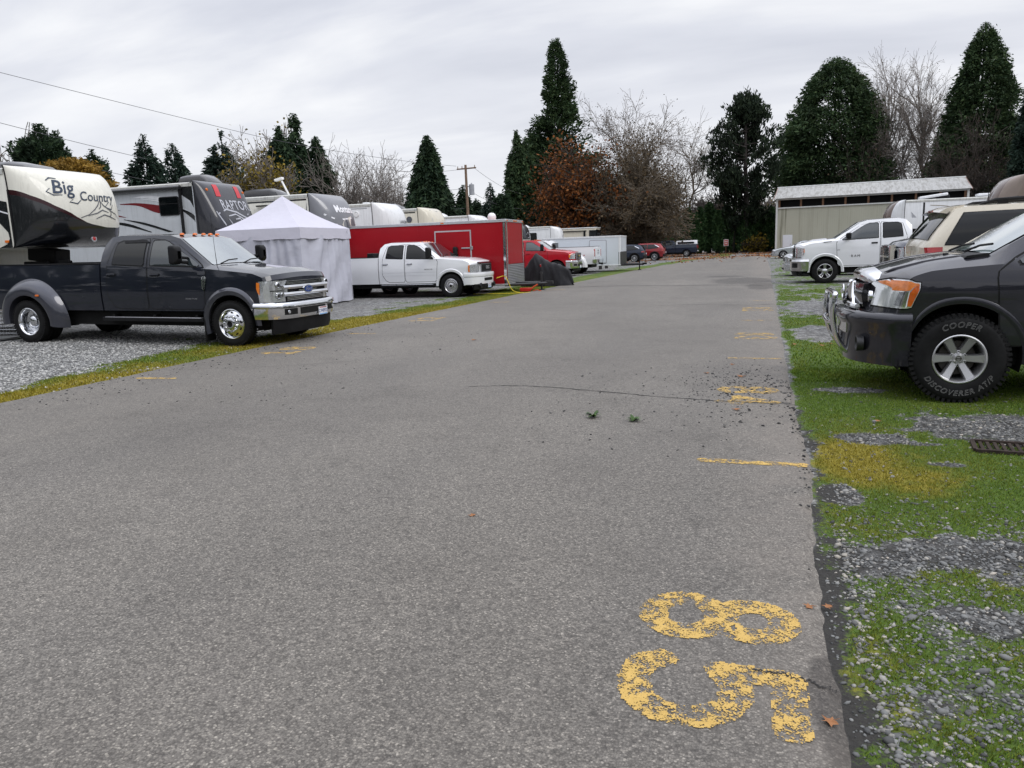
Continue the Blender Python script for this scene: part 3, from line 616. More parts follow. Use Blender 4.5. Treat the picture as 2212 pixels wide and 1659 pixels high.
mb=MB(); XX=lambda y:c.D(1.04,y,.6)[0]+.08
for sd in (-1,1): mb.band([(XX(q),q) for q in np.linspace(min(sd*.9,sd*.62),max(sd*.9,sd*.62),7)],[(-.02,.56),(.01,.56),(.01,.72),(-.02,.72)])
mb.build('bumper_opening',seam,bm); mb=MB(); mb.band([(XX(q)-.08,q) for q in np.linspace(-.8,.8,11)],[(-.06,.3),(.0,.3),(.05,.45),(-.06,.45)]); mb.build('air_dam',black,c.root)
sidetext(c,'RAM',.12,-.98,.93,seam,space=1.4); sidetext(c,'2500',.05,-.42,1.15,seam); c.patch('hood_badge',rpoly([(-.2,1.44),(.08,1.43),(.08,1.455),(-.2,1.465)],.01),.02,darkmetal,nz=3)
mb=MB()
for y in (-.45,-.2,0,.2,.45): mb.lathe([(.05,0),(.045,.02),(.001,.04)],10,(-1.28,y,2.07),axis='z')
mb.build('clearance_light',black,c.root)
# ---- charcoal truck in the right foreground ------------------------------------------------
S=dict(K=[(.88,1.09,1.13,.80),(.8,1.14,1.185,.80),(.62,1.18,1.235,.79),(.3,1.235,1.30,.78),(-.02,1.265,1.345,.78),(-.16,1.275,1.35,.79),(-.22,1.28,1.35,.80),(-1.0,1.32,1.82,.75),(-1.25,1.33,1.885,.73),(-2.4,1.34,1.90,.73),(-2.65,1.34,1.87,.73),(-2.8,1.34,1.75,.76)],
 hw=[(-9,.995),(0,.99),(.9,.965)],wb=3.55,tail=-4.5,R=.415,ra=.525,sill=.50,bedz=1.35,sweep=.30,swp=3.2,lean=.22,A=-.2,roof=-1.1,Bp=-1.72,belt=1.32,wtop=1.8,dz=.53,hz=1.18,hm=P_titan)
S['prof']=[(.4,.95),(.62,.975),(.8,.985),(.96,.99),(1.04,1.0),(1.16,.985),(1.35,.94)]
c=pickup('pickup_truck','charcoal metallic pickup with orange headlamp corner and chrome bull bar in the right foreground',(1.86,8.97,0),PI,P_titan,S,vis=1); cabglass(c,S,wm=mat('sky_pale_windscreen',(.30,.36,.36),.04,0,1.,1.9,var=.12,vs=1.2))  # pale windscreen colour stands in for reflected sky
c.arch_ring(0,[(.518,-.03),(.522,.006),(.545,.012),(.57,.008),(.58,.002)],P_titan,sides=(1,),a0=-.1,a1=PI+.1)
TW=c.wheel(0,.862,1,'six',.285,.223,R=.415,spin=PI/6*0+.0)
for sd in (-1,1):
    if sd<0: c.wheel(0,sd*.862,sd,'six',.285,.223)
    c.wheel(-3.55,sd*.862,sd,'six',.285,.223)
mb=MB()                                        # raised white lettering on the tyre wall
def arc(txt,r,a0,size,flip=1,sp=1.12):
    def fn(x,y,z):
        a=a0+ (-x/r if flip>0 else x/r); rr=r+(y if flip>0 else -y); return (-rr*math.cos(a)*1.0,.1425*1.045+z+.004,rr*math.sin(a))
    put_text(mb,txt,size,fn,outline=.0017,space=sp,shear=.15)
TW_R=.345
def arcfn(txt,r,mid,size,up):
    # viewed from outside (+y local), image right is -x
    def fn(x,y,z):
        if up: a=mid-x/r; rr=r+y
        else: a=mid+x/r; rr=r-y
        return (-rr*math.cos(a),.155+z,rr*math.sin(a))
    put_text(mb,txt,size,fn,outline=.0009,space=1.2,shear=.2)
arcfn('COOPER',.322,PI/2+.02,.075,True); mb.build('tyre_lettering',mat('tyre_white',(.27,.27,.265),.6),TW,smooth=0); mb=MB(); arcfn('DISCOVERER AT/P',.322,-PI/2+.0,.07,False)
mb.build('tyre_lettering',mat('tyre_white',(.27,.27,.265),.6),TW,smooth=0)
hp=[(.0,.935,.94),(.12,.905,1.05),(.2,.90,1.13),(.40,.90,1.165),(.46,.905,1.15),(.80,.915,1.10)]
c.wrap([(-.0,1.06,1.14),(.1,.885,1.145),(.2,.878,1.165),(.42,.878,1.18),(.78,.895,1.125)],.004,xs=.42).build('headlight_gasket',seam,c.root)
hl=c.wrap([(.02,1.07,1.13),(.11,.90,1.135),(.2,.89,1.15),(.42,.89,1.165),(.76,.91,1.11)],.012,xs=.42,nz=7,n=34).build('headlight',mat('headlamp_glass',(.72,.74,.75),.12,.7,1.,var=.06,vs=6),c.root)
c.wrap([(.035,1.065,1.12),(.12,.91,1.09),(.19,.91,1.05),(.215,.95,1.04)],.018,xs=.42,nz=7).build('turn_signal',mat('deep_amber_lens',(.5,.09,.008),.1,0,1.,var=.2,vs=20),hl)
c.wrap([(.05,1.105,1.125),(.12,1.095,1.128),(.22,1.06,1.142),(.42,1.055,1.155),(.56,1.06,1.14)],.019,xs=.42,nz=5).build('side_reflector',mat('orange_lens',(.62,.17,.025),.12,0,1.,var=.2,vs=20),hl)
c.wrap([(.235,.915,.925),(.26,.91,1.045),(.40,.91,1.05),(.50,.92,1.045)],.0155,xs=.42,nz=4).build('lamp_reflector',mat('reflector_ribbed',(.42,.43,.45),.18,1.,var=.5,vs=14),hl)
c.wrap([(.205,.905,.91),(.222,.90,1.05),(.236,.90,1.05)],.019,xs=.42,nz=3,n=6).build('lamp_divider',whitep,hl)
mb=MB(); 
for sd in (-1,1): 
    p=c.D(c.xf,sd*.60,1.0); mb.lathe([(.062,-.02),(.062,.012),(.05,.02),(.02,.024),(.001,.025)],20,(p[0]+.012,p[1],.985),axis='x')
mb.build('headlight_bulb',chrome,hl)
def wrapband(c,xs,xn,prof,hwk=1.0,zref=.6,y1=.97,ny=15):
    path=[(c.D(x,-.97,zref)[0],-c.hw(x)*hwk) for x in np.linspace(xs,c.xf,10)][:-1]
    fr=[(c.D(c.xf,q,zref)[0]+xn*(1-abs(q/.97)**3),q) for q in np.linspace(-.965,.965,25)]
    back=[(x,-y) for x,y in path[::-1]]
    return path+fr+back
pth=wrapband(c,.46,.07,None,1.0,.55)
mb=MB(); mb.band(pth,[(-.08,.34),(-.02,.335),(-.015,.4),(.005,.55),(.01,.70),(.035,.74),(.04,.79),(.015,.835),(-.02,.845),(-.08,.845)]); bm=mb.build('bumper',P_titan,c.root,smooth=55)
mb=MB(); fband(c,-.45,.45,.60,.80,.04,.10,mb); mb.build('bumper_insert',chrome,bm)
mb=MB()
for sd in (-1,1):
    y=sd*.72; x=c.D(c.xf,y,.55)[0]+.085; mb.lathe([(.075,-.05),(.078,.01),(.07,.015),(.06,-.03),(.001,-.035)],16,(x-.0,y,.53),axis='x')
mb.build('fog_lamp',[darkmetal],bm)
mb=MB(); fband(c,-.55,.55,.87,1.12,-.02,.05,mb,bulge=.02); mb.build('grille_backing',P_black,c.root)
mb=MB(); 
for sd in (-1,1): 
    V=[(c.D(c.xf,sd*(.13+.27*t),1.10-.22*t)[0]+.055,sd*(.13+.27*t),1.10-.22*t) for t in np.linspace(0,1,8)]; mb.tube(V,.028,8)
    mb.tube([(c.D(c.xf,sd*q,.87)[0]+.06,sd*q,.88) for q in np.linspace(.1,.52,6)],.028,8)
g=mb.build('grille',chrome,c.root)
mb=MB(); mb.lathe([(.07,0),(.085,.01),(.085,.02),(.065,.02),(.06,.012),(.001,.012)],24,(c.xf+.03,0,1.0),axis='x'); mb.box((c.xf+.055,0,1.0),(.01,.19,.03)); mb.build('emblem',chrome,g)
mb=MB()                                         # chrome bug deflector on the hood lip
Gd=[]
for t in np.linspace(0,1,9):
    row=[]
    for q in np.linspace(-.66,.66,31):
        e=1-abs(q/.66)**3; o=.02+.05*math.sin(PI*t)*(.4+.6*e); zz=1.085+.125*t*(.55+.45*e)+.05*e; xx=.88-.13*t**1.5; p=c.D(xx,q*1.15,zz-.1); row.append((p[0]+o*.75,q,zz+o*.45))
    Gd.append(row)
mb.grid(Gd); mb.build('bug_deflector',chrome,c.root)
mb=MB(); yb=.40; xb_=1.13
loop=spline([(.85,-yb,.40),(.93,-yb,.43),(1.01,-yb,.56),(1.055,-yb,.75),(1.045,-yb,.95),(1.035,-yb+.06,1.0),(1.035,yb-.06,1.0),(1.045,yb,.95),(1.055,yb,.75),(1.01,yb,.56),(.93,yb,.43),(.85,yb,.40)],6)
mb.tube(loop,.029,12); mb.tube([(1.05,-yb,.72),(1.08,-yb+.12,.70),(1.08,yb-.12,.70),(1.05,yb,.72)],.026,10)
mb.box((1.0,0,.5),(.02,.5,.12),ry=.5); mb.build('bull_bar',chrome,c.root,smooth=60)
mb=MB(); mb.band([(-.08-.10*(q/.8)**2*0-.05*(1-(q/.8)**2)*-1,q) for q in np.linspace(-.8,.8,15)],[(-.16,1.34),(.05,1.345),(.03,1.365),(-.16,1.385)]); mb.build('cowl',black,c.root)
wipers(c,-.2,1.40,.6)
mb=MB(); 
for y in (.28,.62): mb.box((.02,y,1.375-.03*(y>.5)),(.05,.03,.02))
mb.build('washer_nozzle',black,c.root,bevel=.006)
mb=MB()
for sd in (-1,1): mb.tube([(c.D(x,0,1.2)[0],sd*(.62-.08*(x-.1)),c.top(x)[1]+.012) for x in np.linspace(-.1,.72,9)],[.004]+[.016]*7+[.004],6)
mb.build('hood_ridge',P_titan,c.root)
# ---- generic front for the trucks seen further off
def simple_front(c,gm=chrome,bumper=chrome,hl0=.36,z0=.9,z1=1.2,gy=.55,bars=4):
    c.wrap([(hl0,z0+.08,z1),(hl0+.06,z0,z1),(hl0+.42,z0,z1)],.016,xs=.55).build('headlight',lens,c.root)
    c.wrap([(hl0-.02,z0+.1,z1-.02),(hl0+.03,z0+.08,z1-.02),(hl0+.07,z0+.08,z1-.02)],.022,xs=.55).build('turn_signal',amber,c.root)
    fband(c,-gy,gy,z0-.04,z1+.02,-.01,.03).build('grille_backing',black,c.root)
    g=grille_bars(c,gy,z0,z1,bars,gm,.016,off=.04).build('grille',gm,c.root)
    mb=MB()
    for q in (-gy,gy): fband(c,q-.03,q+.03,z0-.05,z1+.04,0,.06,mb,n=3)
    fband(c,-gy-.03,gy+.03,z1,z1+.05,0,.06,mb); mb.build('grille_surround',gm,g)
    h=c.hw(.5); mb=MB(); path=[(.52,-h),(.65,-h)]+[(c.D(c.xf,q,.7)[0]+.08,q) for q in np.concatenate([np.linspace(-h*.99,-.8,6),np.linspace(-.7,.7,13),np.linspace(.8,h*.99,6)])]+[(.65,h),(.52,h)]
    mb.band(path,[(-.06,.42),(.0,.42),(.03,.52),(.03,.70),(.05,.75),(.02,.83),(-.06,.84)]); bm=mb.build('bumper',bumper,c.root,smooth=50)
    mb=MB(); mb.band([(c.D(c.xf,q,.6)[0]+.115,q) for q in np.linspace(-.45,.45,9)],[(-.02,.52),(.004,.52),(.004,.64),(-.02,.64)])
    for sd in (-1,1): mb.band([(c.D(c.xf,q,.6)[0]+.115,q) for q in np.linspace(min(sd*.88,sd*.6),max(sd*.88,sd*.6),7)],[(-.02,.54),(.004,.54),(.004,.65),(-.02,.65)])
    mb.build('bumper_opening',seam,bm)
    mb=MB(); mb.band([(c.D(c.xf,q,.4)[0],q) for q in np.linspace(-.8,.8,11)],[(-.06,.27),(.0,.28),(.04,.43),(-.06,.43)]); mb.build('air_dam',black,c.root); return g
KT=lambda dz=0,zr=0:[(.95,1.12+dz,1.17+dz,.80),(.86,1.2+dz,1.25+dz,.79),(.5,1.28+dz,1.33+dz,.77),(-.38,1.37+dz,1.42+dz,.76),(-.46,1.375+dz,1.43+dz,.76),(-1.12,1.41+dz,1.87+dz+zr,.75),(-1.34,1.42+dz,1.935+dz+zr,.73),(-2.38,1.44+dz,1.95+dz+zr,.73),(-2.62,1.44+dz,1.91+dz+zr,.73),(-2.78,1.44+dz,1.76+dz+zr,.77)]
ST=dict(K=KT(),hw=1.0,wb=4.1,tail=-5.3,R=.41,ra=.51,sill=.54,bedz=1.45,sweep=.25,swp=4,A=-.40,roof=-1.16,Bp=-1.75,belt=1.42,wtop=1.84,dz=.58,hz=1.24)
def T(**k): d=dict(ST); d.update(k); return d
# red truck
S=T(hm=P_red); c=pickup('pickup_truck','bright red crew cab pickup with chrome grille behind the covered motorcycle',(-10.2,42.0,0),rad(-1),P_red,S,sc=1.03); cabglass(c,S); g=simple_front(c,bars=5)
for sd in (-1,1): c.wheel(0,sd*.88,sd,'five',.27,.24); c.wheel(-4.1,sd*.88,sd,'five',.27,.24)
mirror(c,-.74,1.4,black,arm=.18,tow=True); mb=MB(); mb.box((c.xf+.07,0,1.06),(.02,.26,.07)); mb.build('emblem',mat('emblem_gold',(.55,.4,.1),.3,.8),g,bevel=.01); plate_obj(c.root,'',(c.xf+.13,0,.5))
mb=MB()
for y in (-.5,-.2,0,.2,.5): mb.lathe([(.035,0),(.03,.02),(.001,.028)],10,(-1.3,y,1.965-.04*abs(y)),axis='z')
mb.build('clearance_light',orangem,c.root)
# white dually facing away
S=T(hw=.99,bedz=1.5,hm=P_white); c=pickup('pickup_truck','white dually pickup backed to the road, tailgate and red tail lamp showing',(-14.25,45.4,0),PI,P_white,S,vis=1,sc=1.03); cabglass(c,S)
c.arch_ring(-4.1,[(.49,-.05),(.5,.19),(.58,.21),(.70,.17),(.80,.004)],P_white,name='rear_flare',sides=(-1,1),a0=-.1,a1=PI+.05)
for sd in (-1,1): c.wheel(0,sd*.89,sd,'steel',.24,.235); c.wheel(-4.1,sd*1.05,sd,'dually_rear',.22,.235,dual=True)
mirror(c,-.74,1.42,black,arm=.2,tow=True)
mb=MB(); mb.box((-5.315,0,1.2),(.03,1.5,.56)); tg=mb.build('tailgate',P_white,c.root,bevel=.02)
mb=MB(); put_text(mb,'RAM',.2,lambda a,b,q:(-5.335,-a,1.14+b),space=1.1); mb.box((-5.335,0,1.3),(.015,.25,.06)); mb.build('tailgate_lettering',darkmetal,tg,smooth=0)
mb=MB()
for sd in (-1,1): mb.box((-5.29,sd*.885,1.17),(.08,.17,.42))
mb.build('tail_lamp',redlens,c.root,bevel=.03)
mb=MB(); mb.band([(-5.2,1.0),(-5.42,.98),(-5.47,.8),(-5.47,-.8),(-5.42,-.98),(-5.2,-1.0)],[(-.08,.6),(.0,.6),(.02,.8),(-.08,.82)]); mb.build('rear_bumper',chrome,c.root)
mb=MB(); mb.box((-5.5,.1,.56),(.25,.08,.08)); mb.build('hitch',black,c.root); c.patch('side_marker_lamp',[(-4.75,1.02),(-4.68,1.02),(-4.68,1.07),(-4.75,1.07)],.02,redlens,nz=3)
mb=MB(); mb.box((-2.82,0,1.62),(.012,1.3,.36)); mb.build('rear_window',glassd,c.root,bevel=.03)
# dark blue truck with open nose behind the beige estate
S=T(K=KT(.06,0),hm=P_dkblue); c=pickup('pickup_truck','dark blue pickup nose with chrome crosshair grille between the beige and white vehicles',(3.75,18.0,.06),PI,P_dkblue,S,vis=1,sc=1.04); cabglass(c,S)
for sd in (-1,1): c.wheel(0,sd*.88,sd,'five',.27,.24); c.wheel(-4.1,sd*.88,sd,'five',.27,.24)
h=c; c.wrap([(.30,1.02,1.20),(.36,.98,1.225),(.78,.98,1.215)],.016,xs=.5).build('headlight',lens,c.root)
c.wrap([(.27,1.06,1.2),(.31,1.03,1.2),(.35,1.03,1.2)],.024,xs=.5).build('turn_signal',amber,c.root)
fband(c,-.52,.52,.86,1.24,-.01,.05).build('grille_backing',black,c.root); mb=grille_bars(c,.5,.92,1.2,6,chrome,.008,off=.05)
for z in (.87,1.05,1.25): fband(c,-.56,.56,z-.03,z+.03,.02,.12,mb)
for q in (-.54,0,.54): fband(c,q-.04,q+.04,.85,1.27,.02,.12,mb,n=3)
mb.build('grille',chrome,c.root)
mb=MB(); mb.band([(-.1,-.5),(-.1,.5)],[(-.5,1.47),(.35,1.44),(.25,1.5),(-.4,1.545)]); mb.build('hood_scoop',P_dkblue,c.root,bevel=.02)
path=[(.52,-1),(.65,-1)]+[(c.D(c.xf,q,.7)[0]+.08,q) for q in np.linspace(-.99,.99,21)]+[(.65,1),(.52,1)]
mb=MB(); mb.band(path,[(-.06,.45),(.03,.5),(.05,.75),(.02,.84),(-.06,.85)]); mb.build('bumper',chrome,c.root,smooth=50); mirror(c,-.74,1.46,black,arm=.2,tow=True)
# navy pickup with white canopy, far end
S=T(hm=P_blue,fglass=glassd); c=pickup('pickup_truck','navy pickup with a white canopy over its bed at the far end of the road',(-11.4,93.0,0),PI,P_blue,S,vis=1,sc=.98); cabglass(c,S)
for sd in (-1,1): c.wheel(0,sd*.86,sd,'ten',.25,.25); c.wheel(-4.1,sd*.86,sd,'ten',.25,.25)
mb=MB(); V=[]
for x,k in ((-2.86,.0),(-2.95,.97),(-5.2,1.0),(-5.35,.9)): 
    k2=k if k else .8; V.append([(x+(-.0),y*.96,1.46+z*k2) for y,z in ((-.95,0),(-.9,.3),(-.82,.42),(-.6,.47),(0,.49),(.6,.47),(.82,.42),(.9,.3),(.95,0))])
mb.grid(V); mb.poly(V[0]); mb.poly(V[-1]); cp=mb.build('canopy',P_white,c.root)
mb=MB()
for sd in (-1,1): mb.prism(rpoly([(-5.0,1.53),(-3.1,1.53),(-3.1,1.76),(-5.0,1.76)],.05),sd*.905,sd*.93)
mb.box((-5.36,0,1.68),(.02,1.3,.28)); mb.build('canopy_window',glassd,cp,smooth=0)
mb=MB(); 
for sd in (-1,1): mb.box((-5.3,sd*.9,1.15),(.06,.14,.4))
mb.build('tail_lamp',redlens,c.root,bevel=.02); mb=MB(); mb.box((-5.4,0,.66),(.15,1.85,.16)); mb.build('rear_bumper',chrome,c.root,bevel=.03)
# ---- estates and saloon -----------------------------------------------------------------
def suv(name,label,cat,loc,rz,paint,K,vis,wb=2.75,R=.36,ra=.43,hw=.93,sill=.36,sweep=.3,rsweep=.16,style='five',rim=.24,sc=1.,windows=(),wtrim=True,prof=None,clad=None,wind=None,group=None,rear=None,w=.23):
    root=thing(name,label,cat,loc,rz,group,sc)
    c=Car(root,K,hw,prof or [(.25,.94),(.45,.97),(.7,.99),(.85,1.0),(1.05,.975),(1.3,.93)],[(-9,sill),(9,sill)],R,wb,ra,paint,sweep,3.2,rsweep=rsweep,vis=vis,crown=.04)
    c.loft('body',n=80); c.liners(); under(c,c.xb+.3,c.xf-.3,w=.7,z0=.22,z1=.5)
    for o,m in windows: c.window(o,m,.05,sides=(-1,1),fr=.02)
    if wind: c.windscreen(*wind)
    for sd in (-1,1):
        for x in (0,-wb): c.wheel(x,sd*(hw-.125),sd,style,w,rim)
    if clad:
        for xc in (0,-wb): c.arch_ring(xc,[(ra-.01,.0),(ra-.005,.012),(ra+.06,.014),(ra+.07,.003)],clad,sides=(-1,1),name='arch_trim')
        c.patch('sill_trim',[(-wb+ra,sill),(-ra,sill),(-ra,sill+.12),(-wb+ra,sill+.12)],.012,clad,sides=(-1,1))
    if rear:      # (window z0,z1, lamp z0,z1,lamp width, plate z)
        z0,z1,l0,l1,lw,pz=rear; mb=MB(); G=[]
        xs=c.kx; 
        tops=[(x,c.top(x)[1]) for x in sorted(c.kx)]
        up=[t for t in tops if t[0]<-wb]
        zz=[t[1] for t in up]; xx=[t[0] for t in up]; o=np.argsort(zz)
        X=lambda z: float(np.interp(z,np.array(zz)[o],np.array(xx)[o]))
        for z in np.linspace(z0,z1,8):
            row=[]
            for q in np.linspace(-.9,.9,15): 
                wv=c.top(X(z))[2]*c.hw(0)*q; zz_=z+c.crown*(1-abs(q)**2.2); p=c.D(X(z),wv,zz_); row.append((p[0]-.014,p[1],zz_+.010))
            G.append(row)
        mb.grid(G); mb.build('rear_window',glassd,c.root)
        mb=MB()
        for sd in (-1,1):
            G=[]
            for z in np.linspace(l0,l1,4):
                row=[]
                for s in np.linspace(0,1,9):
                    if s<.5: x=c.xb+.25-.5*s; y=c.surf(x,z)+.012
                    else: x=c.xb-.0; y=c.surf(x,z)+.01-(s-.5)*2*lw
                    p=c.D(x,y*sd,z); row.append((p[0]-(.012 if s>.45 else 0),p[1]+sd*0.004,z))
                G.append(row)
            mb.grid(G)
        mb.build('tail_lamp',redlens,c.root)
        mb=MB(); mb.band([(c.D(c.xb,q,.5)[0],q) for q in np.linspace(hw*.96,-hw*.96,15)],[(-.05,.36),(.02,.38),(.06,.5),(.05,.6),(-.05,.62)]); mb.build('rear_bumper',clad or paint,c.root)
        if pz: plate_obj(c.root,'',(c.xb-.04,0,pz),face='-x')
    return c
# beige estate, tail towards the road, right behind the charcoal truck
zo=.0
K=[(.95,1.05,1.1,.8),(.8,1.16,1.21,.8),(-.1,1.25,1.3,.8),(-.2,1.26,1.32,.8),(-.95,1.3,1.84,.78),(-1.15,1.3,1.90,.77),(-2.4,1.33,1.94,.77),(-3.70,1.35,1.92,.77),(-3.86,1.35,1.88,.775),(-4.0,1.35,1.72,.81),(-4.2,1.34,1.48,.87),(-4.28,1.30,1.36,.90),(-4.3,1.27,1.31,.90)]
c=suv('estate_car','beige sports utility with black side glass and roof rack, just behind the charcoal pickup','estate car',(6.75,14.0,.05),0,P_cream,K,-1,wb=3.02,R=.39,ra=.46,hw=1.0,sill=.45,rsweep=.10,windows=(),rim=.25,clad=P_cream,wind=(-.22,-1.1),rear=(1.42,1.84,1.06,1.33,.1,.95),w=.26)
c.window([(-4.02,1.36),(-1.25,1.33),(-1.35,1.86),(-3.72,1.855)],glassd,[.03,.03,.1,.04],name='side_glass',fr=.012)
mb=MB()
for sd in (-1,1):
    y=.62; mb.tube([(-3.5,sd*y,1.94),(-3.3,sd*y,2.0),(-2.7,sd*y,2.025),(-1.7,sd*y,2.02),(-1.3,sd*y,1.95)],[.02,.028,.028,.028,.02],8)
    for x in (-3.2,-2.5,-1.8): mb.box((x,sd*y,1.98),(.14,.05,.08))
for x in (-3.0,-1.9): mb.tube([(x,-.62,2.025),(x,0,2.035),(x,.62,2.025)],.02,6)
mb.build('roof_rack',black,c.root)
mb=MB(); V=[]
for q in np.linspace(-.66,.66,11): V.append([(-3.7,q,1.965-.02*abs(q)),(-3.95,q,1.935-.04*abs(q)),(-4.05,q,1.88-.05*abs(q)),(-3.95,q,1.86-.05*abs(q)),(-3.8,q,1.88-.05*abs(q))])
mb.grid(V); mb.poly(V[0]); mb.poly(V[-1]); mb.build('rear_spoiler',P_cream,c.root,smooth=50)
mb=MB(); mb.box((-4.04,0,1.88),(.01,.3,.03)); mb.build('brake_light',redlens,c.root)
mb=MB(); mb.tube([(-3.4,-.72,1.92),(-3.45,-.74,2.33)],[.006,.003],5); mb.tube([(-2.3,-.72,1.92),(-2.33,-.74,2.38)],[.006,.003],5); mb.build('aerial',black,c.root)
KS=[(.85,.78,.82,.75),(.72,.86,.92,.76),(0,.97,1.04,.78),(-.45,1.0,1.08,.78),(-1.15,1.03,1.5,.74),(-1.4,1.04,1.56,.73),(-2.4,1.07,1.57,.72),(-3.15,1.1,1.52,.72),(-3.3,1.1,1.47,.73),(-3.52,1.09,1.22,.80),(-3.62,1.0,1.08,.84),(-3.66,.96,1.0,.86)]
w1=[(-2.05,1.06),(-.75,1.02),(-1.3,1.44),(-2.05,1.47)]; w2=[(-3.1,1.14),(-2.12,1.07),(-2.12,1.47),(-2.85,1.44)]
c=suv('estate_car','dark blue crossover parked with its red tail lamps to the road, past the white trailer','estate car',(-13.1,71.5,0),PI,P_blue,KS,1,windows=((w1,glassd),(w2,glassd)),clad=black,wind=(-.47,-1.35),rear=(1.12,1.45,.86,.98,.22,.75),style='ten',rim=.25,sc=1.02,group=None)
c.patch('window_chrome',[(-3.2,1.2),(-2.7,1.43),(-2.72,1.46),(-3.25,1.23)],.016,chrome,nz=4)
c=suv('estate_car','dark red crossover between the blue crossover and the navy pickup','estate car',(-12.0,76.5,0),PI,P_maroon,KS,1,windows=((w1,glassd),(w2,glassd)),clad=black,wind=(-.47,-1.35),rear=(1.12,1.45,.86,.98,.22,.75),style='ten',rim=.25,sc=1.06)
c.patch('window_chrome',[(-3.2,1.2),(-2.7,1.43),(-2.72,1.46),(-3.25,1.23)],.016,chrome,nz=4)
KC=[(.9,.62,.66,.75),(.8,.70,.74,.76),(.0,.84,.89,.78),(-.5,.90,.96,.78),(-.6,.91,.98,.78),(-1.35,.94,1.36,.72),(-1.6,.95,1.42,.70),(-2.3,.96,1.43,.70),(-2.65,.97,1.37,.70),(-3.3,.97,1.05,.75),(-3.4,.96,1.02,.78),(-3.75,.94,.99,.8),(-3.8,.85,.9,.82)]
def front_car(c,z0,z1,gl=chrome):
    c.wrap([(.30,z0+.03,z1),(.4,z0,z1),(.65,z0+.02,z1-.02)],.01,xs=.5).build('headlight',lens,c.root); fband(c,-.4,.4,z0-.02,z1-.04,-.01,.02).build('grille',darkmetal,c.root)
    mb=MB(); h=c.hw(0); path=[(.45,-h*.97),(.6,-h*.98)]+[(c.D(c.xf,q,.4)[0]+.02,q*h/.9) for q in np.linspace(-.88,.88,17)]+[(.6,h*.98),(.45,h*.97)]; mb.band(path,[(-.05,.22),(.0,.22),(.04,.36),(.03,.52),(-.05,.54)]); mb.build('bumper',c.paint,c.root,smooth=50)
    fband(c,-.5,.5,.28,.38,.0,.07).build('air_intake',seam,c.root)
wc=[(-2.1,.97),(-.85,.94),(-1.5,1.33),(-2.1,1.36)]; wc2=[(-3.05,1.0),(-2.17,.97),(-2.17,1.36),(-2.55,1.33)]
c=suv('saloon_car','silver saloon parked at the corner of the pale green barn','saloon car',(2.45,70.5,0),PI,P_silver,KC,1,wb=2.65,R=.33,ra=.38,hw=.87,sill=.28,windows=((wc,glassm),(wc2,glassd)),wind=(-.62,-1.55),rim=.22,w=.2); front_car(c,.56,.70)
c=suv('crossover','silver crossover whose nose shows just beyond the white pickup bumper','estate car',(2.15,36.2,0),PI,P_silver,KS,1,windows=((w1,glassm),(w2,glassd)),clad=black,wind=(-.47,-1.35)); front_car(c,.66,.84)
# ------------------------------------------------------------------ caravans, trailers, tent
rvwhite=mat('gel_coat_white',(.70,.71,.72),.3,0,.5,var=.03,streak=.25); rvcream=mat('gel_coat_cream',(.68,.665,.59),.3,0,.5,var=.03,streak=.2); rvgrey=mat('gel_coat_grey',(.44,.46,.48),.3,0,.5,var=.03,streak=.25)
rvblack=mat('gel_coat_black',(.010,.011,.013),.2,0,.8,var=.15); rvsilver=mat('gel_coat_silver',(.19,.195,.21),.3,.2,.6,var=.05); rvcharcoal=mat('gel_coat_charcoal',(.032,.033,.04),.25,.1,.8,var=.1); roofm=mat('roof_membrane',(.50,.50,.47),.7,var=.15,streak=.5)
rvtan=mat('gel_coat_tan',(.23,.185,.155),.3,0,.5,var=.05,streak=.2); rvbrown=mat('gel_coat_brown',(.135,.10,.085),.25,0,.7,var=.06); rvivory=mat('gel_coat_ivory',(.62,.58,.48),.3,0,.5,var=.03,streak=.2)
decred=mat('decal_red',(.16,.02,.025),.3,0,.4); decwhite=mat('decal_white',(.74,.75,.77),.3,0,.4); decgrey=mat('decal_grey',(.10,.105,.12),.3,0,.4); decnavy=mat('decal_navy',(.03,.045,.075),.3,0,.4); decsilver=mat('decal_silver',(.42,.43,.46),.3,.3,.4); ledwhite=mat('lamp_white',(.8,.8,.8),.3)
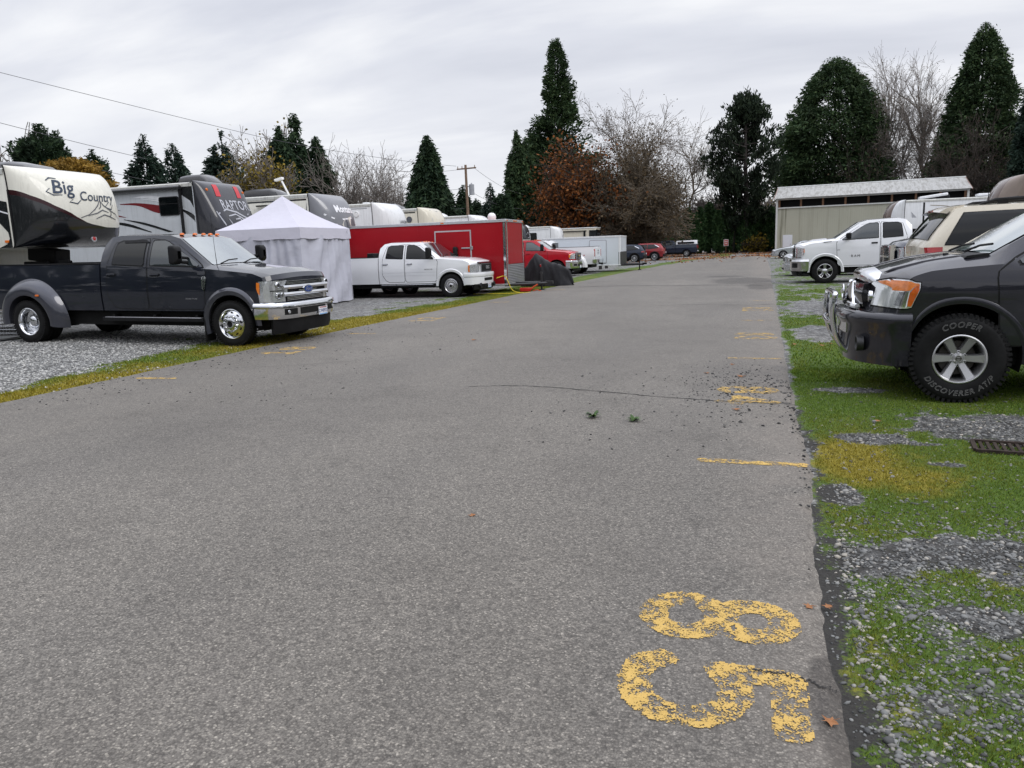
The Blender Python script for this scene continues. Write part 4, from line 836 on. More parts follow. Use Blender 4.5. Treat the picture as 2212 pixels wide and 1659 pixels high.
class RV:
    """front towards +x, wall/cap seam at x=0"""
    def __init__(s,name,label,loc,rz,H,L,wall,capf,capm,colf,zo=1.95,low=.5,w=1.22,n=3.2,m=2.0,group='fifth wheel caravans along the road',nose=None,vis=-1,lowm=None,lowx=-2.5,bands=None,zs=1.,ddx=0.,ddz=0.):
        s.zs=zs; s.ddx=ddx; s.ddz=ddz
        s.root=thing(name,label,'caravan',loc,rz,group); s.H=H; s.L=L; s.w=w; s.vis=vis; s.n=n; s.m=m; s.wall=wall
        mb=MB(); r=.12
        def sec(x,zb,zt): return [(x,-w,zb),(x,-w,zt-r),(x,-w+r*.3,zt-r*.3),(x,-w+r,zt),(x,0,zt+.05),(x,w-r,zt),(x,w-r*.3,zt-r*.3),(x,w,zt-r),(x,w,zb)]
        q=lowx; mb.grid([sec(-L,low,H),sec(q,low,H)]); mb.grid([sec(q,zo,H),sec(.02,zo,H)]); mb.poly(sec(-L,low,H)); mb.poly([(q,-w,low),(q,-w,zo+.1),(q,w,zo+.1),(q,w,low)])
        mb.poly([(-L,-w,low),(q,-w,low),(q,w,low),(-L,w,low)]); mb.poly([(q,-w,zo),(0,-w,zo),(0,w,zo),(q,w,zo)])
        mb.build('wall',wall,s.root)
        mb=MB(); mb.grid([[(x,-w-.012,H-r-.02),(x,-w-.012,H-r*.3),(x,-w+r+.05,H+.012)] for x in (-L,.0)]); mb.grid([[(x,w+.012,H-r-.02),(x,w+.012,H-r*.3),(x,w-r-.05,H+.012)] for x in (-L,.0)]); mb.build('roof_edge',roofm,s.root,smooth=60)
        s.prof=spline([(a,1.95+(b-1.95)*zs) for a,b in capf],10); d=[0]
        for a,b in zip(s.prof[:-1],s.prof[1:]): d.append(d[-1]+float(np.hypot(*(np.array(b)-np.array(a)))))
        s.pd=np.array(d)/d[-1]; s.px=np.array([p[0] for p in s.prof]); s.pz=np.array([p[1] for p in s.prof])
        mb=MB(); P=[]; vs=np.linspace(0,1,72); us=w*np.sin(np.linspace(-PI/2,PI/2,64))
        for v in vs: P.append([s.cap(u,v) for u in us])
        um=(us[1:]+us[:-1])/2; vm=(vs[1:]+vs[:-1])/2
        if bands:            # colour borders follow their own rows of faces
            for k,(mi,hi_,lo_) in enumerate(bands):
                Gb=[]
                for t in np.linspace(0,1,26):
                    row=[]
                    for u in us:
                        a=s.zv(hi_(u),0,.999) if hi_ else 0.; b=s.zv(lo_(u),0,.999) if lo_ else 1.; row.append(s.cap(u,a+(b-a)*t))
                    Gb.append(row)
                mb.grid(Gb,mi)
        else: mb.grid(P,mf=lambda i,j:colf(um[j]*s.vis*-1 if False else um[j],s.cap(um[j],vm[i])[2],vm[i]))
        s.front=mb.build('front_cap',capm,s.root,smooth=60)
        mb=MB()
        for sd in (-1,1): mb.tube([(x+.0,sd*(w+.004),z) for x,_,z in [s.cap(w*.999,v) for v in np.linspace(0,1,20)]],.014,5)
        mb.build('cap_trim',black,s.root)
        for x0 in (-L*.62,-L*.62-.95):
            e=bpy.data.objects.new('wheel',None); COL.objects.link(e); e.parent=s.root; e.location=(x0,vis*(w-.14),.38); e.rotation_euler=(0,0,0 if vis>0 else PI); make_wheel(e,.38,.22,.21,'steel')
        mb=MB(); mb.box((-.45,0,1.80),(.8,.4,.3),ry=.12); mb.box((-.2,0,1.55),(.3,.3,.3)); mb.box((-.2,0,1.38),(.5,.6,.05)); mb.box((-.5,.3,1.62),(.7,.06,.1)); mb.box((-.5,-.3,1.62),(.7,.06,.1)); mb.build('pin_box',black,s.root,bevel=.03)
        mb=MB()
        for sd in (-1,1): mb.box((lowx+.15,sd*.95,.75),(.12,.12,1.5)); mb.box((lowx+.15,sd*.95,.03),(.25,.25,.05))
        mb.build('landing_leg',darkmetal,s.root)
    def cap(s,u,v,off=0.):
        x=float(np.interp(v,s.pd,s.px)); z=float(np.interp(v,s.pd,s.pz)); k=max(0,1-abs(u/s.w)**s.n)**(1/s.m); 
        if off:
            a=np.array(s.cap(u,v)); b=np.array(s.cap(min(u+.01,s.w),v))-a; cc=np.array(s.cap(u,min(v+.01,1)))-a; nn=np.cross(cc,b); nn=nn/(np.linalg.norm(nn)+1e-9)
            if nn[0]<0: nn=-nn
            return tuple(a+nn*off)
        return (x*k,u,z)
    def zv(s,z,lo=.02,hi=.98):
        V=np.linspace(lo,hi,60); Z=np.interp(V,s.pd,s.pz); i=np.argsort(Z); return float(np.interp(z,Z[i],V[i]))
    def capmap(s,u0,z0,off=.012):
        # text right as seen from the front: viewer's right is -u ... for front at +x seen from +x, viewer's right is +y
        return lambda a,b,c:s.cap(max(-s.w*.99,min(s.w*.99,u0+a)),s.zv(1.95+(z0+b-1.95)*s.zs),off+c)
    def captext(s,txt,size,u0,z0,m,name='cap_lettering',**k):
        mb=MB(); put_text(mb,txt,size,s.capmap(u0,z0),**k); return mb.build(name,m,s.front,smooth=0)
    def capline(s,pts,wd,m,name='cap_graphic',u0=0,z0=0):
        mb=MB(); f=s.capmap(u0,z0)
        for L in (pts if isinstance(pts[0][0],(tuple,list)) else [pts]):
            n=len(L); V=[]
            for i,p in enumerate(L):
                a=np.array(L[max(0,i-1)]); b=np.array(L[min(n-1,i+1)]); t=(b-a)/(np.linalg.norm(b-a)+1e-9); w2=wd*(math.sin(PI*min(1,max(.12,(i+.3)/(n-.4))))**.6)/2; V.append([f(p[0]-t[1]*w2,p[1]+t[0]*w2,0),f(p[0]+t[1]*w2,p[1]-t[0]*w2,0)])
            mb.grid(V)
        return mb.build(name,m,s.front,smooth=0)
    def decal(s,polys,m,name='side_graphic',off=.004):
        mb=MB()
        for k,p in enumerate(polys): mb.poly([(min(x+s.ddx,-.01) if s.ddx else x,s.vis*(s.w+off),max(1.96,z+s.ddz) if s.ddz else z) for x,z in p])
        return mb.build(name,m,s.root,smooth=0)
    def window(s,x0,x1,z0,z1,r=.08):
        x0+=s.ddx; x1+=s.ddx; z0+=s.ddz; z1+=s.ddz
        mb=MB(); o=rpoly([(x0,z0),(x1,z0),(x1,z1),(x0,z1)],r); i=rpoly([(x0+.035,z0+.035),(x1-.035,z0+.035),(x1-.035,z1-.035),(x0+.035,z1-.035)],r*.8); y=s.vis*s.w
        mb.prism(o,y,y+s.vis*.025); wdw=mb.build('window',black,s.root,smooth=0); mb=MB(); mb.prism(i,y+s.vis*.02,y+s.vis*.029); mb.box(((x0+x1)/2,y+s.vis*.03,z0+(z1-z0)*.62),(x1-x0-.07,.006,.02),mi=1); mb.build('pane',[glassd,black],wdw,smooth=0)
    def ac(s,x,m,l=1.0,w=.7,h=.3,name='air_conditioner'):
        mb=MB(); V=[]
        for xx,k in ((-l/2,.3),(-l/2+.06,.85),(-l*.2,1),(l*.25,1.),(l/2-.1,.55),(l/2,.12)):
            V.append([(x+xx,y*w/2,s.H+.04+z*h*k) for y,z in ((-1,0),(-.96,.6),(-.8,.93),(0,1),(.8,.93),(.96,.6),(1,0))])
        mb.grid(V); mb.poly(V[0]); mb.poly(V[-1]); return mb.build(name,m,s.root,smooth=50)
    def awning(s,x0,x1,m,arm=True):
        y=s.vis*(s.w+.09); mb=MB(); mb.cyl((x0,y,s.H-.16),(x1,y,s.H-.16),.075,n=14); mb.box(((x0+x1)/2,y-s.vis*.05,s.H-.075),(x1-x0,.1,.05),mi=1)
        if arm:
            for x in (x0+.06,x1-.06): mb.box((x,s.vis*(s.w+.05),(s.H+1.0)/2-.1),(.07,.07,s.H-1.2),mi=2)
        mb.build('awning',[m,roofm,black],s.root,smooth=45)
    def lamp(s,x,z,r=.1,m=None,sp=False):
        mb=MB(); y=s.vis*s.w; mb.lathe([(r,0),(r,.03),(r*.75,.035),(r*.7,.02),(.001,.03)],20,(x,y,z),axis='y')
        for i,v in enumerate(mb.v): mb.v[i]=(v[0],y+s.vis*(abs(v[1]-y)),v[2])
        mb.build('speaker' if sp else 'side_lamp',m or ledwhite,s.root)
def curve_poly(top,bot,n=8): return spline(top,n)+spline(bot[::-1],n)
# cream and black, nearest
zbA=lambda u: float(np.interp(u,[-1.22,-1.1,-.8,-.4,0,.4,.8,1.1,1.22],[3.02,2.90,2.70,2.52,2.42,2.36,2.36,2.42,2.50]))
zbM=lambda u: zbA(u)+float(np.interp(u,[-1.22,-.5,-.15],[.10,.07,0]))
r=RV('caravan',"cream and black fifth wheel caravan with script lettering, above the dark dually's bed",(-14.6,13.5,0),rad(0),3.57,9.5,rvcream,[(0,3.61),(.30,3.57),(.62,3.38),(.84,3.0),(.90,2.55),(.80,2.18),(.55,2.02),(.2,1.96),(0,1.95)],[rvcream,rvblack,mat('gel_coat_maroon',(.03,.008,.01),.25,0,.6)],None,n=3.4,m=2.2,lowx=-1.5,bands=[(0,None,zbM),(2,zbM,zbA),(1,zbA,None)])
r.captext('Big',.40,-.56,3.16,decnavy,shear=.35,offset=.004); r.captext('Country',.28,.24,3.0,decnavy,shear=.35,offset=.002)
r.capline([[(-.80,3.14),(-.88,3.07),(-.78,3.0),(-.6,3.01)],[(-.80,3.3),(-.7,3.36),(-.56,3.35)],[(-.4,2.93),(-.5,2.87),(-.32,2.84),(-.2,2.93)],[(.56,2.92),(.4,2.8),(.58,2.75),(.66,2.86)]],.025,decnavy)
r.capline([[(-.3,2.55),(-.08,2.62),(.1,2.74),(.2,2.83),(.28,2.94),(.36,2.83),(.55,2.72),(.7,2.66),(.84,2.55)],[(-.1,2.6),(.15,2.66),(.3,2.73),(.48,2.68)],[(.1,2.54),(.34,2.63),(.52,2.59),(.7,2.53)],[(.3,2.92),(.27,2.8),(.21,2.75)],[(.56,2.71),(.54,2.63),(.5,2.6)]],.025,decgrey)
r.decal([[(-.02,2.88),(-.6,3.0),(-1.4,3.06),(-5,3.1),(-5,2.78),(-1.4,2.76),(-.75,2.66),(-.3,2.48),(-.09,2.27),(-.07,2.14),(-.16,2.03),(-.4,1.955),(-.02,1.955)]],rvblack)
r.decal([[(-.02,2.66),(-.5,2.79),(-1.4,2.88),(-3,2.9),(-3,2.87),(-1.4,2.855),(-.5,2.76),(-.02,2.63)]],decwhite,off=.007)
mb=MB(); mb.box((-.62,-1.26,2.6),(.1,.06,1.45),ry=-.03); mb.build('awning_arm',black,r.root); mb=MB(); mb.prism(rpoly([(-.42,3.28),(-.18,3.27),(-.18,3.33),(-.42,3.34)],.03),-1.25,-1.22); mb.prism(rpoly([(-.2,2.06),(-.1,2.06),(-.1,2.11),(-.2,2.11)],.02),-1.24,-1.22,mi=1); mb.build('side_lamp',[decnavy,orangem],r.root,smooth=0)
mb=MB(); p=r.cap(.1,r.zv(2.12)); mb.lathe([(.075,0),(.075,.03),(.045,.035)],20,(p[0],p[1],p[2]),axis='x'); mb.lathe([(.05,.032),(.001,.036)],16,p,axis='x',mi=1); mb.build('round_badge',[decsilver,redlens],r.front); r.ac(-1.3,P_black,2.0,.9,.22); 
# grey toy hauler
def colB(u,z,v): return 0
r2=RV('caravan','grey white fifth wheel caravan with dark red swooshes and a charcoal cap',(-17.75,22.95,0),0,4.13,11,rvgrey,[(0,3.74),(.12,3.73),(.32,3.58),(.62,3.1),(.86,2.6),(.85,2.25),(.6,2.0),(.2,1.95),(0,1.95)],[rvcharcoal],colB,n=6,m=2.4,zs=1.24,ddx=.36,ddz=.58)
r2.captext('RAPTOR',.36,.08,3.10,decsilver,space=1.08,offset=.006); 
r2.capline([[(-.95,2.92),(-.8,2.6),(-.6,2.35),(-.4,2.25)],[(-.9,2.86),(-.5,2.98),(0,2.92),(.5,2.75),(.9,2.5)],[(-.55,2.72),(-.4,2.55),(-.1,2.45),(.2,2.55),(.4,2.7)],[(-.5,2.8),(-.1,2.86),(.3,2.72),(.45,2.5),(.2,2.35),(-.15,2.4)],[(-.2,2.72),(.05,2.75),(.2,2.62),(.05,2.5)],[(.55,2.85),(.95,3.02),(1.0,2.8)]],.05,decsilver)
r2.capline([[(-.6,2.5),(-.45,2.42),(-.3,2.5)],[(.3,2.6),(.5,2.5),(.6,2.35)]],.07,decred)
redb=mat('decal_bright_red',(.5,.03,.04),.3,0,.4)
mb=MB(); f=r2.capmap(0,0)
for a,b in ((-.68,-.44),(.44,.66)): mb.grid([[f(a+(b-a)*t+.10*s2,3.66-.33*(1-s2)-.0,0) for t in np.linspace(0,1,4)] for s2 in (1,.75,.5,.25,0)])
mb.build('red_bar',redb,r2.front)
r2.decal([spline([(-.05,3.5),(-.3,3.55),(-.9,3.45)],4)+[(-.9,3.2),(-.5,2.95),(-.05,2.7)]],rvblack); r2.decal([[(-.8,3.15),(-.02,2.72),(-.02,2.5),(-.8,2.78)]],rvgrey,off=.007)
r2.decal([curve_poly([(-.9,2.72),(-.5,2.55),(-.02,2.2)],[(-.9,2.68),(-.5,2.38),(-.02,1.97)])],rvblack)
r2.decal([curve_poly([(-3.4,2.98),(-2.6,2.97),(-1.6,2.83),(-1.15,2.72)],[(-3.4,2.96),(-2.6,2.87),(-1.9,2.62),(-1.15,2.55)])],decred)
r2.decal([curve_poly([(-2.8,3.16),(-2.2,3.2),(-1.15,3.05)],[(-2.8,3.15),(-2.2,3.1),(-1.15,2.92)]),curve_poly([(-2.5,3.12),(-1.8,3.02),(-1.15,2.84)],[(-2.5,3.1),(-1.8,2.98),(-1.15,2.8)])],decwhite,off=.007)
r2.decal([curve_poly([(-5,2.82),(-4,2.72),(-3.2,2.52)],[(-5,2.72),(-4,2.62),(-3.2,2.51)])],decred); r2.decal([curve_poly([(-5,2.96),(-4,2.85),(-3.4,2.76)],[(-5,2.9),(-4,2.82),(-3.4,2.75)]),curve_poly([(-4.2,2.42),(-3.2,2.32),(-2.2,2.0)],[(-4.2,2.4),(-3.2,2.22),(-2.2,1.97)]),curve_poly([(-3.3,2.46),(-2.4,2.3),(-1.3,1.97)],[(-3.3,2.44),(-2.4,2.22),(-1.5,1.96)])],rvblack)
r2.window(-1.75,-.95,2.5,3.12); r2.awning(-9,-.42,rvblack); r2.ac(-.62,P_black,1.15,.9,.3)
mb=MB(); 
for u in (-.95,.95): p=r2.cap(u,.16,.0); mb.lathe([(.05,0),(.04,.03),(.001,.035)],10,p,axis='x')
mb.build('marker_light',orangem,r2.front)
# grey capped cream
r3=RV('caravan','cream fifth wheel caravan with silver grey cap and mountain picture, behind the white tent peak',(-15.95,27.0,0),0,3.88,10,rvcream,[(0,3.90),(.3,3.86),(.62,3.62),(.88,3.2),(.98,2.7),(.9,2.3),(.55,2.0),(0,1.95)],[rvsilver],colB,n=3,m=2)
r3.captext('Montana',.36,.0,3.3,decwhite,offset=.014); r3.capline([[(-1.05,3.12),(-.8,2.95),(-.3,2.92),(.3,2.98),(1.0,2.9)],[(-1.05,3.1),(-.7,2.7),(-.3,2.4)]],.06,decwhite)
mb=MB(); f=r3.capmap(0,0)
for p in ([(-.45,2.72),(-.2,2.98),(-.05,2.8),(.0,2.55),(-.25,2.5)],[(.0,2.98),(.28,3.05),(.5,2.7),(.55,2.45),(.2,2.4),(.12,2.7)],[(-.2,2.5),(0,2.5),(.1,2.3),(-.1,2.3)],[(.6,2.8),(.75,2.6),(.8,2.4),(.65,2.45)]): mb.poly([f(a,b,0) for a,b in p])
mb.build('mountain_graphic',rvcream,r3.front,smooth=0)
mb=MB()
for p in ([(-.2,2.96),(-.05,2.8),(.0,2.57),(-.12,2.6)],[(.28,3.03),(.5,2.7),(.55,2.47),(.36,2.6)]): mb.poly([r3.capmap(0,0,.018)(a,b,0) for a,b in p])
mb.build('mountain_shade',decgrey,r3.front,smooth=0)
r3.decal([spline([(-.05,3.6),(-.12,3.2),(-.35,2.8),(-.5,2.4)],5)+[(-.05,2.4)]],rvsilver); r3.decal([curve_poly([(-3,2.9),(-1.5,2.75),(-.3,2.5)],[(-3,2.6),(-1.5,2.5),(-.4,2.3)])],rvcharcoal,off=.007); r3.decal([[(-9,3.64),(-.05,3.64),(-.05,3.7),(-9,3.7)]],rvblack); r3.lamp(-.15-.42,3.3,.15,decgrey,True)
r3.ac(-2.6,P_black,1.6,.9,.34); mb=MB(); mb.box((-1.6,-1.3,3.52),(1.2,.08,.05)); mb.box((-1.25,-1.3,3.3),(.05,.06,.5)); mb.tube([(-1.3,-1.3,3.45),(-1.9,-1.3,3.1)],.03); mb.build('awning_arm',black,r3.root)
mb=MB(); mb.cyl((-1.35,-.3,3.9),(-1.62,-.35,4.5),.04,n=8); mb.box((-1.72,-.36,4.56),(.36,.16,.09),ry=-.2); mb.build('roof_antenna',ledwhite,r3.root,bevel=.03)
# white
r4=RV('caravan','white fifth wheel caravan with small dark lettering on its rounded white cap',(-16.5,33.1,0),0,3.83,10,rvwhite,[(0,3.87),(.4,3.82),(.75,3.55),(.95,3.1),(.98,2.6),(.85,2.2),(.5,1.98),(0,1.95)],[rvwhite],colB,n=2.6,m=2)
r4.captext('LANDMARK',.21,.25,2.98,decgrey,space=1.0); r4.capline([[(-.5,2.75),(0,2.86),(.3,2.82)],[(.3,2.82),(.6,2.88),(1.0,2.7)],[(.24,3.0),(.26,2.85),(.3,2.7)]],.05,decgrey)
r4.decal([curve_poly([(-3,2.95),(-1.5,2.85),(-.2,2.6)],[(-3,2.8),(-1.5,2.68),(-.2,2.5)])],decgrey); r4.lamp(-.75,3.38,.13,ledwhite,True); r4.decal([[(-9,3.6),(-.2,3.6),(-.2,3.64),(-9,3.64)]],decsilver)
mb=MB(); mb.box((-1.0,.3,3.93),(.3,.3,.1)); mb.build('roof_vent',rvwhite,r4.root,bevel=.03)
r5=RV('caravan','ivory fifth wheel caravan with black roof unit, between two white caravans',(-16.9,39.0,0),0,3.86,10,rvivory,[(0,3.90),(.3,3.88),(.6,3.7),(.85,3.2),(.9,2.6),(.7,2.1),(0,1.95)],[rvivory],colB,n=4,m=2)
r5.captext('MONTANA',.26,.1,3.0,decgrey,space=1.05); r5.capline([[(-.75,3.75),(-.85,3.3),(-.9,2.9)],[(-.75,3.75),(0,3.72),(.75,3.7),(.9,3.2)]],.04,roofm); r5.decal([curve_poly([(-3,3.0),(-1.5,3.0),(-.6,3.3)],[(-3,2.8),(-1.5,2.8),(-.6,2.5)])],decgrey); r5.decal([[(-9,3.62),(-.1,3.62),(-.1,3.68),(-9,3.68)]],rvblack); r5.lamp(-.45,3.3,.16,decgrey,True); r5.ac(-2.3,P_black,1.9,.9,.33)
mb=MB(); mb.box((-1.7,-1.33,3.5),(.9,.1,.06)); mb.build('awning_arm',black,r5.root)
r6=RV('caravan','low white caravan roof showing furthest left above the front of the red trailer',(-16.9,46.6,0),0,3.72,10,rvwhite,[(0,3.76),(.4,3.72),(.75,3.5),(.9,3.0),(.9,2.5),(.6,2.0),(0,1.95)],[rvwhite],colB,n=3,m=2)
r6.capline([[(-.7,3.35),(-.55,3.42),(-.5,3.3)],[(.3,3.45),(.35,3.2)],[(.2,3.38),(.5,3.4)],[(.7,3.3),(.8,3.4)]],.05,decgrey); r6.ac(-2.5,rvwhite,1.2,.8,.25)
mb=MB(); V=[]
r7=RV('caravan','white fifth wheel caravan with one dark square window, behind the white dually pickup',(-18.6,73.5,0),0,3.6,10,rvwhite,[(0,3.6),(.4,3.56),(.78,3.35),(.95,2.9),(.98,2.4),(.8,2.0),(.4,1.8),(0,1.75)],[rvwhite],colB,n=3,m=2,zo=1.75)
r7.window(-2.5,-1.3,2.35,3.05,.12); r7.decal([[(-4.2,1.8),(-3.0,1.8),(-3.0,3.1),(-4.2,3.1)]],rvwhite,off=.03); r7.decal([[(-3.02,1.8),(-2.97,1.8),(-2.97,3.13),(-3.02,3.13)],[(-9,3.3),(-.1,3.3),(-.1,3.34),(-9,3.34)]],decsilver,off=.034); r7.capline([[(-.2,2.6),(.2,2.85),(.4,2.7),(.7,2.75)],[(-.1,2.55),(.3,2.68),(.7,2.6)]],.06,decgrey); r7.ac(-3,rvwhite,1.2,.8,.22)
r8=RV('caravan','caravan with dark patterned cap peeping out past the red trailer corner',(-19.9,66.5,0),0,3.62,9,rvcream,[(0,3.76),(.3,3.7),(.6,3.4),(.8,2.9),(.85,2.4),(.6,2.0),(0,1.95)],[rvcharcoal,rvcream],lambda u,z,v:1 if z<2.35 else 0,n=4,m=2)
r8.capline([[(-.6,2.8),(0,3.0),(.4,2.7),(.9,2.9)],[(-.4,2.5),(.3,2.6),(.9,2.5)]],.08,decsilver)
# motor home with dark face
root=thing('motor_home','cream motor home with a dark windscreen front, rising behind the white cargo trailer','motor home',(-15.7,81.5,0),0); L=9; mb=MB()
mb.box((-L/2,0,1.95),(L,2.5,3.0)); mb.build('body',rvivory,root,bevel=.08); mb=MB(); mb.box((.03,0,2.7),(.1,2.3,1.2)); mb.box((-.35,-1.26,2.75),(.75,.03,1.0)); mb.build('windscreen',glassd,root,bevel=.05)
mb=MB(); mb.box((-.1,0,1.2),(.5,2.45,1.3)); mb.build('nose',rvsilver,root,bevel=.15); mb=MB(); mb.box((-2.3,-1.3,3.2),(2.6,.1,.08)); mb.box((-1.2,-1.3,2.8),(.2,.1,.7)); mb.build('awning_arm',black,root)
mb=MB(); mb.box((-L/2,0,3.5),(L+.1,2.56,.1)); mb.build('roof_edge',rvwhite,root,bevel=.03); mb=MB(); mb.box((.3,-1.35,2.7),(.25,.25,.45)); mb.build('door_mirror',black,root,bevel=.05)
mb=MB()
for x in (-1.0,-6.5): mb.cyl((x,-1.27,.48),(x,1.27,.48),.48,n=20)
mb.build('wheel',rubber,root)
# right hand side caravans
ra=RV('caravan','white fifth wheel caravan with brown front, behind the white pickup on the right',(8.6,52.5,0),PI,3.62,9.5,rvwhite,[(0,3.66),(.35,3.62),(.7,3.4),(.95,2.95),(1.0,2.5),(.85,2.15),(.4,1.95),(0,1.95)],[rvwhite,rvbrown],lambda u,z,v:1 if (abs(u)<.98 and v>.06) else 0,n=3.4,m=2,vis=1)
ra.decal([[(-1.02,2.0),(-.92,2.0),(-.92,3.45),(-1.02,3.45)]],black); ra.decal([curve_poly([(-1.3,3.3),(-2.4,3.15),(-3.6,2.6)],[(-1.3,3.26),(-2.4,3.1),(-3.6,2.52)]),curve_poly([(-3.5,3.2),(-4.0,2.9),(-4.2,2.5)],[(-3.48,3.2),(-3.96,2.9),(-4.16,2.5)])],mat('decal_tan',(.35,.31,.26),.4),off=.006)
ra.window(-5.35,-4.55,2.7,3.2); ra.decal([[(-.6,2.6),(-.35,2.6),(-.3,2.95),(-.5,3.0)][:3]],decsilver); mb=MB(); mb.box((-1.6,.2,3.83),(1.5,.7,.16),ry=.12); mb.box((-2.1,.2,3.76),(.7,.6,.2),mi=1); mb.build('roof_vent',[rvwhite,black],ra.root,bevel=.05); mb=MB(); mb.box((-4.5,-.2,3.78),(1.0,.8,.16)); mb.box((-6.0,.1,3.8),(1.0,.8,.22)); mb.build('roof_hatch',rvwhite,ra.root,bevel=.06)
rb=RV('caravan','tan fifth wheel caravan with glossy brown nose at the right edge of the view',(10.7,38.2,0),PI,3.85,9.5,rvtan,[(0,3.89),(.4,3.84),(.8,3.55),(1.08,3.0),(1.12,2.5),(.95,2.15),(.4,1.95),(0,1.95)],[rvbrown,rvtan],lambda u,z,v:1 if u>.75 or v<.1 else 0,n=3,m=2,vis=1)
rb.lamp(-.42,3.2,.15,rvivory,True); rb.decal([curve_poly([(-.3,2.2),(-1,2.7),(-2,3.0)],[(-.3,2.0),(-1,2.4),(-2,2.7)])],decnavy); rb.capline([[(-.3,3.5),(-.1,3.1),(0,2.7)],[(.2,3.5),(.3,3.1),(.25,2.7)]],.05,decsilver)
mb=MB(); mb.box((-1.4,1.32,2.55),(2.6,.1,.14),ry=.3); mb.build('awning_arm',black,rb.root)
# ---- cargo trailers --------------------------------------------------------------------
def trailer(label,loc,L,W,H,z0,skin,skinm2,edge,door,guard,lamps=True,rz=0,plates=0,doorcut=None):
    t=thing('cargo_trailer',label,'trailer',loc,rz,'enclosed cargo trailers'); mb=MB(); mb.box((-L/2,0,(z0+H)/2),(L,W,H-z0)); b=mb.build('body',skin,t,bevel=.02)
    if plates:
        mb=MB(); x=-.5
        while x>-L+.2:
            for k in range(16): mb.lathe([(.011,0),(.008,.006),(.001,.008)],6,(x,-W/2,z0+.1+(H-z0-.25)*k/15),axis='y')
            x-=plates
        for i,v in enumerate(mb.v): mb.v[i]=(v[0],-W/2-abs(v[1]+W/2),v[2])
        mb.build('rivet_rows',skin,b)
    mb=MB(); r=.05
    for sd in (-1,1):
        mb.box((-L/2,sd*(W/2+.008),H-.05),(L+.02,.03,.1)); mb.box((-L/2,sd*(W/2+.006),z0+.02),(L,.03,.06))
    mb.box((.008,0,H-.05),(.03,W-.02,.1)); mb.build('roof_rail',edge,b,bevel=.008)
    mb=MB()
    for sd in (-1,1):
        V=[]
        for z in (z0+.0,H-.1): V.append([(-.12,sd*(W/2+.012),z),(-.03,sd*(W/2+.012),z),(.012,sd*(W/2-.03),z),(.012,sd*(W/2-.12),z)])
        mb.grid(V)
    mb.build('corner_trim',chrome if edge is not rvwhite else rvwhite,b,smooth=60)
    x0,x1,d0,d1=door; y=-W/2
    mb=MB(); fr=.05; o=rpoly([(x0,d0),(x1,d0),(x1,d1),(x0,d1)],.09 if edge is rvwhite else .02); i=rpoly([(x0+fr,d0+fr),(x1-fr,d0+fr),(x1-fr,d1-fr),(x0+fr,d1-fr)],.07 if edge is rvwhite else .02); n=len(o)
    mb.prism(o,y-.012,y,mi=0); mb.prism(i,y-.022,y-.005,mi=1)
    d=mb.build('door',[edge if edge is not rvwhite else decsilver,skin],t,smooth=0)
    mb=MB()
    if edge is not rvwhite: mb.box((x1-.18,y-.045,d0+(d1-d0)*.63),(.42,.02,.045)); mb.box((x1+.01,y-.03,d0+(d1-d0)*.63),(.1,.05,.13)); mb.box((x0-.01,y-.03,d0+(d1-d0)*.55),(.1,.04,.12)); mb.box((x0-.01,y-.03,d0+.25),(.1,.04,.12))
    else: mb.box((x0+.12,y-.035,d0+(d1-d0)*.55),(.08,.03,.1)); mb.box((x1-.3,y-.03,d0-.02),(.1,.03,.05))
    mb.build('latch',alloy if edge is not rvwhite else darkmetal,d,bevel=.006)
    mb=MB(); n=26; V=[]
    for k in range(n): z=z0+.02+guard*k/(n-1); V.append([(.012+.012*(k%2),q,z) for q in (-W/2+.0,W/2-.0)])
    mb.grid(V); 
    for sd in (-1,): mb.grid([[(.016,sd*(W/2-.002),z),(-.12,sd*(W/2+.016),z)] for z in (z0+.02,z0+guard)]) if edge is rvwhite else 0
    mb.build('stone_guard',mat('tread_plate',(.42,.42,.43),.35,.9,bs=70,bst=.4) if edge is not rvwhite else darkmetal,b,smooth=0)
    mb=MB()
    for sd in (-1,1): mb.tube([(-.2,sd*W*.38,z0-.0),(.3,sd*W*.3,z0+.0),(1.25,0,z0+.0)],.055,6)
    mb.box((1.3,0,z0+.03),(.3,.12,.1)); mb.cyl((1.0,0,.04),(1.0,0,z0+.35),.035,n=10); mb.cyl((1.0,0,z0+.35),(1.0,0,z0+.42),.05,n=10); mb.box((1.0,0,.03),(.2,.2,.05)); mb.box((.5,0,z0+.05),(.9,.5,.04))
    mb.build('tongue',darkmetal if edge is not rvwhite else black,t,smooth=45)
    if lamps:
        mb=MB()
        for q in (-.16,0,.16): mb.box((.03,q,H-.05),(.03,.1,.04))
        for q in (-W/2+.1,W/2-.1): mb.box((.03,q,H-.05),(.03,.1,.04))
        for x in (-L*.34,): mb.box((x,y-.03,H-.05),(.12,.03,.04))
        mb.box((-.35,y-.012,z0+.3),(.12,.025,.04)); mb.build('marker_light',orangem,b,bevel=.006)
    for x in (-L*.55,-L*.55-.85):
        e=bpy.data.objects.new('wheel',None); COL.objects.link(e); e.parent=t; e.location=(x,-W/2+.16,.34); e.rotation_euler=(0,0,PI); make_wheel(e,.34,.2,.19,'steel')
    return t
tr_red=mat('red_aluminium_skin',(.30,.008,.014),.34,0,.12,var=.06,vs=.8,bs=.9,bst=.35,bd=.03); rail=mat('aluminium_rail',(.55,.56,.57),.4,.8,var=.08)
t=trailer('long red enclosed cargo trailer with silver corner trim and side hatch, behind the white dually',(-8.6,28.1,0),7.3,2.14,2.66,.27,tr_red,None,rail,(-2.82,-1.36,.55,2.33),.75,plates=.6)
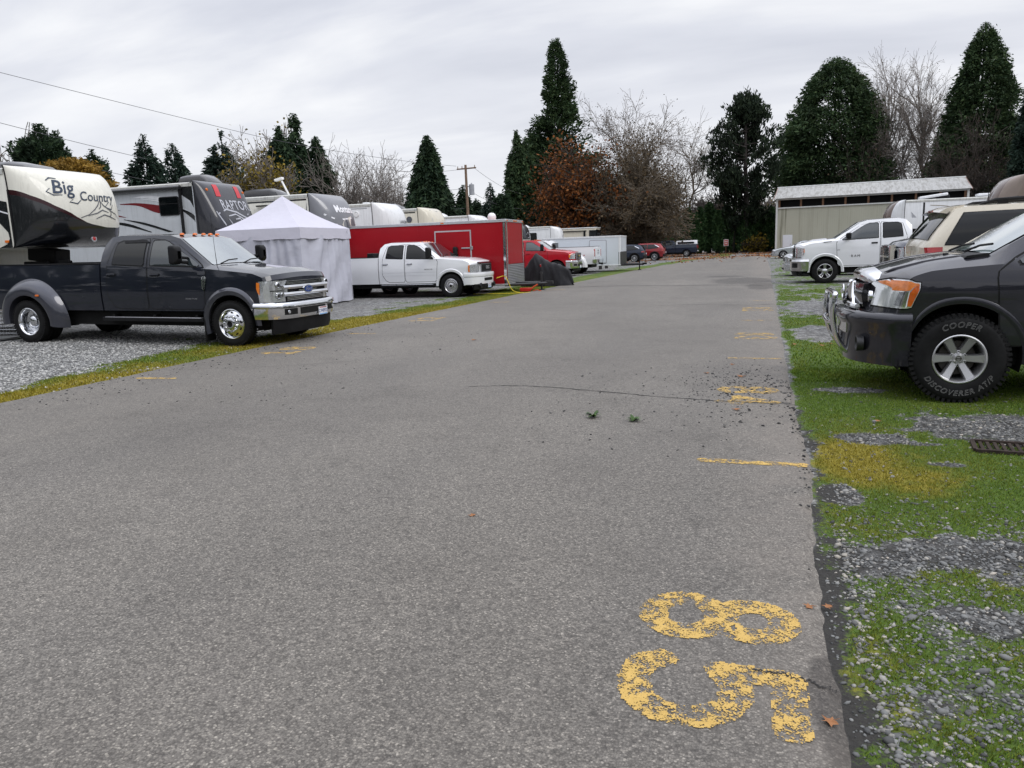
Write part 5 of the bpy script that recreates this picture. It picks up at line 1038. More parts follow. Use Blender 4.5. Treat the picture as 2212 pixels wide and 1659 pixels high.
mb=MB(); mb.lathe([(.15,0),(.16,.12),(.13,.2),(.07,.25),(.001,.26)],18,(-.7,-.55,2.67),axis='z'); mb.build('satellite_dome',ledwhite,t)
trailer('small white enclosed cargo trailer with a rounded side door, just past the white dually',(-7.75,48.5,0),5.2,2.3,2.18,.38,mat('white_aluminium_skin',(.62,.66,.70),.35,0,.4,var=.04,vs=.8,bs=1.,bst=.3,bd=.03),None,rvwhite,(-1.95,-.85,.5,1.95),.8,lamps=False)
# ---- white pop up tent ------------------------------------------------------------------
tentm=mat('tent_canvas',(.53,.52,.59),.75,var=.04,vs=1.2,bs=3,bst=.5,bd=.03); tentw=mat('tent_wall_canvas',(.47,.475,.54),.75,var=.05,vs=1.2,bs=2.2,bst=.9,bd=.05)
t=thing('gazebo_tent','white pop up gazebo tent with closed side walls between the two dually pickups','tent',(-14.62,22.13,.03),0); h=1.52; ze,zp,zv=2.42,3.50,2.08
mb=MB(); 
cor=[(-h,-h),(h,-h),(h,h),(-h,h)]
for k in range(4):
    a,b=np.array(cor[k]),np.array(cor[(k+1)%4]); G=[]
    for s in np.linspace(0,1,12):
        row=[]
        for q in np.linspace(0,1,13):
            e=a+(b-a)*q; p=e*(1-s); sag=-.10*math.sin(PI*s)*(1-.0)-.05*math.sin(PI*q)*(1-s)*math.sin(PI*min(1,s*2)/2+.5)*.5
            row.append((p[0],p[1],ze+(zp-ze)*s+sag))
        G.append(row)
    mb.grid(G)
    V=[]; 
    for z,o in ((ze+.0,.0),(ze-.17,.012),(zv,.02)):
        V.append([( (a+(b-a)*q)[0]*(1+o/h),(a+(b-a)*q)[1]*(1+o/h),z+.012*math.sin(q*19+k)*(z<2.2)) for q in np.linspace(0,1,25)])
    mb.grid(V)
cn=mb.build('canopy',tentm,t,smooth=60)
for k in range(4):
    mb=MB(); a,b=np.array(cor[k])*.985,np.array(cor[(k+1)%4])*.985; nrm=np.array([(b-a)[1],-(b-a)[0]]); nrm=nrm/np.linalg.norm(nrm); G=[]
    for z in np.linspace(.015,zv+.1,34):
        row=[]
        for q in np.linspace(0,1,70):
            x=q*3.3; am=.08*max(0,math.sin(PI*q))**.35
            o=am*(.55*math.sin(x*6.3+1.7*math.sin(z*1.4+k)+k)+.5*math.sin(x*13+z*2.2*math.cos(x*2)+2*k)+.35*math.sin(x*4-z*5.1))*(.5+.5*(1-z/zv)+.15)
            p=a+(b-a)*q+nrm*o; row.append((p[0],p[1],z))
        G.append(row)
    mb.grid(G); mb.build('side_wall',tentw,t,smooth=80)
mb=MB()
for c0 in cor: mb.cyl((c0[0]*.97,c0[1]*.97,0),(c0[0]*.97,c0[1]*.97,ze),.022,n=8); mb.box((c0[0]*.97,c0[1]*.97,.02),(.1,.1,.03))
mb.build('frame_leg',alloy,t)
mb=MB(); put_text(mb,'C',.12,lambda x,y,z:(h+.04,h-.25+x,2.3+y)); mb.build('logo_mark',decnavy,cn,smooth=0)
# ------------------------------------------------------------------ ground, road, paint
def edge_r(y): return np.interp(y,[-5,3.2,4.5,5.5,7.5,12.5,21,31,46,62,75,84],[.31,.31,.36,.42,.41,.46,.59,.70,.95,1.1,1.1,.6])+.035*(fbm(np.asarray(y)*1.7,0*np.asarray(y),3)-.5)+.03*(fbm(np.asarray(y)*9,0*np.asarray(y)+5,4)-.5)
def edge_l(y): return np.interp(y,[-5,8,12,19,25,34,48,60,68,76,84],[-8.3,-8.3,-8.3,-8.05,-7.85,-7.5,-7.0,-6.0,-5.6,-4.6,-3.0])+.06*(fbm(np.asarray(y)*1.3,0*np.asarray(y)+9,6)-.5)+.05*(fbm(np.asarray(y)*7,0*np.asarray(y)+2,8)-.5)
def gz(x,y):
    x=np.asarray(x,float); y=np.asarray(y,float)
    s=lambda a,b,v: np.clip((v-a)/(b-a),0,1)**2*(3-2*np.clip((v-a)/(b-a),0,1))
    return .07*s(-10,-14,x)*(1-s(16,22,y))+.012*(fbm(x*1.1,y*1.1,21)-.5)*2*s(0,.5,np.maximum(x-.5,-8.5-x))
def masks(x,y):
    er,el=edge_r(y),edge_l(y); dr=x-er; dl=el-x; n=fbm(x*1.5,y*1.1,31); n2=fbm(x*.5,y*.4,33); n3=fbm(x*4,y*3,35)
    # right verge: moss from the kerb out to the vehicles with gravel patches; left: strip along the road
    right=(np.interp(dr,[-.1,.0,.15,1.6,2.5,4],[0,.35,1.0,1.0,.75,.15]))*np.interp(y,[0,2.4,3.0,3.6,4.2,4.6,6,9,16,22,30,60],[.86,.86,.84,.74,.80,.95,1.12,1.15,1.0,.7,.5,.35])
    n4=fbm(x*11,y*9,37); rp=np.clip(.5+(n*.35+n3*.3+n4*.35-.5)*3.6+(right-.5)*1.5,0,1)*(right>.05)
    lw=np.interp(y,[0,6,9,11,13,16,20,26,30,40,60],[.7,.8,1.0,1.8,1.3,2.0,1.4,1.4,2.4,1.8,1.6])
    left=np.interp(dl/lw,[-.05,.0,.7,1.25,2.2],[0,1.1,.95,.35,0.]); lp=np.clip((n*.6+n3*.4-.45)*3+(left-.5)*2.2,0,1)*(left>.02)
    patch=np.clip((n2-.56)*7,0,1)*np.clip((n3-.35)*4,0,1)*.85*((dl>.2)|(dr>1.2))
    m=np.maximum(np.maximum(rp*(dr>-.02),lp*(dl>-.02)),patch*.8)
    # bare gravel patches on the right, where the photograph has them
    for cx,cy,rx,ry in ((1.95,6.9,.75,.55),(.93,6.4,.26,.20),(1.25,6.3,.16,.06),(1.3,5.75,.13,.07),(1.2,4.05,.45,.26),(2.0,4.5,.5,.3),(.58,3.85,.16,.2),(.98,3.35,.2,.14),(1.0,8.5,.35,.16),(1.15,13.8,.5,1.2),(2.2,12,.8,1.5),(.55,4.95,.14,.22),(1.9,19,1.3,2.6)):
        q=((x-cx)/rx)**2+((y-cy)/ry)**2+1.5*(n3-.5)+1.2*(n4-.5); m*=np.clip((q-.5)*1.25,.05,1)
    yel=np.clip(np.exp(-((dr-.26)/.30)**2-((y-5.85)/.62)**2)*1.15+.6*np.exp(-((x-1.05)/.3)**2-((y-5.25)/.35)**2)+(dl>0)*np.clip(1.2-dl/lw*1.0,0,1)*np.interp(y,[6,9,10,12,15,18,22,30],[1.1,1.0,.35,.9,1.1,1,.5,.25])+(.30+.25*np.interp(y,[3.6,4.8],[1,0]))*np.clip((fbm(x*2.1,y*1.8,51)-.36)*3.2,0,1),0,1)
    lit=np.clip((fbm(x*.35,y*.35,61)-.42)*6,0,1)*np.interp(y,[60,70,78,90,130,150],[0,.35,1,1,1,0])*np.interp(x,[-30,-12,3,8,14],[.5,1,1,.6,0])
    dirt_and_shade=np.clip(1.3-np.abs(dr-.05)/.10,0,1)*(dr>-.05)*np.interp(y,[0,3.6,4.4,9,12],[1,1,.5,.45,.1])+np.clip(1-np.abs(dl-.04)/.12,0,1)*.8
    dirt_and_shade=dirt_and_shade+.62*(dr>.02)*np.interp(y,[2,7,10],[1,1,0])*np.interp(x,[2.6,3.4],[1,0])  # near gravel darkened too: shade between loose stones put into the colour
    return m,yel,lit,np.clip(dirt_and_shade,0,1)
def lines(spec):
    out=[]
    for a,b,s in spec: out+=list(np.arange(a,b,s))
    return np.array(out+[spec[-1][1]])
gx=lines([(-900,-200,100),(-200,-60,20),(-60,-20,4),(-20,-14,.5),(-14,-7,.12),(-7,0,1),(0,.25,.12),(.25,2.6,.045),(2.6,6,.2),(6,20,1),(20,60,4),(60,200,20),(200,900,100)])
gy=lines([(-300,-20,40),(-20,1.5,2),(1.5,9,.045),(9,17,.12),(17,36,.3),(36,90,1.),(90,140,3),(140,300,20),(300,1500,150)])
XX,YY=np.meshgrid(gx,gy); ZZ=gz(XX,YY); M,YL,LT,DT=masks(XX,YY)
a,b=XX.shape; idx=np.arange(a*b).reshape(a,b); F=np.stack([idx[:-1,:-1],idx[:-1,1:],idx[1:,1:],idx[1:,:-1]],-1).reshape(-1,4)
def ground_mat():
    m,nt,p,o=newmat('gravel_and_moss'); c=coords(nt)
    def at(n):
        q=nt.nodes.new('ShaderNodeAttribute'); q.attribute_name=n; return q.outputs['Fac']
    def vor(scale):
        v=nt.nodes.new('ShaderNodeTexVoronoi'); setin(v,Scale=scale,Randomness=1.); nt.links.new(c,v.inputs['Vector']); return v
    v=vor(38.); v2=vor(75.); hs=nt.nodes.new('ShaderNodeSeparateColor'); nt.links.new(v.outputs['Color'],hs.inputs[0]); h2=nt.nodes.new('ShaderNodeSeparateColor'); nt.links.new(v2.outputs['Color'],h2.inputs[0])
    st=mixc(nt,.4,ramp(nt,hs.outputs[0],[(0,(.09,.092,.096)),(.45,(.24,.245,.25)),(.8,(.36,.365,.37)),(1,(.52,.51,.49))]),ramp(nt,h2.outputs[0],[(0,(.10,.102,.106)),(.6,(.27,.275,.28)),(1,(.5,.49,.47))]))
    gap=ramp(nt,v.outputs['Distance'],[(.25,1.),(.75,.5)]); st=mixc(nt,1.,st,gap,'MULTIPLY')
    v3=vor(13.); h3=nt.nodes.new('ShaderNodeSeparateColor'); nt.links.new(v3.outputs['Color'],h3.inputs[0]); st=mixc(nt,1.,st,mixc(nt,h3.outputs[0],(.45,.45,.45),(1.5,1.49,1.46)),'MULTIPLY'); st=mixc(nt,1.,st,ramp(nt,noise(nt,c,6,5,.75),[(.3,.45),(.7,1.3)]),'MULTIPLY'); st=mixc(nt,ramp(nt,noise(nt,c,.6,5),[(.35,.0),(.7,.4)]),st,(.15,.14,.125))
    fn=noise(nt,c,55,6,.7); fn2=noise(nt,c,9,5,.6)
    df=ramp(nt,math2(nt,'ADD',at('dirt_and_shade'),math2(nt,'MULTIPLY',math2(nt,'SUBTRACT',fn2,.5),1.)),[(.35,0.),(.7,1.)]); st=mixc(nt,df,st,mixc(nt,fn,(.018,.017,.016),(.06,.057,.052)))
    mossf=math2(nt,'ADD',at('moss'),math2(nt,'MULTIPLY',math2(nt,'SUBTRACT',math2(nt,'ADD',math2(nt,'MULTIPLY',fn,.6),math2(nt,'MULTIPLY',fn2,.4)),.5),2.6)); mossf=ramp(nt,mossf,[(.36,0.),(.66,1.)])
    gcol=mixc(nt,ramp(nt,noise(nt,c,30,6,.7),[(.3,0.),(.7,1.)]),(.034,.060,.010),(.105,.165,.028)); ycol=mixc(nt,ramp(nt,noise(nt,c,30,6,.7),[(.3,0.),(.7,1.)]),(.13,.115,.016),(.30,.245,.035))
    yf=ramp(nt,math2(nt,'ADD',at('tint'),math2(nt,'MULTIPLY',math2(nt,'SUBTRACT',fn2,.5),1.2)),[(.35,0.),(.8,1.)])
    col=mixc(nt,mossf,st,mixc(nt,yf,gcol,ycol))
    lf=ramp(nt,math2(nt,'ADD',at('litter'),math2(nt,'MULTIPLY',math2(nt,'SUBTRACT',noise(nt,c,2.4,6,.75),.5),1.6)),[(.45,0.),(.62,1.)]); col=mixc(nt,lf,col,mixc(nt,ramp(nt,noise(nt,c,5,5,.7),[(.35,0.),(.65,1.)]),(.09,.042,.02),(.25,.11,.04)))
    nt.links.new(col,p.inputs['Base Color']); setin(p,Roughness=.9); p.inputs['Specular IOR Level'].default_value=.25
    hgt=math2(nt,'MULTIPLY_ADD',v.outputs['Distance'],-1.,math2(nt,'MULTIPLY',fn,.6)); bump(nt,p,hgt,.8,.02); return m
g=npmesh('ground',np.stack([XX,YY,ZZ],-1).reshape(-1,3),F,ground_mat(),smooth=True); tag(g,kind='structure')
for n,A in (('moss',M),('tint',YL),('litter',LT),('dirt_and_shade',DT)):
    at=g.data.attributes.new(n,'FLOAT','POINT'); at.data.foreach_set('value',A.ravel().astype(np.float32))
def road_mat():
    m,nt,p,o=newmat('worn_asphalt'); c=coords(nt)
    def vor(scale):
        v=nt.nodes.new('ShaderNodeTexVoronoi'); setin(v,Scale=scale); nt.links.new(c,v.inputs['Vector']); s=nt.nodes.new('ShaderNodeSeparateColor'); nt.links.new(v.outputs['Color'],s.inputs[0]); return v,s.outputs[0]
    v,h=vor(128.); v2,h2=vor(50.)
    col=ramp(nt,h,[(0,(.078,.073,.067)),(.35,(.122,.115,.107)),(.75,(.168,.160,.149)),(.93,(.215,.203,.186)),(1,(.32,.305,.28))])
    col=mixc(nt,ramp(nt,h2,[(.0,.5),(.3,.0)]),col,(.05,.046,.042)); col=mixc(nt,1.,col,ramp(nt,v.outputs['Distance'],[(.3,1.),(.85,.6)]),'MULTIPLY')
    # broad wear: paler wheel paths, darker stains, brownish grime towards the right edge
    mp=nt.nodes.new('ShaderNodeMapping'); mp.inputs['Scale'].default_value=(1,.22,1); nt.links.new(c,mp.inputs[0])
    w=noise(nt,mp.outputs[0],.55,5,.6); col=mixc(nt,ramp(nt,w,[(.35,0.),(.68,.7)]),col,mixc(nt,1.,col,(1.32,1.31,1.28),'MULTIPLY')); col=mixc(nt,ramp(nt,noise(nt,c,.22,4,.6),[(.42,.4),(.6,0.)]),col,mixc(nt,1.,col,(.72,.71,.70),'MULTIPLY'))
    col=mixc(nt,ramp(nt,noise(nt,c,1.1,6,.7),[(.5,0.),(.72,.55)]),col,mixc(nt,1.,col,(.62,.61,.60),'MULTIPLY'))
    sx=nt.nodes.new('ShaderNodeSeparateXYZ'); nt.links.new(c,sx.inputs[0])
    dust=math2(nt,'MULTIPLY',ramp(nt,math2(nt,'MULTIPLY_ADD',sx.outputs[0],.5,.5),[(.35,0.),(.7,.55)]),ramp(nt,noise(nt,c,2.5,5,.65),[(.35,0.),(.7,1.)])); col=mixc(nt,dust,col,(.20,.178,.158)); col=mixc(nt,1.,col,(1.05,1.015,.96),'MULTIPLY')
    a=nt.nodes.new('ShaderNodeAttribute'); a.attribute_name='damp'; fz=noise(nt,c,3.,6,.7)
    dp=ramp(nt,math2(nt,'ADD',a.outputs['Fac'],math2(nt,'MULTIPLY',math2(nt,'SUBTRACT',fz,.5),.9)),[(.42,0.),(.58,.8)]); col=mixc(nt,dp,col,mixc(nt,1.,col,(.42,.41,.41),'MULTIPLY'))
    nt.links.new(col,p.inputs['Base Color']); setin(p,Roughness=.72); p.inputs['Specular IOR Level'].default_value=.5
    bump(nt,p,math2(nt,'MULTIPLY_ADD',v.outputs['Distance'],-1.,math2(nt,'MULTIPLY',h2,.3)),.42,.005); return m
ry=lines([(-6,1.6,1.),(1.6,9,.03),(9,30,.12),(30,84,.6)]); er,el=edge_r(ry),edge_l(ry); ts=np.concatenate([[0],np.linspace(.0,1,42)**.8]); ts=np.unique(np.concatenate([[0,.004],np.linspace(.02,.9,24),np.linspace(.91,.995,26),[1.]]))
RX=el[:,None]+(er-el)[:,None]*ts[None,:]; RY=np.repeat(ry[:,None],len(ts),1); 
RZ=.022+.012*(1-((RX-(er+el)[:,None]/2)/((er-el)[:,None]/2))**2); RZ[:,0]=.0; RZ[:,-1]=.0; RZ[:,-2]=np.minimum(RZ[:,-2],.02)
def roadz(x,y): return float(.022+.012*(1-((x-(edge_r(y)+edge_l(y))/2)/((edge_r(y)-edge_l(y))/2))**2))
a,b=RX.shape; idx=np.arange(a*b).reshape(a,b); F=np.stack([idx[:-1,:-1],idx[:-1,1:],idx[1:,1:],idx[1:,:-1]],-1).reshape(-1,4)
road=npmesh('road',np.stack([RX,RY,RZ],-1).reshape(-1,3),F,road_mat(),smooth=True); tag(road,kind='structure')
dmp=np.zeros_like(RX)
for cx,cy,rx,rr in ((-.4,32,1.7,3.8),(.3,28,.7,3),(-1.2,36,1.3,1.2),(.2,7.66,.5,.06),(.3,2.55,.12,.5),(.33,1.9,.2,.5),(-5,80,5,4)): dmp=np.maximum(dmp,np.clip(1.2-np.hypot((RX-cx)/rx,(RY-cy)/rr),0,1))
at=road.data.attributes.new('damp','FLOAT','POINT'); at.data.foreach_set('value',dmp.ravel().astype(np.float32))
# cracks: shallow sealed lines lying on the surface
def crack(pts,w,name='road_crack'):
    P=spline(pts,14); V=[];F=[]
    for i,p in enumerate(P):
        q=P[min(i+1,len(P)-1)]-P[max(0,i-1)]; q=q/np.linalg.norm(q); n=np.array([-q[1],q[0]]); ww=w*(.5+.9*random.random())*(.35 if i in(0,len(P)-1) else 1); jit=(random.random()-.5)*.03
        for s in (-1,1): x,y=p+n*(s*ww+jit); V.append((x,y,roadz(x,y)+.004))
    mb=MB(); mb.add(V,[(2*i,2*i+1,2*i+3,2*i+2) for i in range(len(P)-1)]); return tag(mb.build(name,mat('crack_tar',(.022,.021,.02),.7,var=.4,vs=30),None,smooth=0),kind='structure')
crack([(-3.1,8.1),(-2.4,8.2),(-1.6,8.0),(-.8,7.75),(.0,7.62),(.38,7.6)],.009); crack([(-7.6,29.2),(-5,29.6),(-3,29.0),(-1,28.9),(.4,28.2)],.05); crack([(.02,2.70),(.14,2.69),(.24,2.66),(.31,2.62)],.005)
crack([(-7.9,8.9),(-6.6,9.3),(-5.6,9.9),(-5.0,10.8)],.004); crack([(-2.6,19.5),(-1.4,19.9),(-.2,19.6),(.55,19.9)],.014)
# painted markings, built cell by cell so that the worn gaps are real gaps
def paint_mat():
    m,nt,p,o=newmat('worn_yellow_paint'); c=coords(nt); v=nt.nodes.new('ShaderNodeTexVoronoi'); setin(v,Scale=120.); nt.links.new(c,v.inputs['Vector'])
    f=noise(nt,c,14,6,.75); f2=noise(nt,c,70,4,.7); keep=ramp(nt,math2(nt,'ADD',math2(nt,'MULTIPLY',f,.85),math2(nt,'MULTIPLY_ADD',f2,.30,math2(nt,'MULTIPLY',v.outputs['Distance'],-.20))),[(.435,0.),(.50,1.)])
    nt.links.new(mixc(nt,noise(nt,c,25,4),(.42,.265,.06),(.58,.385,.105)),p.inputs['Base Color']); setin(p,Roughness=.7); bump(nt,p,v.outputs['Distance'],.4,.004)
    t=nt.nodes.new('ShaderNodeBsdfTransparent'); mx=nt.nodes.new('ShaderNodeMixShader'); nt.links.new(keep,mx.inputs[0]); nt.links.new(t.outputs[0],mx.inputs[1]); nt.links.new(p.outputs[0],mx.inputs[2]); nt.links.new(mx.outputs[0],o.inputs[0]); return m
paintm=paint_mat()
def seg_d(X,Y,P):
    d=np.full(X.shape,9.)
    for (x0,y0),(x1,y1) in zip(P[:-1],P[1:]):
        vx,vy=x1-x0,y1-y0; t=np.clip(((X-x0)*vx+(Y-y0)*vy)/(vx*vx+vy*vy+1e-9),0,1); d=np.minimum(d,np.hypot(X-x0-t*vx,Y-y0-t*vy))
    return d
def ell(cx,cy,rx,ry,a0=0,a1=360,n=28): return [(cx+rx*math.cos(rad(a)),cy+ry*math.sin(rad(a))) for a in np.linspace(a0,a1,n)]
# glyph strokes on a 0..1 wide, 0..1 high cell
GL={'8':[ell(.5,.27,.34,.23),ell(.5,.74,.30,.21)],'5':[[(.88,.94),(.2,.94),(.17,.55)],spline([(.17,.55),(.45,.64),(.75,.56),(.88,.35),(.76,.12),(.47,.03),(.2,.07),(.10,.17)],6)],'4':[[(.68,.03),(.68,.97),(.1,.33),(.93,.33)]],'3':[spline([(.12,.84),(.35,.96),(.7,.92),(.8,.72),(.6,.55),(.42,.52)],6),spline([(.42,.52),(.7,.48),(.86,.28),(.7,.07),(.4,.04),(.12,.18)],6)],'2':[spline([(.12,.78),(.35,.96),(.72,.92),(.82,.7),(.6,.42),(.15,.06)],6)+[(.9,.06)]],'1':[[(.25,.78),(.52,.97),(.52,.03)],[(.25,.03),(.8,.03)]],'-':[[(.5,0),(.5,1)]]}
def painted(name,label,cat,x0,x1,y0,y1,items,stroke,cell,up=1,wear=.0,seed=1,group=None,skew=0.):
    """items: list of (glyph, u0, u1): u runs along the text line; the tops point to +x (up=1) or -x"""
    nx,ny=int((x1-x0)/cell),int(abs(y1-y0)/cell); xs=x0+(np.arange(nx)+.5)*(x1-x0)/nx; ys=min(y0,y1)+(np.arange(ny)+.5)*abs(y1-y0)/ny; X,Y=np.meshgrid(xs,ys); d=np.full(X.shape,9.); H=x1-x0-2*stroke; L=abs(y1-y0)
    for g,u0,u1 in items:
        for S in GL[g]:
            P=[]
            for a,bq in S:
                xx=x0+stroke+H*(bq if up>0 else 1-bq); u=u0+(u1-u0)*a; yy=max(y0,y1)-u*L if up>0 else min(y0,y1)+u*L; P.append((xx,yy))
            d=np.minimum(d,seg_d(X,Y,P))
    d+=.35*stroke*(fbm(X*30/ (cell/.008),Y*30/(cell/.008),seed)-.5); keep=(d<stroke)&(fbm(X*22,Y*22,seed+5)>wear)
    hx,hy=(x1-x0)/nx/2,abs(y1-y0)/ny/2; cx,cy=X[keep],Y[keep]; V=np.stack([np.stack([cx+sx*hx,cy+sy*hy],-1) for sx,sy in ((-1,-1),(1,-1),(1,1),(-1,1))],1).reshape(-1,2)
    z=.022+.012*(1-((V[:,0]-(edge_r(V[:,1])+edge_l(V[:,1]))/2)/((edge_r(V[:,1])-edge_l(V[:,1]))/2))**2)+.0035
    o=npmesh(name,np.concatenate([V,z[:,None]],1),np.arange(len(V)).reshape(-1,4),paintm); return tag(o,label,cat,group)
gn='yellow bay numbers painted along the road'; gl='yellow bay lines painted along the road'
painted('painted_number','large worn yellow number 85 painted on the asphalt in the foreground','road marking',-.46,.245,2.30,3.30,[('8',.0,.44),('5',.555,1.0)],.060,.0075,1,.18,3,gn)
painted('painted_line','long yellow bay line beyond the foreground number, by the mossy verge','road marking',-.36,.40,5.40,5.56,[('-',.5,.5)],.05,.01,1,.18,4,gl)
bpy.data.objects['painted_line'].data
painted('painted_number','faded yellow number 84 among scattered dark stones near the right road edge','road marking',-.36,.31,7.5,8.5,[('8',.0,.44),('4',.555,1.0)],.057,.011,1,.36,7,gn)
painted('painted_line','thin yellow bay line beside the mossy verge, just past the scattered dark stones','road marking',-.30,.40,10.5,10.68,[('-',.5,.5)],.04,.012,1,.28,5,gl)
painted('painted_number','faded yellow number furthest but one along the right road edge, next to the gravel patch','road marking',-.3,.42,12.7,13.6,[('8',.0,.44),('3',.555,1.0)],.057,.014,1,.42,9,gn)
painted('painted_line','broken yellow bay line level with the front of the beige sports utility','road marking',-.21,.45,15.7,15.85,[('-',.5,.5)],.045,.014,1,.42,6,gl)
painted('painted_number','furthest faded yellow number on the right, before the damp patch in the road','road marking',-.25,.5,17.9,18.9,[('8',.0,.44),('2',.555,1.0)],.06,.018,1,.44,19,gn)
painted('painted_line','furthest yellow bay line on the right, close to the damp patch','road marking',-.1,.5,20.9,21.15,[('-',.5,.5)],.05,.018,1,.42,16,gl)
painted('painted_line','short yellow bay line on the left, nearest the camera','road marking',-7.95,-7.3,8.15,8.32,[('-',.5,.5)],.05,.014,-1,.2,26,gl)
painted('painted_number','worn yellow number on the left road edge in front of the dark dually','road marking',-7.75,-7.05,10.5,11.5,[('1',.0,.44),('8',.555,1.0)],.06,.016,-1,.3,29,gn)
painted('painted_line','yellow bay line on the left, in line with the white tent','road marking',-7.7,-7.05,13.4,13.6,[('-',.5,.5)],.05,.018,-1,.35,36,gl)
painted('painted_number','faded yellow number on the left in front of the tent','road marking',-7.6,-6.9,15.9,16.9,[('1',.0,.44),('2',.555,1.0)],.06,.02,-1,.4,39,gn)
painted('painted_line','faint yellow bay line on the left, in front of the white dually','road marking',-7.5,-6.85,21.6,21.85,[('-',.5,.5)],.06,.02,-1,.35,46,gl)
painted('painted_line','furthest yellow bay line on the left, in front of the covered motorcycle','road marking',-7.35,-6.6,27.6,27.95,[('-',.5,.5)],.07,.02,-1,.3,56,gl)
# ------------------------------------------------------------------ loose stones, moss blades, leaves
def ico():
    t=(1+5**.5)/2; v=np.array([(-1,t,0),(1,t,0),(-1,-t,0),(1,-t,0),(0,-1,t),(0,1,t),(0,-1,-t),(0,1,-t),(t,0,-1),(t,0,1),(-t,0,-1),(-t,0,1)],float); v/=np.linalg.norm(v[0])
    f=np.array([(0,11,5),(0,5,1),(0,1,7),(0,7,10),(0,10,11),(1,5,9),(5,11,4),(11,10,2),(10,7,6),(7,1,8),(3,9,4),(3,4,2),(3,2,6),(3,6,8),(3,8,9),(4,9,5),(2,4,11),(6,2,10),(8,6,7),(9,8,1)]); return v,f
IV,IF=ico()
def stones(name,x,y,z,size,m,flat=.55,seed=0):
    n=len(x); r=np.random.default_rng(seed); S=size[:,None]*np.stack([r.uniform(.75,1.3,n),r.uniform(.6,1.1,n),r.uniform(.35,.75,n)*flat*1.6],-1); a=r.uniform(0,2*PI,n); V=IV[None]*(1+r.uniform(-.22,.22,(n,12,1)))*S[:,None,:]
    ca,sa=np.cos(a)[:,None],np.sin(a)[:,None]; X=V[...,0]*ca-V[...,1]*sa; Y=V[...,0]*sa+V[...,1]*ca; ti=r.uniform(-.35,.35,n)[:,None]; Z=V[...,2]+X*ti
    V=np.stack([X+x[:,None],Y+y[:,None],Z+(z+S[:,2]*.35)[:,None]],-1).reshape(-1,3); F=(IF[None]+12*np.arange(n)[:,None,None]).reshape(-1,3); return npmesh(name,V,F,m,smooth=False)
def isl_mat(name,stops,rough=.8,mixn=None,spec=.3,trans=0.):
    m,nt,p,o=newmat(name); g2=nt.nodes.new('ShaderNodeNewGeometry'); col=ramp(nt,g2.outputs['Random Per Island'],stops)
    if mixn: c=coords(nt); col=mixc(nt,ramp(nt,noise(nt,c,mixn[0],4,.6),[(.38,0.),(.66,mixn[2])]),col,mixn[1])
    nt.links.new(col,p.inputs['Base Color']); setin(p,Roughness=rough); p.inputs['Specular IOR Level'].default_value=spec
    if trans:
        t=nt.nodes.new('ShaderNodeBsdfTranslucent'); nt.links.new(col,t.inputs[0]); mx=nt.nodes.new('ShaderNodeMixShader'); mx.inputs[0].default_value=trans; nt.links.new(p.outputs[0],mx.inputs[1]); nt.links.new(t.outputs[0],mx.inputs[2]); nt.links.new(mx.outputs[0],o.inputs[0])
    return m
stonem=isl_mat('gravel_stone',[(0,(.045,.046,.046)),(.35,(.12,.122,.12)),(.75,(.20,.202,.197)),(.93,(.30,.29,.265)),(1,(.42,.38,.32))],.75)
def scatter(n,x0,x1,y0,y1,w,seed):
    r=np.random.default_rng(seed); x=r.uniform(x0,x1,n); y=y0+(y1-y0)*r.uniform(0,1,n)**1.5; k=r.uniform(0,1,n)<w(x,y); return x[k],y[k],r
x,y,r=scatter(120000,.28,3.2,2.0,9.5,lambda x,y:(x>edge_r(y)+.015)*(.25+.75*((x-edge_r(y))>.11+.04*fbm(y*6,y*0,5)))*np.clip(1.2-masks(x,y)[0]*np.interp(y,[4.3,5.0],[.80,1.13]),.07,1)*.60,71)
sz=np.clip(r.lognormal(-5.0,.40,len(x)),.0035,.016); k=r.uniform(0,1,len(x))<.05; sz=np.where(k,sz*1.55,sz); tag(stones('gravel_stones',x,y,gz(x,y),sz,stonem,seed=3),kind='stuff')
x,y,r=scatter(52000,-14.5,-8.3,5.5,15,lambda x,y:(x<edge_l(y)-.05)*np.clip(1.2-masks(x,y)[0]*1.2,.04,1)*.9,91); tag(stones('gravel_stones',x,y,gz(x,y),np.clip(r.lognormal(-4.35,.35,len(x)),.006,.026),isl_mat('pale_gravel_stone',[(0,(.09,.09,.088)),(.35,(.22,.222,.216)),(.75,(.36,.36,.35)),(1,(.54,.53,.50))],.8),seed=13),kind='stuff')
# stones of the kerbside row and those strewn on the road
r=np.random.default_rng(5); n=260; y=r.uniform(2.0,4.4,n)**1.0; x=edge_r(y)+.10+np.abs(r.normal(0,.05,n)); 
palestone=isl_mat('pale_pebble',[(0,(.09,.09,.088)),(.5,(.19,.185,.17)),(1,(.40,.37,.31))],.7); tag(stones('pale_pebbles',x,y,gz(x,y),np.clip(r.lognormal(-4.6,.3,n),.006,.02),palestone,seed=8),kind='stuff')
darkstone=isl_mat('dark_chipping',[(0,(.018,.018,.019)),(.7,(.05,.05,.05)),(1,(.15,.145,.14))],.8)
n=520; x=r.normal(-.12,.30,n); y=r.normal(8.4,.75,n); x2=r.uniform(-2.,.4,160); y2=r.uniform(5.5,10,160); x3=r.uniform(-8.2,-4.5,210); y3=r.uniform(6.5,14,210); x4=-8.2+np.abs(r.normal(0,.5,300)); y4=r.uniform(6,16,300); x5=edge_r(y2)-np.abs(r.normal(0,.05,160)); 
x=np.concatenate([x,x2,x3,x4,x5]); y=np.concatenate([y,y2,y3,y4,r.uniform(2,9,160)]); k=(x<edge_r(y)-.01)&(x>edge_l(y)); x,y=x[k],y[k]
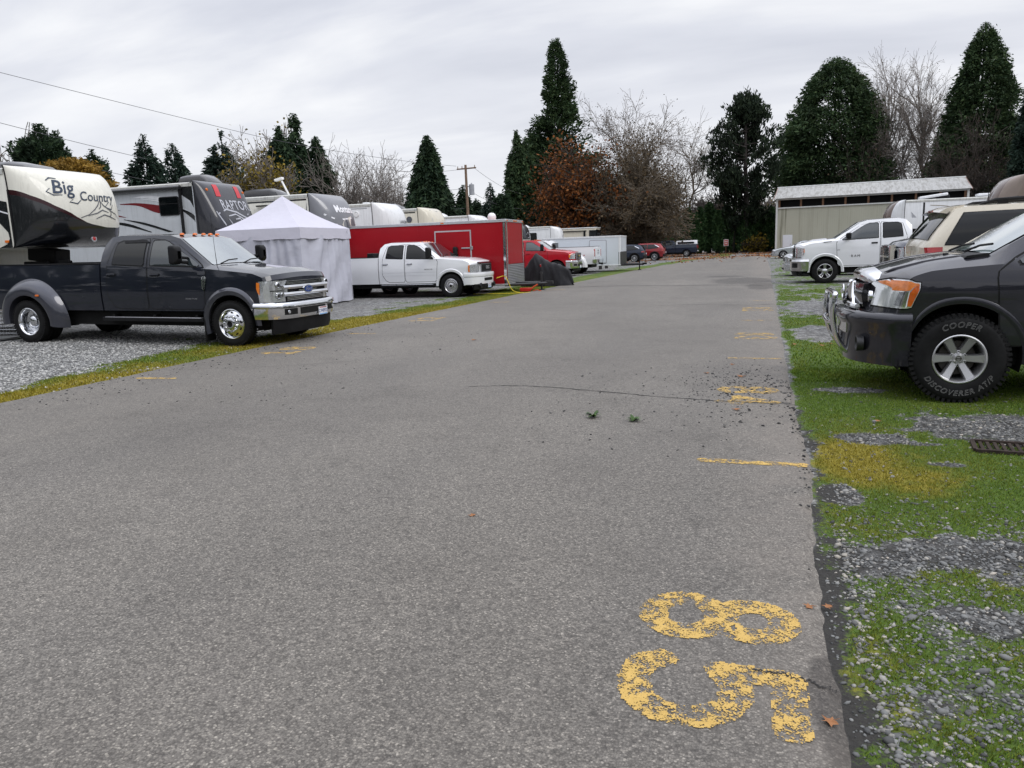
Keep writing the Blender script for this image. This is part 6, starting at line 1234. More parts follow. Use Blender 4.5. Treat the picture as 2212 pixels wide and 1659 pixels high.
tag(stones('scattered_chippings',x,y,np.array([roadz(a,b) for a,b in zip(x,y)]),np.clip(r.lognormal(-4.75,.35,len(x)),.005,.02),darkstone,seed=9),kind='stuff')
def blades(name,x,y,h,w,m,seed,lean=.5):
    n=len(x); r=np.random.default_rng(seed); a=r.uniform(0,2*PI,n); l=h*r.uniform(.1,lean*2,n); z=gz(x,y)-.002; dx,dy=np.cos(a),np.sin(a); wx,wy=-dy*w/2,dx*w/2
    V=np.stack([np.stack([x-wx,y-wy,z],-1),np.stack([x+wx,y+wy,z],-1),np.stack([x+wx*.8+dx*l*.35,y+wy*.8+dy*l*.35,z+h*.6],-1),np.stack([x+dx*l,y+dy*l,z+h],-1)],1).reshape(-1,3)
    return npmesh(name,V,np.arange(4*n).reshape(-1,4),m)
def blade_mat():
    m,nt,p,o=newmat('moss_blade'); gn_=nt.nodes.new('ShaderNodeNewGeometry'); rnd=gn_.outputs['Random Per Island']; a=nt.nodes.new('ShaderNodeAttribute'); a.attribute_name='tint'
    col=mixc(nt,a.outputs['Fac'],ramp(nt,rnd,[(0,(.046,.084,.009)),(.6,(.118,.208,.024)),(1,(.20,.31,.046))]),ramp(nt,rnd,[(0,(.13,.11,.014)),(.6,(.29,.235,.03)),(1,(.42,.34,.055))]))
    nt.links.new(col,p.inputs['Base Color']); setin(p,Roughness=.7); p.inputs['Specular IOR Level'].default_value=.2; t=nt.nodes.new('ShaderNodeBsdfTranslucent'); nt.links.new(col,t.inputs[0]); mx=nt.nodes.new('ShaderNodeMixShader'); mx.inputs[0].default_value=.3; nt.links.new(p.outputs[0],mx.inputs[1]); nt.links.new(t.outputs[0],mx.inputs[2]); nt.links.new(mx.outputs[0],o.inputs[0]); return m
bladem=blade_mat()
def grassify(name,x,y,h0,w,seed,lean=.5):
    r=np.random.default_rng(seed); mm,yl,_,_=masks(x,y); o=blades(name,x,y,h0*r.uniform(.5,1.25,len(x))*np.clip(mm+.25,.4,1),w,bladem,seed,lean); at=o.data.attributes.new('tint','FLOAT','POINT'); at.data.foreach_set('value',np.repeat(np.clip(yl+r.normal(0,.14,len(x)),0,1),4).astype(np.float32)); return tag(o,kind='stuff')
x,y,r=scatter(240000,.3,2.9,2.0,10.,lambda x,y:(x>edge_r(y)+.03)*np.clip((masks(x,y)[0]+.45*(fbm(x*30,y*30,77)-.5)+.25*(fbm(x*6,y*6,78)-.5)-.40)*2.0,0,1)*np.interp(y,[2,4.2,5.2],[.8,.8,1]),72); grassify('grass',x,y,.018,.0040,5)
x,y,r=scatter(60000,.3,4.5,9.,26,lambda x,y:(x>edge_r(y)+.03)*np.clip((masks(x,y)[0]-.45)*2.5,0,1),73); grassify('grass',x,y,.028,.012,6)
x,y,r=scatter(150000,-12.5,-7.3,5.5,34,lambda x,y:(x<edge_l(y)-.01)*np.clip((masks(x,y)[0]+.4*(fbm(x*12,y*12,79)-.5)-.45)*2.5,0,1),74); grassify('grass',x,y,.032,.012,7)
# single fallen leaves and two weeds
leafm=isl_mat('dead_leaf',[(0,(.16,.06,.025)),(.5,(.26,.11,.045)),(1,(.36,.20,.10))],.8)
def leaf(x,y,s,rz,label,pale=False,onroad=True):
    mb=MB(); pts=[]
    for k in range(5):
        a=rad(90+72*k*.9-130); pts+=[(.55*math.cos(a-.35),.55*math.sin(a-.35)),((1. if k in(1,2,3) else .75)*math.cos(a),(1. if k in(1,2,3) else .75)*math.sin(a)),(.5*math.cos(a+.3),.5*math.sin(a+.3))]
    pts+=[(-.05,-.3),(-.04,-.9),(.04,-.9),(.05,-.3)]
    ctr=(0,0,.18); V=[ctr]+[(p[0],p[1],.10+.22*math.sin(3*p[0]+rz)**2+.15*abs(p[1])) for p in pts]; n=len(pts); mb.add(V,[(0,1+i,1+(i+1)%n) for i in range(n)])
    z=roadz(x,y) if onroad else float(gz(x,y))+.015
    o=mb.build('fallen_leaf',leafm,None,smooth=0); o.location=(x,y,z); o.rotation_euler=(0,0,rz); o.scale=(s,s,s*.8); return tag(o,label,'leaf','fallen brown leaves')
leaf(.27,2.44,.035,2.0,'brown fallen leaf on the dark soil beside the number five'); leaf(.26,3.27,.03,1.4,'thin brown leaf at the road edge beside the number eight'); leaf(.335,3.3,.028,.3,'small brown leaf standing at the gravel edge beside the number eight',onroad=False)
leaf(-1.55,4.02,.03,.6,'pale brown leaf alone in the middle of the road'); leaf(-.12,7.25,.05,.2,'orange brown leaf on the road just before the faded 84'); leaf(-.1,9.1,.06,1.2,'brown leaf among the dark stones beyond the 84'); leaf(-.5,9.3,.045,2.2,'brown leaf left of the dark stones'); leaf(-.22,10.0,.04,.9,'pale leaf just before the thin yellow bay line')
leaf(.62,12.1,.06,.4,'pale yellow leaf on the moss beside the road edge',onroad=False); leaf(1.0,12.0,.06,1.4,'brown leaf in the mossy gravel left of the bull bar',onroad=False); leaf(1.12,12.2,.05,2.4,'second brown leaf in the mossy gravel by the bull bar',onroad=False); leaf(1.05,7.0,.035,.8,'brown leaf lying on the gravel patch in the moss',onroad=False); leaf(-4.6,12.4,.06,1.0,'dark curled leaf on the road in front of the dark dually')
weedm=isl_mat('weed_leaf',[(0,(.02,.05,.012)),(1,(.07,.13,.03))],.6)
def weed(x,y,s,label,seed):
    r=random.Random(seed); mb=MB(); root=thing('weed',label,'weed',(x,y,roadz(x,y)),0,'weeds growing through the asphalt')
    for k in range(34):
        a=r.uniform(0,2*PI); L=s*r.uniform(.4,1.); up=r.uniform(.15,.7); w=L*.16; P=[]
        for t in (0,.35,.7,1): d=L*t; P.append((math.cos(a)*d,math.sin(a)*d,.004+L*up*math.sin(t*2.2)))
        wx,wy=-math.sin(a)*w,math.cos(a)*w; V=[]
        for q,kk in zip(P,(.3,1,.8,.05)): V+=[(q[0]-wx*kk,q[1]-wy*kk,q[2]),(q[0]+wx*kk,q[1]+wy*kk,q[2])]
        mb.add(V,[(0,1,3,2),(2,3,5,4),(4,5,7,6)])
    mb.build('leaves',weedm,root,smooth=0)
weed(-1.36,6.72,.085,'small green weed growing in the road, the leafier of the two',1); weed(-.98,6.62,.075,'flat green weed in the road on a dark soil patch',2)
# drain grate in the gravel
t=thing('drain_grate','rusty iron drain grate sunk in the gravel at the right edge','drain grate',(1.9,6.22,float(gz(1.9,6.22))+.012),rad(-8)); mb=MB(); w,d=.62,.30
for s_ in (-1,1): mb.box((0,s_*d/2,0),(w,.03,.03)); mb.box((s_*w/2,0,0),(.03,d-.03,.03))
mb.build('frame',mat('rusty_iron',(.045,.034,.028),.85,.3,var=.4,vs=20),t); mb=MB()
for k in range(12): mb.box((-w/2+.05+k*(w-.1)/11,0,-.004),(.022,d-.03,.02))
mb.build('bar',MATS['rusty_iron'],t); mb=MB(); mb.poly([(-w/2,-d/2,-.01),(w/2,-d/2,-.01),(w/2,d/2,-.01),(-w/2,d/2,-.01)]); mb.build('pit',seam,t,smooth=0)
# ------------------------------------------------------------------ trees
def foliage(name,a,b,c,mixs=.5):
    k=1.55 if c[1]>c[0] and c[0]<.08 else 1.; a,b,c=[tuple(q*k for q in v) for v in (a,b,c)]; return isl_mat(name,[(0,a),(.55,b),(1,c)],.75,(mixs,tuple(q*.35 for q in a),.85),.2,.2)
fdark=foliage('conifer_needles',(.010,.022,.012),(.022,.042,.020),(.042,.068,.030)); fseq=foliage('sequoia_needles',(.014,.030,.012),(.028,.050,.020),(.054,.080,.030),.35); fblue=foliage('fir_needles',(.008,.018,.014),(.018,.034,.024),(.035,.055,.036))
fpine=foliage('pine_needles',(.007,.013,.008),(.016,.026,.014),(.03,.044,.022)); fthuja=foliage('hedge_leaf',(.020,.048,.020),(.042,.086,.032),(.075,.13,.045),.8)
forange=foliage('russet_leaf',(.12,.040,.014),(.25,.088,.026),(.36,.145,.042),.3); fbrown=foliage('brown_seed_and_leaf',(.068,.050,.030),(.125,.09,.052),(.185,.13,.068),.4); fyellow=foliage('golden_leaf',(.20,.11,.015),(.32,.19,.03),(.42,.27,.06),.5); folive=foliage('olive_leaf',(.13,.10,.018),(.24,.18,.03),(.36,.26,.04),.5); fveil=foliage('brown_twig_veil',(.05,.036,.027),(.095,.065,.045),(.14,.095,.06),.4)
bark=mat('bark',(.06,.05,.043),.9,var=.4,vs=6,bs=20,bst=.5,bd=.02); barkb=mat('brown_bark',(.135,.112,.085),.9,var=.4,vs=3); barkg=mat('pale_bark',(.19,.168,.15),.9,var=.4,vs=3); barkd=mat('dark_bark',(.03,.026,.024),.9,var=.4,vs=3)
def cards(C,dirs,L,W,r):
    """narrow leaf clump cards at C, long axis dirs, random roll"""
    n=len(C); d=dirs/np.linalg.norm(dirs,axis=1,keepdims=True); q=r.normal(size=(n,3)); s=np.cross(d,q); s/=np.linalg.norm(s,axis=1,keepdims=True)+1e-9
    L=np.broadcast_to(L,(n,))[:,None]; W=np.broadcast_to(W,(n,))[:,None]
    V=np.stack([C-d*L*.5,C+s*W*.5-d*L*.05,C+d*L*.5,C-s*W*.5-d*L*.05],1); return V.reshape(-1,3)
def quads(V): return np.arange(len(V)).reshape(-1,4)
def trunk(root,h,r0,r1,m,pts=None,name='trunk'):
    mb=MB(); P=pts or [(0,0,0),(.02*h*.1,0,h*.4),(0,.01*h,h)]; mb.tube(P,list(np.linspace(r0,r1,len(P))),9); return mb.build(name,m,root)
def px_scale(D): return D/ (CF*math.cos(CP))*1.0
def measure(px,py_top,D):
    b=pt(px,600,D); t=pt(px,py_top,D); return b[0],b[1],t[2]
def conifer(label,px,D,prof,seed,m=fdark,leaf=.55,nb=900,per=13,droop=-.25,shell=.45,group=None,name='conifer_tree',bark_=barkd,wid=.34,gap=.0,lump=.3,bare=.0,zmin=0.,trunkr=.35):
    """prof: photo rows (y, half width in photo px), top first"""
    ys=[p[0] for p in prof]; X,Y,H=measure(px,ys[0],D); s=D/CF*1.01; zs=[pt(px,y,D)[2] for y in ys][::-1]; ws=[p[1]*s for p in prof][::-1]
    zb=zs[0]
    if zb>.5: zs=[0.]+zs; ws=[ws[0]*.9]+ws
    r=np.random.default_rng(seed); leaf*=.72; per=int(per*1.7); root=thing(name,label,'tree',(X,Y,0),0,group)
    R=lambda z: np.interp(z,zs,ws)
    # choose branch heights with density proportional to radius
    zz=r.uniform(max(zmin,.3),H,nb*6); keep=r.uniform(0,1,len(zz))<(R(zz)+.12*max(ws))/(max(ws)*1.12); zz=zz[keep][:nb]; n=len(zz); th=r.uniform(0,2*PI,n)
    lum=1+lump*(fbm(th/PI*2.2+seed,zz/H*9,seed,3)-.5)*2; Rb=R(zz)*lum*r.uniform(.70,1.14,n)
    if gap: 
        k=fbm(th/PI*3+7,zz/H*13,seed+3,3)>gap; zz,th,Rb=zz[k],th[k],Rb[k]; n=len(zz)
    t=shell+(1-shell)*r.uniform(0,1,(n,per))**.7; rr=Rb[:,None]*t; jit=(.10+.10*Rb[:,None]*.35); az=th[:,None]+r.normal(0,.10,(n,per)); 
    P=np.stack([rr*np.cos(az),rr*np.sin(az),zz[:,None]+droop*rr*t+r.normal(0,1,(n,per))*leaf*.45],-1)+r.normal(0,1,(n,per,3))*leaf*.22
    P[...,2]=np.clip(P[...,2],.05,H*1.01); d=np.stack([np.cos(az),np.sin(az),np.full_like(az,droop*1.2)],-1)+r.normal(0,.55,(n,per,3))
    tap=np.clip(.45+.55*R(P[...,2])/(max(ws)*.5),.4,1); L=leaf*r.uniform(.6,1.3,(n,per))*tap; V=cards(P.reshape(-1,3),d.reshape(-1,3),L.ravel(),(L*wid*r.uniform(.7,1.4,(n,per))).ravel(),r)
    # leader shoots
    k=40; zt=H*(1-.05*r.uniform(0,1,k)); Pt=np.stack([r.normal(0,.10,k)*R(zt).clip(.15),r.normal(0,.10,k)*R(zt).clip(.15),zt],-1); V2=cards(Pt,np.stack([r.normal(0,.4,k),r.normal(0,.4,k),np.ones(k)],-1),leaf*.8,leaf*.25,r)
    V=np.concatenate([V,V2]); npmesh('crown',V,quads(V),m,root); trunk(root,H*.97,max(trunkr,.012*H),.03,bark_)
    if bare:
        segs=[]; nbk=int(60*bare)
        for i in range(nbk):
            z=r.uniform(.08,.85)*H; a=r.uniform(0,2*PI); L=R(z)*r.uniform(.5,.95); segs.append(((0,0,z),(L*math.cos(a),L*math.sin(a),z+droop*L*.5),.09,.02))
        segmesh('branches',segs,bark_,root)
    return root
def segmesh(name,segs,m,root,k=3):
    A=np.array([s[0] for s in segs],float); B=np.array([s[1] for s in segs],float); ra=np.array([s[2] for s in segs])[:,None]; rb=np.array([s[3] for s in segs])[:,None]; d=B-A; d/=np.linalg.norm(d,axis=1,keepdims=True)+1e-9
    q=np.where(np.abs(d[:,2:3])<.9,np.array([[0,0,1.]]),np.array([[1.,0,0]])); u=np.cross(d,q); u/=np.linalg.norm(u,axis=1,keepdims=True); w=np.cross(d,u); V=[]
    for P,rr in ((A,ra),(B,rb)):
        for j in range(k): a=2*PI*j/k; V.append(P+(u*math.cos(a)+w*math.sin(a))*rr)
    V=np.stack(V,1); n=len(A); V=V.reshape(-1,3); F=np.concatenate([np.stack([np.arange(n)*2*k+j,np.arange(n)*2*k+(j+1)%k,np.arange(n)*2*k+k+(j+1)%k,np.arange(n)*2*k+k+j],-1) for j in range(k)]); return npmesh(name,V,F,m,root,smooth=True)
def grow(r,p,d,L,rad_,lev,maxl,segs,tips,spread,up,minr,kids):
    n=4 if lev==0 else 3; q=np.array(p); dd=np.array(d)
    for i in range(n):
        dd=dd+r.normal(0,.16 if lev else .07,3)+np.array([0,0,up*(.10 if lev<3 else -.05)]); dd/=np.linalg.norm(dd); e=q+dd*L/n; ra=max(minr,rad_*(1-.5*i/n)); rb=max(minr,rad_*(1-.5*(i+1)/n)); segs.append((q,e,ra,rb))
        if lev<maxl:
            for c in range(kids[min(lev,len(kids)-1)] if i>0 or lev>0 else 0):
                a=r.uniform(0,2*PI); s=spread*r.uniform(.7,1.5); o=np.cross(dd,[math.cos(a),math.sin(a),.15]); o/=np.linalg.norm(o)+1e-9; nd=dd*math.cos(s)+o*math.sin(s); grow(r,q+(e-q)*r.uniform(.2,1),nd,L*r.uniform(.48,.75)*(1-.12*i*(lev==0)),rad_*r.uniform(.38,.55),lev+1,maxl,segs,tips,spread,up,minr,kids)
        else: tips.append(e)
        q=e
    if 0<lev<maxl: grow(r,q,dd,L*.66,rad_*.5,lev+1,maxl,segs,tips,spread,up,minr,kids)
    elif lev==0:
        for k in range(2):
            o=r.normal(0,.35,3); nd=dd+o; nd/=np.linalg.norm(nd); grow(r,q,nd,L*.6,rad_*.5,1,maxl,segs,tips,spread,up,minr,kids)
def bare_tree(label,px,D,ytop,wpx,seed,m=barkg,leafm_=None,nleaf=0,leaf=.3,spread=.62,up=.5,_z=0,maxl=4,kids=(2,2,2,2),minr=.02,stems=1,lean=0.,name='bare_tree',group=None,rt=None,first=.3,tint=None):
    X,Y,H=measure(px,ytop,D); r=np.random.default_rng(seed); root=thing(name,label,'tree',(X,Y,0),0,group); segs=[];tips=[]; rt=rt or .016*H
    for s_ in range(stems):
        a=2*PI*s_/stems+seed; d=np.array([math.cos(a)*.28*(stems>1)+lean*math.cos(CYAW),math.sin(a)*.28*(stems>1)+lean*math.sin(CYAW),1.]); d/=np.linalg.norm(d); grow(r,np.array([0,0,0.]),d,H*first*1.35,rt/(stems**.4),0,maxl,segs,tips,spread,up,minr,kids)
    A=np.array([s[0] for s in segs]+[s[1] for s in segs]); lat=A[:,0]*math.cos(CYAW)+A[:,1]*math.sin(CYAW); wm=wpx*D/CF*.5
    fz=H/np.percentile(A[:,2],99.7); fx=max(.72*fz,min(1.5*fz,wm/np.percentile(np.abs(lat-np.median(lat)*(lean!=0)),96)))
    sc=np.array([fx,fx,fz]); segs=[(a*sc,b*sc,c,d_) for a,b,c,d_ in segs]; T=np.array(tips)*sc
    big=[s for s in segs if s[2]>rt*.30]; small=[s for s in segs if s[2]<=rt*.30]
    segmesh('trunk',big,m,root,6); 
    if small: segmesh('crown',small,m,root,3)
    if nleaf:
        k=r.integers(0,len(T),nleaf); P=T[k]+r.normal(0,leaf*1.5,(nleaf,3)); V=cards(P,r.normal(size=(nleaf,3)),leaf*r.uniform(.6,1.3,nleaf),leaf*.7*r.uniform(.6,1.3,nleaf),r); npmesh('leaves',V,quads(V),leafm_,root)
    return root
gl_='evergreens behind the caravans on the left'; gb='bare trees behind the caravans on the left'
# left background
bare_tree('bare grey tree at the left edge behind the black roof unit',22,62,268,120,1,leafm_=fbrown,group=gb,maxl=4,kids=(2,2,2,2),minr=.03)
conifer('dark evergreen at the very left edge of the view',0,66,[(318,6),(345,26),(380,34)],2,group=gl_,nb=420)
conifer('many tipped dark cedar above the golden shrub on the left',128,60,[(270,5),(300,20),(330,44),(370,52)],3,m=fdark,droop=.45,leaf=.5,nb=950,group=gl_,lump=.5,shell=.3); conifer('lower dark evergreen left of the golden shrub',95,61,[(305,5),(330,22),(375,30)],203,m=fdark,droop=.4,leaf=.5,nb=500,group=gl_); conifer('slim dark evergreen tip right of the many tipped cedar',160,61,[(285,4),(310,13),(350,26),(380,28)],204,m=fdark,droop=.4,leaf=.5,nb=420,group=gl_)
bare_tree('thin bare tree between the left edge and the dark cedar',72,63,292,40,33,group=gb,minr=.03,maxl=3)
conifer('golden leaved bushy tree behind the cream caravan cap',182,46,[(343,14),(352,42),(366,60),(385,72),(420,80)],4,m=fyellow,leaf=.42,nb=1300,droop=-.05,lump=.35,shell=.5,name='golden_tree',bark_=bark)
conifer('small dark evergreen with a crooked tip right of the golden tree',232,58,[(325,3),(345,9),(360,26),(400,34)],5,droop=.3,leaf=.45,nb=650,group=gl_)
conifer('conifer left of the two above the grey white caravan roof, the taller one',343,70,[(292,3),(330,20),(370,38),(400,42)],6,m=fblue,droop=-.1,gap=.38,leaf=.6,nb=700,group=gl_,bare=.4)
conifer('lower conifer between two taller ones above the grey white caravan roof',402,74,[(312,3),(345,20),(400,42)],7,m=fblue,droop=-.1,gap=.36,leaf=.6,nb=650,group=gl_,bare=.4)
conifer('pointed conifer just right of the black roof unit of the grey white caravan',505,68,[(286,3),(320,18),(360,36),(400,42)],8,m=fblue,droop=-.15,gap=.34,leaf=.6,nb=800,group=gl_,bare=.4)
bare_tree('yellowing bushy tree with bare top above the tent side',600,82,292,90,9,leafm_=folive,nleaf=1800,leaf=.3,up=.4,stems=2,name='yellow_tree',m=barkg,minr=.025)
bare_tree('low yellow leafed tree just left of the tent peak',582,58,348,84,39,leafm_=folive,nleaf=11000,leaf=.27,up=.3,stems=3,name='yellow_tree',m=barkg)
conifer('dark fir in the clump of three, the left one',628,72,[(275,3),(300,12),(340,30),(420,42)],10,m=fdark,droop=-.3,gap=.36,leaf=.7,nb=900,group=gl_,bare=.5)
conifer('tallest fir of the clump with a sparse whorled top',662,76,[(248,3),(272,13),(285,5),(305,16),(340,30),(420,44)],11,m=fdark,droop=-.3,gap=.40,leaf=.7,nb=950,group=gl_,bare=.6)
conifer('dark fir in the clump of three, the right one',704,72,[(298,3),(325,14),(360,28),(420,36)],12,m=fdark,droop=-.3,gap=.38,leaf=.7,nb=800,group=gl_,bare=.5)
for i,(px,yt,w,lb) in enumerate(((765,318,100,'bare tree right beside the dark fir clump'),(800,330,80,'bare tree in the middle of the bare row above the red trailer'),(840,334,90,'broad bare tree of the row above the red trailer'),(884,362,50,'small bare tree left of the big dark cone shaped conifer'),(735,345,60,'bare tree half hidden by the dark fir clump'))):
    bare_tree(lb,px,70+3*i,yt,w*1.5,60+i,group=gb,spread=.6,up=.45,minr=.015,stems=1+(i%2)*2,first=.25,kids=(2,2,1,1))
conifer('big cone shaped dark conifer left of the utility pole',937,62,[(296,3),(320,16),(370,34),(420,48),(460,54)],13,m=fdark,droop=-.45,leaf=.6,nb=1700,group=gl_,lump=.2,shell=.35)
conifer('small dark conifer behind the utility pole',1008,84,[(402,3),(430,14),(470,24)],14,nb=420,group=gl_,leaf=.6); conifer('open topped little fir right of the utility pole',1066,92,[(396,2),(420,12),(465,26)],15,m=fblue,gap=.42,nb=420,group=gl_,bare=.5); conifer('rounded dark evergreen beside the red trailer corner',1090,88,[(420,6),(435,18),(480,24)],16,nb=500,group=gl_,droop=.2)
conifer('low dark evergreen left of the little open topped fir',1035,95,[(430,3),(450,12),(480,16)],316,nb=250,group=gl_,leaf=.6)
# centre
conifer('twin tipped drooping cedar left of the giant spire conifer, its taller tip',1125,104,[(284,2),(320,14),(370,24),(440,34),(500,38)],17,m=fseq,droop=-.7,gap=.22,leaf=.8,nb=1300,shell=.3); conifer('shorter tip of the twin drooping cedar beside the giant spire conifer',1143,106,[(300,2),(330,9),(380,18),(500,28)],18,m=fseq,droop=-.7,gap=.2,leaf=.8,nb=800,shell=.3)
conifer('giant spire conifer, tallest tree in the middle of the view',1213,112,[(88,4),(105,14),(150,22),(200,31),(240,39),(275,56),(320,70),(370,80),(440,90),(520,92)],19,m=fseq,droop=.22,gap=.37,leaf=.85,nb=3100,per=14,lump=.34,shell=.5,bare=1.,trunkr=.7)
bare_tree('russet leaved tree in front of the giant spire conifer',1255,98,318,160,20,leafm_=forange,nleaf=8500,leaf=.42,up=.35,stems=3,kids=(2,2,1,1),name='russet_tree',m=bark,minr=.03,spread=.7)
bare_tree('brown bushy tree with seed clusters in the middle of the view',1355,96,290,150,21,leafm_=fbrown,nleaf=11000,leaf=.27,up=.45,stems=3,name='brown_tree',m=barkb,kids=(2,2,2,1),minr=.022,spread=.6)
bare_tree('lower brown bushy tree beside the russet one',1400,94,385,130,221,leafm_=fbrown,nleaf=9000,leaf=.27,up=.35,stems=4,name='brown_tree',m=barkb,minr=.022,spread=.7,kids=(2,2,2,1))
bare_tree('large bare grey tree behind the brown bushy tree',1395,112,192,200,22,m=barkg,leafm_=fbrown,nleaf=3000,leaf=.2,up=.3,spread=.62,maxl=5,kids=(2,1,1,1),minr=.022,stems=1,first=.33)
bare_tree('leaning bare tree on the right of the brown bushy trees',1452,117,256,150,23,m=barkb,leafm_=fbrown,nleaf=200,leaf=.3,up=.3,spread=.62,maxl=4,kids=(2,2,2,1),minr=.018,lean=.42,rt=.24)
# dark wood behind the hedge
for i,(px,yt,w) in enumerate(((1300,480,60),(1338,470,60))): bare_tree(('low brown thicket left behind the white trailer','low brown thicket above the white trailer')[i],px,100,yt,w*1.6,80+i,leafm_=fbrown,nleaf=3200,leaf=.42,up=.2,stems=4,name='thicket_bush',m=bark,minr=.03,spread=.8,group='brown thickets behind the parked cars')
# pine
def pine(label,px,D,prof,seed):
    ys=[p[0] for p in prof]; X,Y,H=measure(px,ys[0],D); s=D/CF; zs=[pt(px,y,D)[2] for y in ys][::-1]; ws=[p[1]*s for p in prof][::-1]; r=np.random.default_rng(seed); root=thing('pine_tree',label,'tree',(X,Y,0),0); R=lambda z:np.interp(z,zs,ws)
    segs=[];C=[]; D_=[]
    for i in range(74):
        z=H*(.17+.80*r.uniform()**.9); a=r.uniform(0,2*PI); L=R(min(H,z+1.))*r.uniform(.40,1.15)+.3; p=np.array([0,0,z]); d=np.array([math.cos(a),math.sin(a),r.uniform(-.1,.35)]); k=5
        for j in range(k):
            d=d+r.normal(0,.12,3)+np.array([0,0,.10*j]); d/=np.linalg.norm(d); e=p+d*L/k; segs.append((p,e,.12*(1-j/k)+.02,.12*(1-(j+1)/k)+.02))
            if j>=1:
                for q in range(3+2*j):
                    o=e+r.normal(0,.45,3); nn=9; C.append(o+r.normal(0,.20,(nn,3))); D_.append(r.normal(0,.6,(nn,3))+np.array([0,0,1.0])+d*.4)
            p=e
    C=np.concatenate(C);D_=np.concatenate(D_); V=cards(C,D_,.62*r.uniform(.6,1.2,len(C)),.20,r); npmesh('crown',V,quads(V),fpine,root); segmesh('branches',segs,barkd,root); trunk(root,H*.95,.5,.06,barkd,[(0,0,0),(.2,0,H*.3),(-.1,.1,H*.7),(0,0,H*.96)]); mb=MB(); mb.tube([(-1.6,.5,0),(-1.3,.4,H*.35),(-1.0,.2,H*.62)],[.34,.25,.06],8); mb.build('second_stem',barkd,root); return root
pine('open dark pine with upturned tufts left of the barn',1606,108,[(210,12),(240,38),(290,74),(340,80),(380,78),(420,90),(445,66),(470,22)],24)
bare_tree('bare bush with a few yellow leaves between the pine and the barn',1650,116,432,120,25,m=barkg,leafm_=folive,nleaf=500,leaf=.35,up=.3,stems=4,minr=.035,name='bare_bush'); bare_tree('bare bush behind the hedge left of the pine',1530,118,425,130,26,m=barkg,leafm_=folive,nleaf=260,leaf=.35,up=.3,stems=4,minr=.035,name='bare_bush')
conifer('broad dome shaped dark evergreen behind the barn roof',1790,125,[(128,8),(140,30),(170,52),(200,70),(250,92),(300,106),(350,112),(400,114),(500,100)],27,m=fseq,droop=-.1,leaf=.9,nb=4300,per=14,lump=.26,shell=.6,gap=.27,trunkr=.8)
bare_tree('tall bare twin tree between the dome evergreen and the tall cone conifer, left one',1918,122,128,170,28,m=barkg,leafm_=fbrown,nleaf=1900,leaf=.19,up=.5,spread=.46,maxl=5,kids=(2,2,1,1),minr=.017,stems=1,first=.3); bare_tree('tall bare twin tree between the dome evergreen and the tall cone conifer, right one',1990,120,108,170,29,m=barkg,leafm_=fbrown,nleaf=1900,leaf=.19,up=.5,spread=.46,maxl=5,kids=(2,2,1,1),minr=.017,stems=1,first=.3)
conifer('tall cone conifer behind the right end of the barn roof',2093,112,[(54,4),(75,19),(110,36),(160,52),(220,66),(290,80),(350,88),(430,92)],30,m=fseq,droop=-.1,leaf=.85,nb=3300,per=14,lump=.24,shell=.6,gap=.25,trunkr=.8)
bare_tree('leafless brown veil tree in front of the tall cone conifer',2070,106,255,190,31,m=bark,leafm_=fveil,nleaf=1100,leaf=.25,up=.35,spread=.65,stems=3,kids=(2,2,1,1),minr=.022); bare_tree('brown bare tree against the right side of the dome evergreen',1862,118,268,110,32,m=bark,leafm_=fveil,nleaf=500,leaf=.3,up=.35,spread=.65,stems=2,kids=(2,1,1,1),minr=.022)
conifer('layered conifer cut by the right edge of the view',2208,92,[(118,3),(150,12),(200,20),(280,34),(360,42),(430,48)],34,m=fblue,droop=-.35,gap=.36,leaf=.75,nb=1300,bare=.8)
conifer('dark conifer further right beyond the view edge',2262,98,[(150,3),(250,36),(400,60)],35,m=fblue,droop=-.35,gap=.3,leaf=.8,nb=1000,bare=.6)
# columnar hedge trees
hx=[(1388,478,16),(1412,462,13),(1436,468,15),(1462,470,15),(1484,450,13),(1498,462,12),(1511,448,13),(1531,438,15),(1550,455,13),(1569,440,14),(1588,462,14),(1606,456,14),(1626,464,15),(1646,458,14),(1664,448,13),(1682,462,14)]
for i,(px,yt,w) in enumerate(hx):
    w2=w*.95; o=conifer('narrow dark hedge cypress, number %d from the left of the row'%(i+1) if False else 'x',px,109+.8*math.sin(i*2.1),[(yt,2),(yt+10,w2*.5),(yt+30,w2*.85),(yt+60,w2),(560,w2)],100+i,m=fthuja,leaf=.5,nb=430,per=12,droop=.5,shell=.55,lump=.15,group='columnar cypresses in the hedge row',name='hedge_cypress'); o['label']='narrow dark columnar cypress standing in the hedge row at the far end of the road'
# low leafy shrub line under the hedge gives no extra things; the barn's neighbour shrubs
bare_tree('dark shrub with some yellow leaves at the left corner of the barn',1655,111,488,50,91,m=bark,leafm_=fthuja,nleaf=1800,leaf=.4,up=.2,stems=4,name='shrub'); bare_tree('yellow leafed low shrub left of the barn corner',1630,107,515,60,92,m=bark,leafm_=folive,nleaf=900,leaf=.35,up=.2,stems=4,name='shrub',maxl=3)
